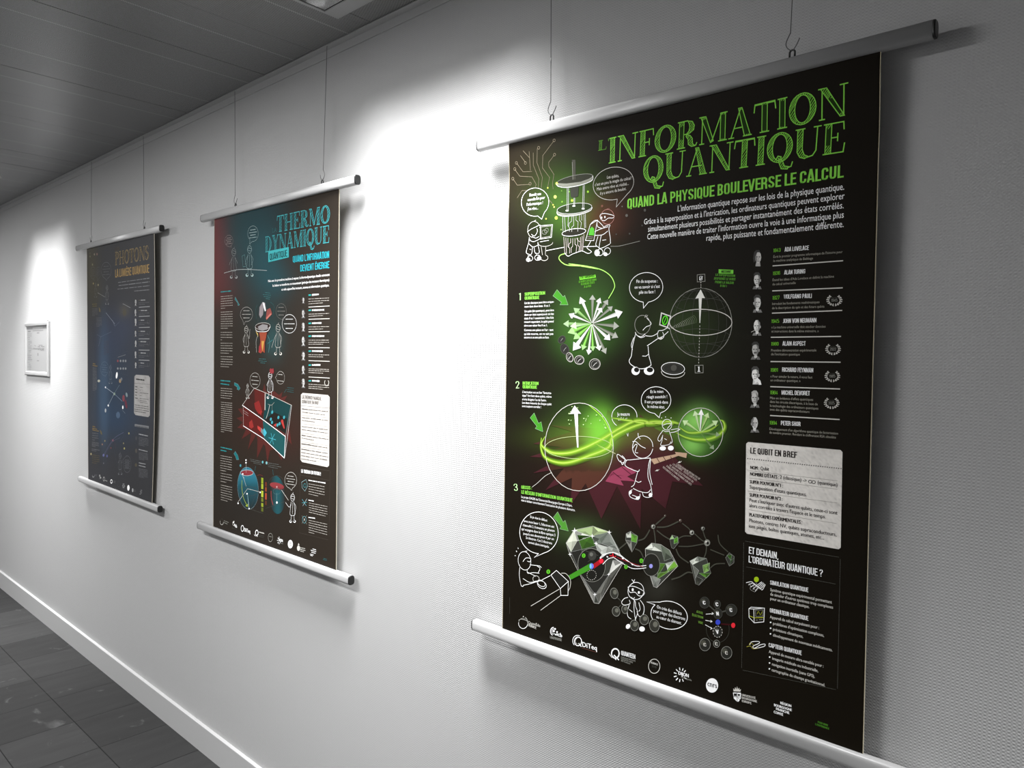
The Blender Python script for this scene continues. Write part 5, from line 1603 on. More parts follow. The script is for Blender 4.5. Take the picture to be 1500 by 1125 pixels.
S(P, kN, 1.1, hexc('b0a840'), 122, 805, 150, 800, 170, 820, 210, 815); S(P, kN, 1.1, hexc('b0a840'), 140, 790, 150, 775, 175, 790)

# row of partner marks along the foot
def lbegin(s_):
    P.begin('logo', s_)
lbegin('white ring mark with an orbit curve')
E(P, kO, 1.5, WH, 153, 190, 38, 44, 0, 10, 190); E(P, kO, .9, GY, 153, 190, 38, 44, 0, 190, 370); S(P, kO, 1.0, OFF, 115, 165, 135, 155, 165, 160, 190, 172); S(P, kO, 1.0, OFF, 172, 140, 190, 165, 190, 195); FE(P, kO, OFF, 155, 133, 4, 4)
T(P, kO, 'QuantEdu', 195, 192, 298, 222, 4.0, OFF); T(P, kO, 'FRANCE', 197, 214, 265, 240, 3.6, OFF, font='head')
lbegin('dotted arc mark with three letters')
E(P, kO, 2.2, WH, 412, 258, 28, 34, 0, 110, 270); E(P, kO, 1.4, WH, 412, 258, 18, 22, 0, 60, 290)
for x, y, r_ in ((424, 238, 7), (412, 256, 9), (440, 264, 7), (428, 285, 6)): FE(P, kO, WH, x, y, r_, r_ * 1.15, lv=1, n=14)
T(P, kO, 'icb', 434, 292, 482, 310, 5.6, WH, bold=.1); T(P, kO, 'LABORATOIRE', 382, 308, 480, 332, 2.2, GY, font='thin'); T(P, kO, 'CARNOT BOURGOGNE', 382, 318, 480, 342, 2.2, GY, font='thin')
lbegin('ringed letter Q mark')
E(P, kO, 2.6, WH, 617, 343, 30, 36); E(P, kO, 1.8, WH, 612, 338, 40, 46, 0, 130, 300); L(P, kO, 2.8, WH, 622, 358, 645, 388)
E(P, kO, 1.4, OFF, 614, 340, 20, 24, 0, 100, 260)
T(P, kO, 'DiTeq', 650, 386, 778, 420, 7.0, WH, bold=.06); L(P, kO, .8, hexc('7a4a40'), 650, 398, 775, 435)
lbegin('letter Q mark with slanted stripes')
E(P, kO, 3.6, WH, 932, 445, 32, 40); L(P, kO, 3.6, WH, 920, 458, 962, 500); L(P, kO, 3.2, WH, 903, 462, 940, 498); L(P, kO, 2.6, OFF, 880, 448, 905, 482)
T(P, kO, 'QUANTEEM', 982, 458, 1104, 494, 6.6, WH, font='head')
for j, t_ in enumerate(('EUROPEAN INSTITUTE', 'FOR QUANTUM SCIENCE', 'AND TECHNOLOGY')): T(P, kO, t_, 980, 482 + j * 14, 1104 - j * 22, 516 + j * 12, 2.0, GY, font='thin')
lbegin('thin white ring mark')
E(P, kO, 1.6, OFF, 1260, 553, 48, 60, 0); T(P, kO, 'FRANCE', 1230, 528, 1292, 548, 2.8, OFF, font='head'); T(P, kO, '2030', 1240, 560, 1282, 572, 3.2, GYD, font='thin')
lbegin('ray burst mark')
for a in range(100, 330, 32):
    ca, sa = math.cos(math.radians(a)), -math.sin(math.radians(a))
    L(P, kQ, 2.4, WH, 188 + 30 * ca - 8, 234 + 32 * sa, 188 + 50 * ca - 8, 234 + 52 * sa)
for a in (40, 70): L(P, kQ, 2.2, WH, 182 + 28 * math.cos(math.radians(a)), 234 - 30 * math.sin(math.radians(a)), 182 + 44 * math.cos(math.radians(a)), 234 - 48 * math.sin(math.radians(a)))
T(P, kQ, 'DIJON', 162, 232, 237, 254, 5.0, WH, bold=.12, lv=3); T(P, kQ, 'métropole', 180, 252, 257, 280, 2.8, GY)
lbegin('solid white disc mark')
FE(P, kQ, WH, 402, 310, 43, 51, 0, lv=0, n=40); T(P, kQ, 'cnrs', 368, 312, 438, 330, 7.6, hexc('24282c'), xs=.8, bold=.03)
lbegin('crowned shield mark')
P.fill(kQ(550, 360, 606, 362, 606, 400, 590, 425, 578, 424, 556, 402), WH, 0); P.fill(kQ(556, 366, 576, 367, 576, 385, 556, 384), BK, 1); P.fill(kQ(584, 370, 600, 371, 600, 384, 584, 384), BK, 1)
L(P, kQ, 1.0, BK, 552, 390, 604, 392, lv=1); L(P, kQ, 1.0, BK, 579, 362, 580, 424, lv=1); L(P, kQ, 1.0, BK, 586, 398, 600, 412, lv=1)
P.fill(kQ(554, 352, 552, 330, 562, 342, 566, 322, 574, 340, 579, 316, 585, 340, 594, 326, 596, 344, 606, 336, 603, 354), OFF, 0)
for t_, v in (('UNIVERSITÉ', (614, 384, 712, 408)), ('BOURGOGNE', (614, 404, 722, 432)), ('EUROPE', (614, 426, 682, 444))): T(P, kQ, t_, *v, 3.2, OFF, font='head')
lbegin('four lines of stacked white capitals')
for t_, v in (('RÉGION', (885, 441, 964, 464)), ('BOURGOGNE', (840, 455, 967, 493)), ('FRANCHE', (854, 482, 949, 513)), ('COMTÉ', (838, 504, 905, 526))): T(P, kQ, t_, *v, 3.6, WH, bold=.12)
P.begin('caption_label', 'tiny green caption at the lower right corner')
for t_, v in (('POUR VIVRE', (1152, 575, 1225, 600)), ("L'EXPÉRIENCE", (1134, 590, 1234, 624))): T(P, kQ, t_, *v, 2.8, hexc('4c8a2c'), font='head')
P.flush()

# ------------------------------------------------------------------ print of the middle poster
def soft_ink(code, gain=.68, grey=.12):
    c = hexc(code)
    m = sum(c) / 3
    return tuple((v + (m - v) * grey) * gain for v in c)
def small_lines(P, k, rows, w, col, seed=1, dash=True):
    """rows of running text far too small to read: broken strokes along each baseline"""
    random.seed(seed)
    for x0, y0, x1, y1 in rows:
        t = 0.0
        while t < 1:
            n = min(1.0, t + random.uniform(.07, .22))
            L(P, k, w * random.uniform(.8, 1.1), mixc(col, BK, random.uniform(0, .28)), x0 + (x1 - x0) * t, y0 + (y1 - y0) * t, x0 + (x1 - x0) * n, y0 + (y1 - y0) * n, lv=2)
            t = n + random.uniform(.012, .03)
def rows(x0, x1, y0, y1, n, s0, s1, last=.6):
    """n text rows between y0 and y1 with slopes s0 (first) to s1 (last)"""
    out = []
    for i in range(n):
        t = i / max(1, n - 1)
        y = y0 + (y1 - y0) * t
        sl = s0 + (s1 - s0) * t
        xe = x1 if i < n - 1 else x0 + (x1 - x0) * last
        out.append((x0, y, xe, y + (xe - x0) * sl))
    return out
k2a, k2b, k2c, k2d = K(300, 270, 7.03), K(310, 420, 8.036), K(400, 420, 7.03), K(310, 540, 7.5)
k2e, k2f, k2g, k2h = K(400, 560, 8.036), K(300, 660, 8.036), K(400, 670, 5.625), K(300, 730, 7.5)
P = P2
P.asp = 0.66
TL_, TLD, CY = hexc('44a0a6'), hexc('17302f'), hexc('2cb4c4')
P.begin('title_lettering', 'teal chalk-hatched title LA THERMODYNAMIQUE')
display_text(P, 'LA', one(k2a, 695, 497), one(k2a, 742, 484), 5.6, mixc(TL_, BK, .45), TLD, gap=.2)
display_text(P, 'THERMO', one(k2a, 742, 492), one(k2a, 1292, 390), 23, TL_, TLD, 1.1, .12, .03)
display_text(P, 'DYNAMIQUE', one(k2a, 622, 698), one(k2a, 1286, 597), 22, TL_, TLD, 1.1, .12, .03)
P.begin('title_plate', 'small teal plate QUANTIQUE', 3)
P.fill(k2a(655, 688, 866, 646, 866, 752, 655, 803), hexc('3fa8ac'), 0)
T(P, k2a, 'QUANTIQUE', 670, 783, 852, 742, 9.6, hexc('123234'), font='head')
P.begin('subtitle_lettering', 'bright cyan capitals QUAND L\'INFORMATION DEVIENT ÉNERGIE')
T(P, k2a, "QUAND L'INFORMATION", 908, 806, 1286, 757, 9.6, CY, font='head')
T(P, k2a, 'DEVIENT ÉNERGIE', 985, 898, 1286, 862, 9.6, CY, font='head')
P.begin('intro_text', 'white right-aligned introduction')
for t_, v in (("Née avec les premières machines à vapeur, la thermodynamique étudie comment", (652, 1008, 1286, 942)), ('la chaleur se transforme en mouvement (principe des moteurs thermiques)', (698, 1055, 1284, 996)), ('et relie aujourd\'hui moteurs, atomes et information quantique.', (790, 1095, 1282, 1050))):
    T(P, k2a, t_, *v, 3.4, WH, bold=.06)

def fig(P, k, cx, cy, h, lab, arms=((-.28, .1), (.28, .1)), col=WH, w=1.2, lean=0.0, feet=.12, lv=0):
    """little lab-coated cartoon: round head with goggles band, coat, arms, shoes; h = full height"""
    P.begin('cartoon_figure', lab, lv)
    def q(*v):
        return [one(k, cx + v[i] * h * P.asp, cy + v[i + 1] * h) for i in range(0, len(v), 2)]
    P.line(q(*[v for p in ell(0, -.36, .10, .12, 0, 0, 345, 14) for v in p]), w, col, closed=True)
    P.line(q(-.10, -.38, -.02, -.41, .10, -.36, .05, -.31, -.03, -.33, -.10, -.36), w, col, smooth=True)
    P.line(q(0, -.48, .03, -.53), w, col)
    P.line(q(-.07, -.22, -.11, .0, -.12, .22, .11, .22, .10, .0, .06, -.22), w, col, smooth=True)
    P.line(q(0, -.22, -.01, .2), w * .8, col)
    P.line(q(-.07, -.18, -.17, -.04, *arms[0]), w, col, smooth=True)
    P.line(q(.07, -.18, .16, -.05, *arms[1]), w, col, smooth=True)
    P.line(q(-.07, .22, -.08, .40), w, col); P.line(q(.07, .22, .08, .40), w, col)
    for s_ in (-1, 1):
        x, y = s_ * feet, .44
        P.fill([one(k, a, b) for a, b in ell(cx + x * h * P.asp, cy + y * h, h * .062 * P.asp, h * .048, 0, n=12)], col, 1)
        P.fill([one(k, a, b) for a, b in ell(cx + x * h * .9 * P.asp, cy + y * h - h * .012, h * .038 * P.asp, h * .03, 0, n=10)], BK, 2)
fig(P, k2a, 300, 815, 320, 'faint line drawing of a figure with a tool, upper left', ((-.22, .05), (.18, .0)), hexc('9a9c9c'), 1.0)
fig(P, k2a, 462, 790, 330, 'faint line drawing of a figure with a notebook, upper left', ((-.2, .12), (.08, .12)), hexc('a8c0c0'), 1.0)
S(P, k2a, 1.4, hexc('c0c8c8'), 200, 915, 330, 880, 480, 878, 640, 888)
L(P, k2a, 1.0, hexc('6c9a9c'), 385, 740, 410, 725, 425, 845, 395, 850, closed=True)
def bub2(P, k, cx, cy, rx, ry, tx, ty, n, col=OFF, w=1.1, a=80, sl=-.15):
    P.begin('speech_bubble')
    pts = ell(cx, cy, rx, ry, 0, a - 345, a - 15, 30)
    P.line([one(k, *pts[-1]), one(k, tx, ty), one(k, *pts[0])], w, col)
    P.line([one(k, *p) for p in pts], w, col)
    for i in range(n):
        y = cy - ry * .5 + ry * 1.0 * i / max(1, n - 1)
        hw = rx * (.72 if i % 2 else .5)
        small_lines(P, k, [(cx - hw, y - hw * sl, cx + hw, y + hw * sl)], 2.3, col, i)
bub2(P, k2a, 250, 582, 42, 58, 278, 648, 4, hexc('9a8a88'), .9)
bub2(P, k2a, 497, 508, 54, 80, 462, 612, 4, hexc('b0c4c4'), .9, 110)

def chapter2(P, k, head, blocks, seed, hc='2f8e92', pt=None):
    P.begin('chapter_text')
    small_lines(P, k, head, 5.0, hexc(hc), seed)
    small_lines(P, k, blocks, 2.4, hexc('aaa49c'), seed + 1)
chapter2(P, k2b, [(110, 62, 232, 50)], rows(110, 250, 118, 255, 6, -.10, -.06, .35) + rows(110, 250, 300, 490, 8, -.05, -.01) + rows(108, 246, 538, 625, 4, .0, .02, .12) + rows(108, 248, 665, 780, 5, .01, .04, .7) + rows(108, 250, 822, 938, 5, .03, .07, .7), 21)
chapter2(P, k2d, [(100, 130, 210, 140), (100, 165, 195, 178)], rows(102, 228, 215, 318, 5, .08, .1, .9) + rows(104, 228, 368, 690, 15, .1, .17, .3), 25)
chapter2(P, k2d, [(100, 862, 225, 890), (100, 895, 165, 908)], rows(98, 224, 955, 1115, 7, .18, .2, .5), 28)
chapter2(P, k2f, [], rows(188, 322, 265, 360, 4, .2, .22, .5) + rows(190, 324, 405, 575, 7, .22, .28), 31)
pointer(P, k2b, '1f6c70', 280, 120, 330, 215, 312, 222, 308, 190, 275, 150)
pointer(P, k2d, '1f6c70', 252, 152, 290, 170, 315, 215, 300, 238, 280, 225, 285, 205, 250, 180)
pointer(P, k2d, '1f6c70', 262, 908, 290, 955, 302, 1000, 275, 1000, 262, 960, 245, 935)

P.begin('engine_drawing', 'drawing of a glowing funnel furnace')
P.fill(k2b(515, 470, 545, 440, 600, 425, 670, 440, 692, 468, 680, 520, 655, 565, 640, 640, 630, 780, 550, 775, 560, 600, 530, 540), soft_ink('3a2a26'), 0)
P.fill(k2b(545, 470, 600, 440, 660, 450, 660, 500, 600, 520, 560, 510), soft_ink('a8a4a4'), 1)
for x in (570, 595, 620, 645): L(P, k2b, 1.0, soft_ink('605c5c'), x, 455, x, 515)
S(P, k2b, 2.0, WH, 515, 470, 530, 520, 600, 530, 660, 520, 692, 470); E(P, k2b, 1.4, OFF, 603, 465, 88, 40, -4)
P.fill(k2b(560, 540, 650, 535, 640, 600, 625, 660, 625, 780, 600, 760, 580, 785, 552, 770, 575, 650, 570, 590), soft_ink('b8502e'), 1)
P.fill(k2b(590, 640, 620, 640, 610, 700, 600, 760, 590, 700), soft_ink('f0b040'), 2)
P.fill(k2b(560, 700, 585, 680, 580, 770, 556, 770), soft_ink('c02c38'), 2)
P.fill(k2b(520, 520, 545, 550, 550, 590, 535, 560), soft_ink('e8c860'), 2)
S(P, k2b, 1.3, OFF, 545, 575, 525, 640, 530, 775); S(P, k2b, 1.3, soft_ink('7cc0c4'), 660, 570, 685, 650, 670, 775)
P.fill(k2b(600, 180, 630, 190, 640, 270, 628, 290, 615, 240, 605, 330, 575, 370, 560, 330, 565, 240), soft_ink('a89ca0'), 1); P.fill(k2b(600, 185, 620, 190, 640, 280, 628, 292, 612, 230), WH, 2)
P.fill(k2b(650, 270, 690, 250, 710, 310, 690, 340, 645, 395, 640, 360), soft_ink('a85048'), 1); P.fill(k2b(690, 315, 712, 320, 650, 385, 640, 370), soft_ink('e88070'), 2)
S(P, k2b, 1.0, soft_ink('2a7c80'), 540, 210, 520, 270, 530, 380); S(P, k2b, 1.0, soft_ink('2a7c80'), 690, 180, 735, 230, 720, 350); L(P, k2b, 1.0, GYD, 550, 330, 545, 440); L(P, k2b, 1.0, GYD, 670, 380, 670, 440)
L(P, k2b, 1.6, soft_ink('3f9ca0'), 660, 670, 720, 625)
small_lines(P, k2b, [(630, 68, 690, 75), (605, 92, 698, 100), (615, 115, 690, 124), (640, 140, 685, 146), (560, 850, 640, 853), (552, 872, 650, 880), (575, 895, 630, 900)], 2.2, soft_ink('3a8c90'), 5)
fig(P, k2b, 410, 625, 330, 'line drawing of a figure raising an arm left of the furnace', ((-.14, .1), (.19, -.38)), OFF, 1.2)
fig(P, k2c, 52, 545, 330, 'line drawing of a figure right of the furnace', ((-.3, .25), (.12, .15)), OFF, 1.2)
bub2(P, k2b, 412, 325, 72, 85, 382, 448, 3, hexc('c4c0bc'), 1.0, 115, 0)
bub2(P, k2c, 84, 252, 54, 78, 92, 340, 3, hexc('8c8884'), .8, 90, 0); bub2(P, k2c, 168, 382, 74, 96, 100, 340, 3, WH, 1.4, 225, 0)
P.begin('timeline_entry')
for i, (y, ye, yr, lines_) in enumerate(((85, 78, 204, (120, 145, 170)), (242, 238, 332, (278, 300)), (376, 373, 463, (412, 436)), (508, 508, 628, (550, 572, 592)), (662, 664, 765, (702, 722)), (806, 806, 935, (850, 868, 888)), (968, 972, None, (1012, 1034, 1052)))):
    if i: P.begin('timeline_entry')
    L(P, k2c, 5.2, hexc('2fa4a0'), 366, y + 2, 392, y)
    small_lines(P, k2c, [(402, y, 402 + (70, 125, 98, 126, 110, 86, 78)[i], ye)], 6.0, WH, 40 + i)
    sl = (-.07, -.05, -.02, 0, .02, .05, .08)[i]
    small_lines(P, k2c, [(366, yy - sl * 100, 366 + (212, 150)[j == len(lines_) - 1], yy + sl * 60) for j, yy in enumerate(lines_)], 2.0, hexc('c4beb6'), 60 + i)
    if yr: L(P, k2c, 2.6, OFF, 366, yr + 6 * (1 - i / 2.5), 584, yr - 6 * (1 - i / 2.5))
P.begin('laurel_emblem')
for s_ in (-1, 1):
    S(P, k2c, 2.6, OFF, 553 + s_ * 16, 964, 553 + s_ * 22, 990, 553 + s_ * 14, 1012, 553 + s_ * 3, 1022)
for i, (y, hh) in enumerate(((135, 75), (272, 105), (412, 100), (555, 115), (705, 110), (850, 105), (990, 105))):
    portrait(P, k2c, 312, y, hh * .95, tone=('908c88', '787470', '98948f', '8c8884', '9c9894', '84807c', '94908c')[i], hair=('short', 'short', 'white', 'bald', 'short', 'bald', 'white')[i], turn=1 if i % 2 else -1)

# box of hot and cold gas on a star burst
P.begin('star_burst', 'dark red star burst')
star2 = k2d(275, 545, 345, 520, 290, 440, 350, 435, 335, 405, 400, 400, 480, 215, 560, 260, 580, 165, 600, 255, 690, 250, 740, 290, 778, 255, 765, 320, 832, 295, 800, 350, 875, 400, 815, 480, 860, 700, 880, 835, 820, 760, 770, 1010, 700, 880, 640, 900, 615, 1040, 590, 850, 570, 830, 500, 985, 505, 780, 495, 720, 400, 890, 440, 700, 330, 775, 380, 665, 285, 650, 345, 590)
P.fill_fine(star2, lambda x, y: mixc(INK2(x, y), soft_ink('7a2a26'), .55), -.5)
P.begin('gas_box_drawing', 'drawing of a two-room box, red half and teal half')
P.fill(k2d(340, 405, 470, 215, 600, 270, 560, 550), soft_ink('4a2620'), 0)
P.fill(k2d(470, 215, 600, 265, 585, 460, 480, 420), soft_ink('6c241e'), 1)
P.fill(k2d(600, 270, 880, 400, 820, 720, 565, 555), soft_ink('16484a'), 0)
P.fill(k2d(690, 480, 830, 550, 815, 715, 580, 560), soft_ink('2a2622'), 1)
P.fill(k2d(470, 380, 520, 350, 545, 420, 560, 480, 520, 500, 480, 440), soft_ink('a02420'), 2); P.fill(k2d(520, 470, 555, 460, 545, 520), soft_ink('b82a24'), 2)
P.fill(k2d(345, 408, 565, 570, 575, 760, 350, 628), soft_ink('6a211c'), 2); P.fill(k2d(565, 570, 808, 750, 800, 980, 575, 760), soft_ink('1c6062'), 2)
P.fill(k2d(415, 590, 445, 560, 465, 640, 440, 660, 415, 640), soft_ink('b02c26'), 3)
P.fill(k2d(505, 625, 545, 650, 545, 700, 508, 660), soft_ink('e03c34'), 3); P.fill(k2d(545, 650, 575, 680, 575, 735, 545, 700), soft_ink('7c9ca0'), 3); P.fill(k2d(570, 665, 580, 655, 608, 705, 585, 745, 568, 725), soft_ink('38d0e8'), 3)
for a in (0, 60, 120): L(P, k2d, 2.6, soft_ink('40c8dc'), 668 - 40 * math.cos(math.radians(a + 10)), 770 - 68 * math.sin(math.radians(a + 10)), 668 + 40 * math.cos(math.radians(a + 10)), 770 + 68 * math.sin(math.radians(a + 10)), lv=4)
L(P, k2d, 3.2, WH, 340, 402, 565, 560, 812, 745, lv=4); L(P, k2d, 3.0, WH, 350, 628, 575, 770, 800, 982, 812, 745, lv=4); L(P, k2d, 1.6, OFF, 340, 402, 470, 215, 600, 268, 878, 402, lv=4); L(P, k2d, 1.2, OFF, 350, 415, 352, 625, lv=4)
L(P, k2d, 3.4, soft_ink('9a9894'), 872, 405, 845, 560, 815, 740, lv=4); L(P, k2d, 1.4, WH, 880, 400, 860, 560, 805, 975, lv=4.5)
L(P, k2d, 4.6, OFF, 590, 270, 588, 455, lv=4); S(P, k2d, 2.2, OFF, 640, 400, 625, 470, 600, 550, lv=4); S(P, k2d, 1.6, GY, 620, 390, 660, 400, 690, 370, lv=4); L(P, k2d, 1.2, GY, 665, 400, 668, 470, lv=4)
for x, y in ((667, 478), (735, 536), (797, 535), (652, 556), (665, 590), (725, 620), (748, 605)): FE(P, k2d, soft_ink('38b4c4'), x, y, 11, 19, 10, lv=4, n=12)
P.fill(k2d(770, 560, 785, 560, 805, 655, 795, 660, 762, 580), soft_ink('d83830'), 4); P.fill(k2d(680, 620, 715, 598, 708, 640), soft_ink('d83830'), 4)
small_lines(P, k2d, [(352, 458, 405, 495), (355, 485, 405, 518)], 2.2, soft_ink('c8a8a4'), 3); small_lines(P, k2d, [(730, 728, 785, 762), (722, 745, 795, 790), (722, 760, 792, 806)], 2.6, WH, 4)
fig(P, k2d, 645, 185, 300, 'line drawing of a red-horned figure standing on the box', ((-.17, .02), (.16, .2)), WH, 1.4, lv=5)
P.fill(k2d(640, 10, 650, -5, 665, 5, 680, -5, 688, 30, 680, 55, 642, 50), soft_ink('a8343c'), 3)
fig(P, k2d, 398, 250, 165, 'line drawing of a figure leaning on the box', ((-.2, .1), (.2, .0)), OFF, 1.1, lv=5)
bub2(P, k2d, 478, 130, 56, 84, 435, 180, 3, OFF, 1.0, 140, .1); bub2(P, k2d, 757, 100, 45, 70, 700, 95, 2, OFF, .9, 180, .1)
small_lines(P, k2d, [(832, 208, 905, 216), (830, 230, 900, 238), (830, 250, 905, 262)], 1.8, soft_ink('2f7c80'), 6); L(P, k2d, 1.6, soft_ink('2f7c80'), 800, 262, 822, 225)

P.begin('info_card', 'pale mottled card LA THERMODYNAMIQUE QUANTIQUE EN BREF')
card(P, k2e(328, 123, 668, 152, 660, 1003, 322, 935), 16, 36, 'dad5cf', 12, 8)
T(P, k2e, 'LA THERMODYNAMIQUE', 343, 190, 570, 215, 5.0, hexc('302a28'), font='head'); T(P, k2e, 'QUANTIQUE EN BREF', 343, 245, 540, 262, 4.6, hexc('302a28'), font='head')
L(P, k2e, 1.2, hexc('605a56'), 330, 275, 666, 305)
for v in ((335, 388, 660, 418), (335, 488, 660, 522), (333, 596, 658, 640), (332, 702, 655, 745), (330, 762, 652, 806)): L(P, k2e, .9, hexc('8c857e'), *v)
small_lines(P, k2e, [(342, 315, 650, 345), (342, 350, 615, 385), (340, 415, 650, 450), (340, 448, 490, 468), (338, 520, 650, 560), (338, 556, 650, 600), (336, 625, 650, 672), (336, 655, 480, 682), (334, 725, 640, 772), (332, 788, 650, 838), (332, 825, 650, 880), (332, 862, 650, 918), (330, 900, 510, 930)], 2.6, hexc('5a544e'), 9)
small_lines(P, k2e, [(340, 312, 402, 320), (336, 622, 385, 630), (334, 722, 475, 745), (332, 785, 425, 800)], 3.4, hexc('2a2624'), 10)
P.begin('outlook_panel', 'dark panel with white heading below the card')
T(P, k2e, 'LA THERMO DU FUTUR !', 332, 1062, 565, 1100, 5.0, WH, font='fat')
small_lines(P, k2g, [(292, 188, 432, 212), (292, 352, 335, 360), (292, 494, 346, 502)], 4.2, WH, 12)
small_lines(P, k2g, rows(294, 424, 218, 300, 5, .18, .24) + rows(296, 448, 375, 450, 5, .2, .25, .9) + rows(294, 446, 518, 615, 6, .22, .28, .3), 2.2, hexc('b8b2aa'), 13)
for v in ((225, 70, 470, 112), (222, 145, 465, 190), (225, 70, 215, 610), (470, 115, 462, 650), (215, 620, 455, 680)): L(P, k2g, .6, hexc('5a544c'), *v)
P.begin('icon_drawing', 'three small line icons in teal and white')
L(P, k2g, 1.2, hexc('9cc0c4'), 235, 205, 272, 182, 286, 235, 262, 278, 240, 250, closed=True); E(P, k2g, 1.2, hexc('4fb0b8'), 262, 232, 10, 16)
L(P, k2g, 1.4, hexc('6cc0d0'), 240, 345, 275, 400); L(P, k2g, 1.4, hexc('b8c8cc'), 280, 340, 245, 400); L(P, k2g, 1.2, hexc('4fb0b8'), 238, 375, 280, 370)
E(P, k2g, 1.3, hexc('6cb0b8'), 258, 513, 16, 28); L(P, k2g, 1.0, GY, 238, 478, 278, 550); L(P, k2g, 1.0, GY, 278, 478, 238, 545); FE(P, k2g, OFF, 258, 513, 4, 7)

P.begin('sphere_drawing', 'teal egg-shaped sphere with axes and a yellow arc')
P.fill_fine(kell(k2f, 510, 442, 122, 248, -4, n=40), lambda x, y: mixc(mixc(soft_ink('2c2a28'), soft_ink('1c6878'), max(0, min(1, (752 - y) / 50))), soft_ink('2a94b0'), max(0, min(.7, (712 - y) / 25))), 0)
E(P, k2f, 1.2, soft_ink('9ab4bc'), 510, 442, 122, 248, -4); FE(P, k2f, soft_ink('a0343e'), 500, 262, 72, 30, 0, lv=1); E(P, k2f, 1.8, soft_ink('d8e0e4'), 496, 262, 76, 34, 0, lv=2)
S(P, k2f, 3.6, soft_ink('b4c83a'), 440, 350, 440, 450, 460, 560, 505, 655, lv=3); P.fill(k2f(480, 650, 512, 625, 508, 665), soft_ink('b4c83a'), 3)
for v in ((488, 135, 490, 260), (505, 450, 395, 605), (505, 448, 655, 488), (505, 500, 525, 685), (450, 290, 490, 420), (525, 685, 690, 740)): L(P, k2f, 1.3, OFF if v[0] != 525 else GYD, *v, lv=3)
L(P, k2f, 2.4, soft_ink('60c8d8'), 505, 510, 520, 670, lv=3); P.fill(k2f(440, 290, 470, 330, 460, 320), WH, 3)
E(P, k2f, .9, GYD, 515, 480, 115, 55, 0, lv=2); S(P, k2f, .9, GYD, 600, 420, 590, 540, 540, 680, lv=2)
for x, y in ((488, 112), (488, 142), (500, 508), (525, 683), (395, 620), (655, 492), (450, 275)): FE(P, k2f, WH, x, y, 8, 10, lv=4, n=10)
FE(P, k2f, soft_ink('4cb4c4'), 422, 176, 10, 16); FE(P, k2f, soft_ink('6cc8d0'), 682, 136, 10, 16); FE(P, k2f, soft_ink('8cd0d4'), 728, 145, 11, 18)
small_lines(P, k2f, [(535, 100, 665, 128), (540, 120, 665, 148), (575, 145, 668, 168), (745, 145, 870, 165), (740, 165, 900, 195), (750, 188, 860, 212)], 2.0, soft_ink('7a827e'), 14); L(P, k2f, 1.6, soft_ink('3a8c94'), 600, 182, 590, 240); L(P, k2f, 1.6, soft_ink('3a8c94'), 800, 222, 808, 290)
P.begin('bar_chart_drawing', 'stacked yellow-green and red bars')
for y0, y1, c_ in ((318, 385, '8a9a2c'), (390, 450, '9aa834'), (470, 545, 'aab83a'), (555, 600, '6a7428'), (615, 660, '8c9830'), (670, 715, '5c6428')): P.fill(k2f(666, y0, 690, y0 + 5, 690, y1 + 5, 666, y1), hexc(c_), 0)
for y0, y1, c_ in ((370, 420, '6c3424'), (430, 480, '8a4428'), (500, 575, 'a84a34'), (590, 640, '5c3424')): P.fill(k2f(712, y0, 730, y0 + 3, 730, y1 + 4, 712, y1), hexc(c_), 0)
S(P, k2f, 1.8, soft_ink('8a3430'), 620, 295, 650, 285, 685, 300)
P.begin('sphere_drawing', 'dim teal sphere with a red disc')
P.fill_fine(kell(k2f, 848, 522, 96, 225, -4, n=36), lambda x, y: mixc(soft_ink('33302c'), soft_ink('1a6670'), max(0, min(.85, 1 - abs((x - 407) / 10.5)))), 0)
E(P, k2f, .8, soft_ink('5a6464'), 845, 420, 98, 125, 0, 180, 360); FE(P, k2f, soft_ink('a83c40'), 850, 415, 85, 36, 14, lv=1)
for i in range(4): L(P, k2f, .8, soft_ink('7c2a2e'), 790, 430 + i * 8, 935, 440 + i * 9, lv=2)
E(P, k2f, 1.2, soft_ink('5c8c90'), 850, 480, 44, 34, 0, lv=2); L(P, k2f, 1.3, soft_ink('a0c8cc'), 848, 500, 850, 610, lv=2); FE(P, k2f, WH, 850, 612, 9, 14, lv=3, n=10); FE(P, k2f, soft_ink('e8b0b0'), 850, 428, 8, 12, lv=3, n=10)
S(P, k2f, 3.0, soft_ink('d84a48'), 782, 475, 785, 560, 805, 640, lv=2); L(P, k2f, 1.0, GYD, 720, 680, 850, 635, 940, 600, lv=2)
fig(P, k2f, 1035, 680, 350, 'line drawing of a figure poking the dim sphere with a stick', ((-.36, -.6 + .4), (.1, .2)), WH, 1.4, feet=.1, lv=2)
L(P, k2f, 2.0, OFF, 905, 465, 985, 585, lv=1)
bub2(P, k2f, 1012, 350, 70, 95, 1020, 470, 4, OFF, 1.4, 85, .15)

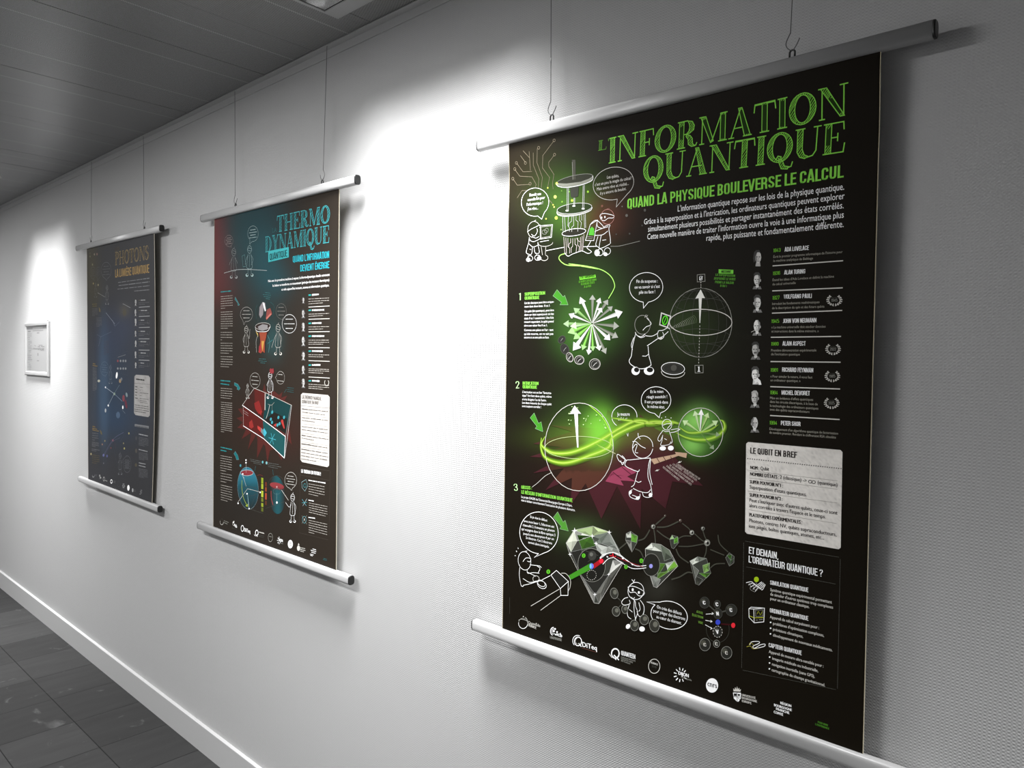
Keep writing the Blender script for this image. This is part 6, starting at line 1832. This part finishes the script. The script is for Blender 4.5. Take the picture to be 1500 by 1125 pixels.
P.begin('logo', 'ring mark'); E(P, k2h, 1.8, OFF, 188, 258, 18, 32, 0, 0, 200); E(P, k2h, .8, GYD, 188, 258, 18, 32, 0, 200, 360); small_lines(P, k2h, [(212, 245, 262, 265), (212, 265, 250, 282)], 2.6, GY, 1)
P.begin('logo', 'dotted mark'); E(P, k2h, 2.6, OFF, 322, 275, 14, 24, 0, 60, 300); FE(P, k2h, WH, 318, 265, 6, 9); FE(P, k2h, WH, 330, 290, 6, 9); T(P, k2h, 'icb', 330, 312, 354, 325, 4.6, WH, bold=.12); small_lines(P, k2h, [(300, 322, 352, 345)], 2.0, GYD, 2)
P.begin('logo', 'ringed Q mark'); E(P, k2h, 3.4, WH, 415, 330, 15, 32); T(P, k2h, 'DiTeq', 434, 362, 500, 382, 5.2, WH, bold=.14)
P.begin('logo', 'striped Q mark'); E(P, k2h, 4.2, WH, 573, 378, 15, 28); L(P, k2h, 4, WH, 560, 395, 580, 420); L(P, k2h, 3, WH, 545, 398, 560, 415); small_lines(P, k2h, [(598, 370, 655, 385)], 5, OFF, 3); small_lines(P, k2h, [(590, 398, 655, 416), (590, 415, 650, 432)], 2.6, GYD, 4)
P.begin('logo', 'thin ring mark'); E(P, k2h, 1.8, GY, 722, 430, 24, 46); small_lines(P, k2h, [(708, 415, 738, 425)], 2.4, GY, 5)
P.begin('logo', 'ray burst mark')
for a in range(90, 360, 45): L(P, k2h, 2.8, WH, 818 + 12 * math.cos(math.radians(a)), 462 - 24 * math.sin(math.radians(a)), 818 + 22 * math.cos(math.radians(a)), 462 - 42 * math.sin(math.radians(a)))
T(P, k2h, 'DIJON', 812, 468, 858, 482, 4.0, WH, bold=.15, lv=3); small_lines(P, k2h, [(825, 488, 862, 500)], 1.6, GY, 6)
P.begin('logo', 'white disc mark'); FE(P, k2h, WH, 940, 503, 27, 46); small_lines(P, k2h, [(928, 488, 955, 494), (926, 508, 955, 514)], 2.2, GYD, 7)
P.begin('logo', 'crowned shield mark'); FE(P, k2h, OFF, 1030, 548, 17, 30); P.fill(k2h(1022, 515, 1030, 490, 1040, 512), OFF, 0); small_lines(P, k2h, [(1050, 542, 1102, 552), (1050, 560, 1105, 574), (1050, 578, 1088, 588)], 2.8, OFF, 8)
P.begin('logo', 'stacked capitals mark'); small_lines(P, k2h, [(1185, 555, 1222, 566), (1165, 570, 1225, 586), (1172, 592, 1218, 604), (1158, 612, 1195, 622), (1160, 625, 1185, 632)], 3.2, WH, 9)
P.begin('caption_label', 'tiny teal caption at the lower right corner'); small_lines(P, k2h, [(1305, 660, 1340, 668), (1300, 672, 1342, 682)], 2.0, hexc('2f6c70'), 10)
P.flush()

# ------------------------------------------------------------------ print of the far poster
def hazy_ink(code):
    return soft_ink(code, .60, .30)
k3a, k3b, k3c = K(100, 320, 7.03), K(110, 470, 7.5), K(100, 600, 7.03)
P = P3
P.asp = 0.5
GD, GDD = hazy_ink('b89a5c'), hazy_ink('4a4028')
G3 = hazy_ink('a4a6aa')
P.begin('title_lettering', 'dull gold hatched title LES PHOTONS')
display_text(P, 'LES', one(k3a, 483, 335), one(k3a, 528, 325), 5.0, mixc(GD, BK, .5), GDD, gap=.25)
display_text(P, 'PHOTONS', one(k3a, 483, 480), one(k3a, 834, 418), 18.5, GD, GDD, 1.3, .16, .03)
P.begin('subtitle_lettering', 'gold condensed capitals LA LUMIÈRE QUANTIQUE')
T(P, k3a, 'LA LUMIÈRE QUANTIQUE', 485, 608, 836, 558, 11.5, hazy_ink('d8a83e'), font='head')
P.begin('intro_text', 'grey right-aligned introduction')
small_lines(P, k3a, [(515, 660, 836, 615), (520, 692, 838, 652), (508, 728, 838, 692), (680, 748, 836, 734)], 4.2, hazy_ink('a0a2a6'), 1)
P.begin('bokeh_drawing', 'small pale and rosy light spots')
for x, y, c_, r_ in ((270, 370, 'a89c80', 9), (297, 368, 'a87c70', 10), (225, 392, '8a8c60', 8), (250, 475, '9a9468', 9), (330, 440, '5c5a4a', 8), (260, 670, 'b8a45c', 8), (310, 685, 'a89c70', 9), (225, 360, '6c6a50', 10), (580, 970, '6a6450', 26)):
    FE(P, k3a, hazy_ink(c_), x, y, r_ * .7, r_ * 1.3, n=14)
def bub3(cx, cy, rx, ry, k, n, col, tx, ty, a=90):
    bub2(P, k, cx, cy, rx, ry, tx, ty, n, col, 1.6, a, -.06 if k is k3a else .1)
bub3(392, 535, 52, 84, k3a, 4, hazy_ink('8c9096'), 395, 638); bub3(255, 560, 30, 60, k3a, 4, hazy_ink('74767a'), 275, 640); bub3(310, 560, 24, 60, k3a, 5, hazy_ink('74767a'), 300, 640)
bub3(325, 525, 42, 76, k3b, 4, hazy_ink('7a94b0'), 340, 610); bub3(608, 562, 40, 86, k3c, 8, hazy_ink('8a8e96'), 560, 520, 215)
fig(P, k3a, 285, 740, 150, 'faint line drawing of a figure', ((-.2, .1), (.2, .1)), hazy_ink('8a8a84'), 1.3)
fig(P, k3a, 400, 790, 200, 'faint line drawing of a figure beside a beam', ((-.14, .1), (.14, .1)), hazy_ink('b0b2b4'), 1.3)
fig(P, k3b, 390, 590, 210, 'faint line drawing of a figure over the blue field', ((-.14, .1), (.14, .1)), hazy_ink('9aacc0'), 1.3)
fig(P, k3c, 535, 560, 230, 'faint line drawing of a figure by the arc', ((-.14, -.1), (.2, -.12)), hazy_ink('9a9ea6'), 1.4)
P.begin('beam_drawing', 'pale crossing laser beams')
for k, w, c_, v in ((k3a, 2.2, 'a8a8a4', (305, 765, 380, 810)), (k3a, 2.4, 'b4b8bc', (562, 878, 642, 920)), (k3a, 2.4, 'a8b4c8', (388, 970, 480, 1085)), (k3b, 2.2, 'a0b0c8', (412, -5, 438, 60)), (k3b, 1.6, '6a80a0', (438, 60, 490, 10)), (k3b, 1.2, '5a6c88', (438, 60, 438, 210)),
                    (k3b, 3.4, 'b0c4d8', (335, 730, 430, 800)), (k3b, 3.0, '8ca4c0', (430, 800, 520, 885)), (k3b, 3.0, 'b0c4d8', (430, 800, 365, 930)), (k3b, 3.0, '7a98a8', (430, 800, 488, 705)), (k3b, 2.0, '6a7c98', (250, 150, 285, 175)), (k3b, 2.0, '8a98b0', (285, 175, 265, 280)), (k3b, 2.0, '6c7e9c', (285, 175, 400, 120))):
    L(P, k, w, hazy_ink(c_), *v)
FE(P, k3b, hazy_ink('b8d8a0'), 432, 802, 10, 14); FE(P, k3b, WH, 365, 930, 7, 12); FE(P, k3b, WH, 335, 730, 6, 10); FE(P, k3b, hazy_ink('d8d8c0'), 268, 660, 12, 14)
FE(P, k3b, WH, 458, 598, 10, 36, 6); FE(P, k3b, WH, 525, 950, 7, 20); FE(P, k3b, hazy_ink('d8dce0'), 335, 985, 8, 22); FE(P, k3b, hazy_ink('b04858'), 533, 850, 13, 36); FE(P, k3b, hazy_ink('8c3850'), 560, 915, 12, 50, -10); FE(P, k3b, hazy_ink('9ab0b8'), 567, 812, 10, 26, -10)
FE(P, k3b, hazy_ink('56789c'), 473, 1035, 22, 36); L(P, k3b, 1.6, hazy_ink('a8b8c8'), 520, 980, 552, 1018); FE(P, k3b, hazy_ink('c0a070'), 495, 660, 12, 22); FE(P, k3b, hazy_ink('8a94a0'), 510, 640, 10, 18)
L(P, k3b, 3.4, hazy_ink('8c9298'), 470, 400, 556, 372)
for i, x in enumerate((470, 500, 530, 556)):
    FE(P, k3b, hazy_ink('b85058' if i < 1 else 'a8adb2'), x, 440, 9, 14, n=10); FE(P, k3b, hazy_ink('a8adb2'), x, 524, 9, 13, n=10)
L(P, k3b, .9, hazy_ink('606a78'), 448, 390, 582, 330, 582, 600, 460, 570)
P.begin('arc_drawing', 'thin violet arcs with yellow dots')
S(P, k3c, 2.0, hazy_ink('7c80b0'), 365, 470, 420, 370, 480, 290, 570, 235); S(P, k3c, 1.6, hazy_ink('70749a'), 370, 480, 450, 340, 535, 290); S(P, k3c, 1.6, hazy_ink('8a5068'), 435, 320, 470, 310, 490, 400)
S(P, k3c, 1.4, hazy_ink('5c6080'), 575, 240, 560, 290, 530, 330); L(P, k3c, 1.2, hazy_ink('606478'), 455, 330, 510, 600); L(P, k3c, 1.2, hazy_ink('606478'), 365, 470, 362, 560)
for x, y, c_, r_ in ((625, 245, 'c8c070', 9), (378, 322, 'b8a860', 7), (352, 358, 'c09070', 7), (570, 347, 'b0a868', 7), (578, 400, 'd0c868', 9), (440, 395, '9a5050', 7), (460, 318, 'b06068', 9), (365, 470, '7078c0', 12), (400, 478, '6068b0', 11), (235, 457, 'c8b878', 9), (365, 552, '8a8c98', 6)):
    FE(P, k3c, hazy_ink(c_), x, y, r_ * .75, r_ * 1.3, n=12)
P.begin('chapter_text')
small_lines(P, k3a, [(250, 885, 300, 880), (252, 905, 300, 902)], 5, hazy_ink('8c7c40'), 2)
small_lines(P, k3a, rows(250, 308, 930, 1000, 6, -.03, 0), 2.4, hazy_ink('84868a'), 3); small_lines(P, k3a, rows(298, 348, 1025, 1110, 7, -.02, .02), 2.4, hazy_ink('84868a'), 4)
P.begin('chapter_text')
small_lines(P, k3b, [(200, 470, 235, 474), (198, 490, 255, 498)], 5, hazy_ink('b89440'), 5); small_lines(P, k3b, rows(198, 250, 515, 760, 18, .08, .12), 2.6, hazy_ink('8a8c92'), 6)
small_lines(P, k3b, rows(315, 372, 225, 365, 9, 0, .03), 2.2, hazy_ink('6a5c68'), 7)
P.begin('chapter_text')
small_lines(P, k3c, [(252, 172, 285, 178), (250, 192, 305, 202), (250, 208, 322, 222)], 5, hazy_ink('b89440'), 8)
small_lines(P, k3c, rows(248, 318, 240, 310, 4, .12, .14, .4) + rows(245, 322, 335, 375, 4, .14, .15, .5) + rows(242, 325, 405, 420, 2, .15, .16, .6), 3.0, hazy_ink('909298'), 9); small_lines(P, k3c, rows(245, 325, 465, 545, 5, .16, .18), 2.8, hazy_ink('8a7c4c'), 10)
for (pk, v) in ((k3a, (318, 912, 332, 935, 335, 965, 322, 960)), (k3c, (330, 205, 345, 225, 352, 260, 338, 250))):
    P.begin('pointer_arrow'); P.fill(pk(*v), hazy_ink('8a7a44'), 0)
for i, (k, y, yr, w_) in enumerate(((k3a, 842, 912, 45), (k3a, 948, 1008, 65), (k3a, 1048, 1122, 36), (k3b, 115, 198, 50), (k3b, 228, 322, 62), (k3b, 352, 432, 60), (k3b, 462, None, 40))):
    P.begin('timeline_entry')
    x = 728 if k is k3a else 700
    small_lines(P, k, [(x, y, x + 10, y)], 4.0, hazy_ink('a09468'), 11 + i); small_lines(P, k, [(x + 20, y, x + 20 + w_, y - 2 + i)], 5.5, hazy_ink('d0d2d4'), 20 + i)
    sl = -.06 + .025 * i
    small_lines(P, k, [(x, y + 28, x + 105, y + 28 + 105 * sl), (x, y + 45, x + 60, y + 45 + 60 * sl)], 2.2, hazy_ink('8a8c90'), 30 + i)
    if yr: L(P, k, 3.4, hazy_ink('c0c2c4'), x, yr + 3 - i, x + 112 + (6 if k is k3b else 0), yr - 5 + 1.5 * i)
    portrait(P, k, x - 34, y + 18, 82, tone=('706e6c', '7c7a78', '888684', '605e5c', '848280', '807e7c', '747270')[i], hair=('short', 'bald', 'white')[i % 3], turn=1 if i % 2 else -1)
    if i >= 2:
        P.begin('laurel_emblem')
        cx = 828 if k is k3a else 808
        for s_ in (-1, 1): S(P, k, 2.0, hazy_ink('787a80'), cx + s_ * 10, y, cx + s_ * 13, y + 18, cx + s_ * 8, y + 34, cx + s_ * 2, y + 40)
P.begin('info_card', 'pale card with a short heading and rows of notes')
card(P, k3b(653, 590, 824, 603, 821, 1060, 648, 1032), 10, 22, 'a09e9c', 12, 12)
small_lines(P, k3b, [(672, 640, 762, 652)], 8, hazy_ink('3a3838'), 50); L(P, k3b, 1.4, hazy_ink('5a5856'), 652, 685, 822, 700)
small_lines(P, k3b, [(660, 722, 685, 726), (660, 752, 682, 756), (660, 782, 685, 787), (660, 814, 682, 818), (660, 846, 690, 852)], 4.4, hazy_ink('4a4846'), 51)
small_lines(P, k3b, [(712, 728, 748, 733), (712, 758, 722, 760), (712, 790, 806, 800), (712, 820, 732, 823), (712, 852, 808, 864), (712, 874, 790, 886), (712, 892, 798, 906)], 3.0, hazy_ink('6a6866'), 52)
small_lines(P, k3b, [(657, 922, 808, 945), (657, 944, 812, 970), (655, 968, 812, 994), (655, 990, 780, 1012)], 3.4, hazy_ink('5a5856'), 53)
P.begin('outlook_panel', 'rows of grey notes under a light heading bar')
P.fill(k3c(686, 148, 830, 170, 829, 195, 684, 172), hazy_ink('94969a'), 0); small_lines(P, k3c, [(695, 168, 820, 186)], 3, hazy_ink('505256'), 54)
small_lines(P, k3c, [(728, 252, 822, 272), (728, 410, 816, 432), (728, 548, 798, 562), (728, 575, 798, 592)], 5.5, hazy_ink('c4c6ca'), 55)
small_lines(P, k3c, rows(728, 826, 285, 362, 6, .2, .22) + rows(728, 822, 440, 508, 6, .2, .22) + rows(728, 820, 608, 690, 7, .2, .24), 2.6, hazy_ink('84868c'), 56)
FE(P, k3c, hazy_ink('5c5e64'), 700, 295, 9, 20); FE(P, k3c, hazy_ink('6a665c'), 700, 425, 10, 22); FE(P, k3c, hazy_ink('6c6450'), 698, 570, 12, 18)
for i, (x, y) in enumerate(((260, 680), (325, 695), (378, 715), (455, 740), (522, 765), (570, 785), (620, 806), (672, 830), (748, 850))):
    P.begin('logo', ('ring mark', 'dotted mark', 'ringed Q mark', 'striped Q mark', 'thin ring mark', 'ray burst mark', 'white disc mark', 'crowned shield mark', 'stacked capitals mark')[i])
    if i == 0: E(P, k3c, 2.6, hazy_ink('d0d2d4'), x - 2, y, 10, 16, 0, 0, 200); small_lines(P, k3c, [(x + 10, y - 12, x + 38, y - 6), (x + 10, y - 2, x + 36, y + 4)], 2.6, hazy_ink('808288'), 1)
    elif i == 1: FE(P, k3c, hazy_ink('c4c4c0'), x, y - 14, 6, 12); FE(P, k3c, hazy_ink('c4c4c0'), x + 8, y + 6, 8, 9); small_lines(P, k3c, [(x - 8, y + 14, x + 14, y + 22)], 2, hazy_ink('808288'), 2)
    elif i == 2: E(P, k3c, 4.0, hazy_ink('dcdcd8'), x - 10, y, 8, 20); small_lines(P, k3c, [(x + 2, y + 14, x + 26, y + 22)], 6, hazy_ink('c0c0bc'), 3)
    elif i == 3: E(P, k3c, 4.6, WH, x - 10, y, 9, 18); small_lines(P, k3c, [(x + 6, y - 6, x + 34, y), (x + 6, y + 8, x + 32, y + 14)], 3.4, hazy_ink('8a8c90'), 4)
    elif i == 4: E(P, k3c, 1.6, hazy_ink('62646a'), x, y, 14, 30)
    elif i == 5:
        for a in range(0, 360, 60): FE(P, k3c, hazy_ink('b8babc'), x + 10 * math.cos(math.radians(a)), y + 20 * math.sin(math.radians(a)), 4, 6, n=8)
        small_lines(P, k3c, [(x - 6, y, x + 16, y + 5)], 3.6, hazy_ink('c8cacc'), 5)
    elif i == 6: FE(P, k3c, WH, x, y, 12, 29)
    elif i == 7: FE(P, k3c, hazy_ink('c8cacc'), x - 8, y, 8, 20); small_lines(P, k3c, [(x + 4, y - 4, x + 22, y), (x + 4, y + 8, x + 24, y + 13)], 2.6, hazy_ink('8a8c90'), 6)
    else: small_lines(P, k3c, [(x - 2, y - 22, x + 14, y - 18), (x - 8, y - 8, x + 14, y - 2), (x - 6, y + 6, x + 10, y + 10), (x - 14, y + 18, x + 2, y + 22)], 3.2, hazy_ink('b8babc'), 7)
P.flush()

# ------------------------------------------------------------------ framed notice beyond the far poster
def notice():
    def at(px, py, y):
        d = ray(px, py)
        return CAM + d * ((y - CAM.y) / d.y)
    yf = -0.014
    tl, tr, bl, br = at(35.5, 472.5, yf), at(69.6, 471, yf), at(35, 549.5, yf), at(69.6, 551.8, yf)
    x0, x1 = (tl.x + bl.x) / 2, (tr.x + br.x) / 2
    z1, z0 = (tl.z + tr.z) / 2, (bl.z + br.z) / 2
    root = thing('framed_notice', 'small silver framed paper plan on the wall left of the farthest poster', 'notice', ((x0 + x1) / 2, 0, z0))
    m = mat('silver_frame', (0.42, 0.42, 0.42), 0.32, 0.3)
    w = 0.026
    bm = bmesh.new()
    prof = [(0, -0.0005), (0, -0.010), (0.006, yf), (0.019, yf + .001), (w, -0.007), (w, -0.0005)]
    cor = [(x0, z0, 1, 1), (x1, z0, -1, 1), (x1, z1, -1, -1), (x0, z1, 1, -1)]
    R = [[bm.verts.new((cx + sx * a, y, cz + sz * a)) for a, y in prof] for cx, cz, sx, sz in cor]
    for k in range(4):
        A, B = R[k], R[(k + 1) % 4]
        for i in range(len(prof) - 1):
            bm.faces.new((A[i], B[i], B[i + 1], A[i + 1]))
    bmesh.ops.recalc_face_normals(bm, faces=bm.faces[:])
    adopt(bm_obj('frame', bm, m), root)
    bm = bmesh.new()
    add_box(bm, x0 + w - .002, x1 - w + .002, -0.006, -0.001, z0 + w - .002, z1 - w + .002)
    paper = adopt(bm_obj('paper', bm, mat('white_paper', (0.27, 0.27, 0.27), 0.35)), root)
    bm = bmesh.new()
    add_tube(bm, [(x1 - 0.012, -0.010, z1 - 0.001), (x1 - 0.012, -0.010, z1 + 0.007)], 0.004, 12)
    adopt(bm_obj('corner_screw', bm, m), root)
    # printing: heading band, side list, plan drawing
    ink = {}
    def blk(shade, a, b, c, d, y=-0.0064):
        bm_ = ink.setdefault(shade, bmesh.new())
        X, Z = (x1 - x0 - 2 * w), (z1 - z0 - 2 * w)
        xa, xb = x0 + w + X * a, x0 + w + X * b
        za, zb = z1 - w - Z * c, z1 - w - Z * d
        bm_.faces.new([bm_.verts.new(q) for q in ((xa, y, zb), (xb, y, zb), (xb, y, za), (xa, y, za))])
    blk(0.30, 0.0, 1.0, 0.0, 0.055)
    blk(0.62, 0.30, 0.78, 0.012, 0.042, -0.0068)
    blk(0.22, 0.30, 0.80, 0.083, 0.098)
    blk(0.22, 0.06, 0.20, 0.085, 0.112)
    random.seed(3)
    y = 0.14
    while y < 0.95:
        hgt = random.uniform(0.008, 0.02)
        blk(random.choice((0.30, 0.36, 0.42)), 0.03 + random.uniform(0, .05), random.uniform(0.14, 0.27), y, y + hgt)
        y += hgt + random.uniform(0.012, 0.03)
    for k in range(24):
        a = random.uniform(0.30, 0.80)
        b = random.uniform(0.40, 0.52)
        blk(random.choice((0.32, 0.40)), a, a + random.uniform(0.02, 0.09), b, b + random.uniform(0.006, 0.03), -0.0064 - 0.00002 * k)
    blk(0.25, 0.30, 0.86, 0.485, 0.496, -0.0071)
    blk(0.2, 0.53, 0.57, 0.59, 0.65)
    blk(0.3, 0.50, 0.60, 0.75, 0.77)
    blk(0.3, 0.50, 0.62, 0.125, 0.155)
    for k, (sh, b_) in enumerate(ink.items()):
        o = bm_obj('printed_plan', b_, mat('notice_ink', (.09 + sh * .28, .09 + sh * .28, .09 + sh * .28), 0.5))
        o.parent = paper
notice()
bpy.data.objects.remove(_fo)
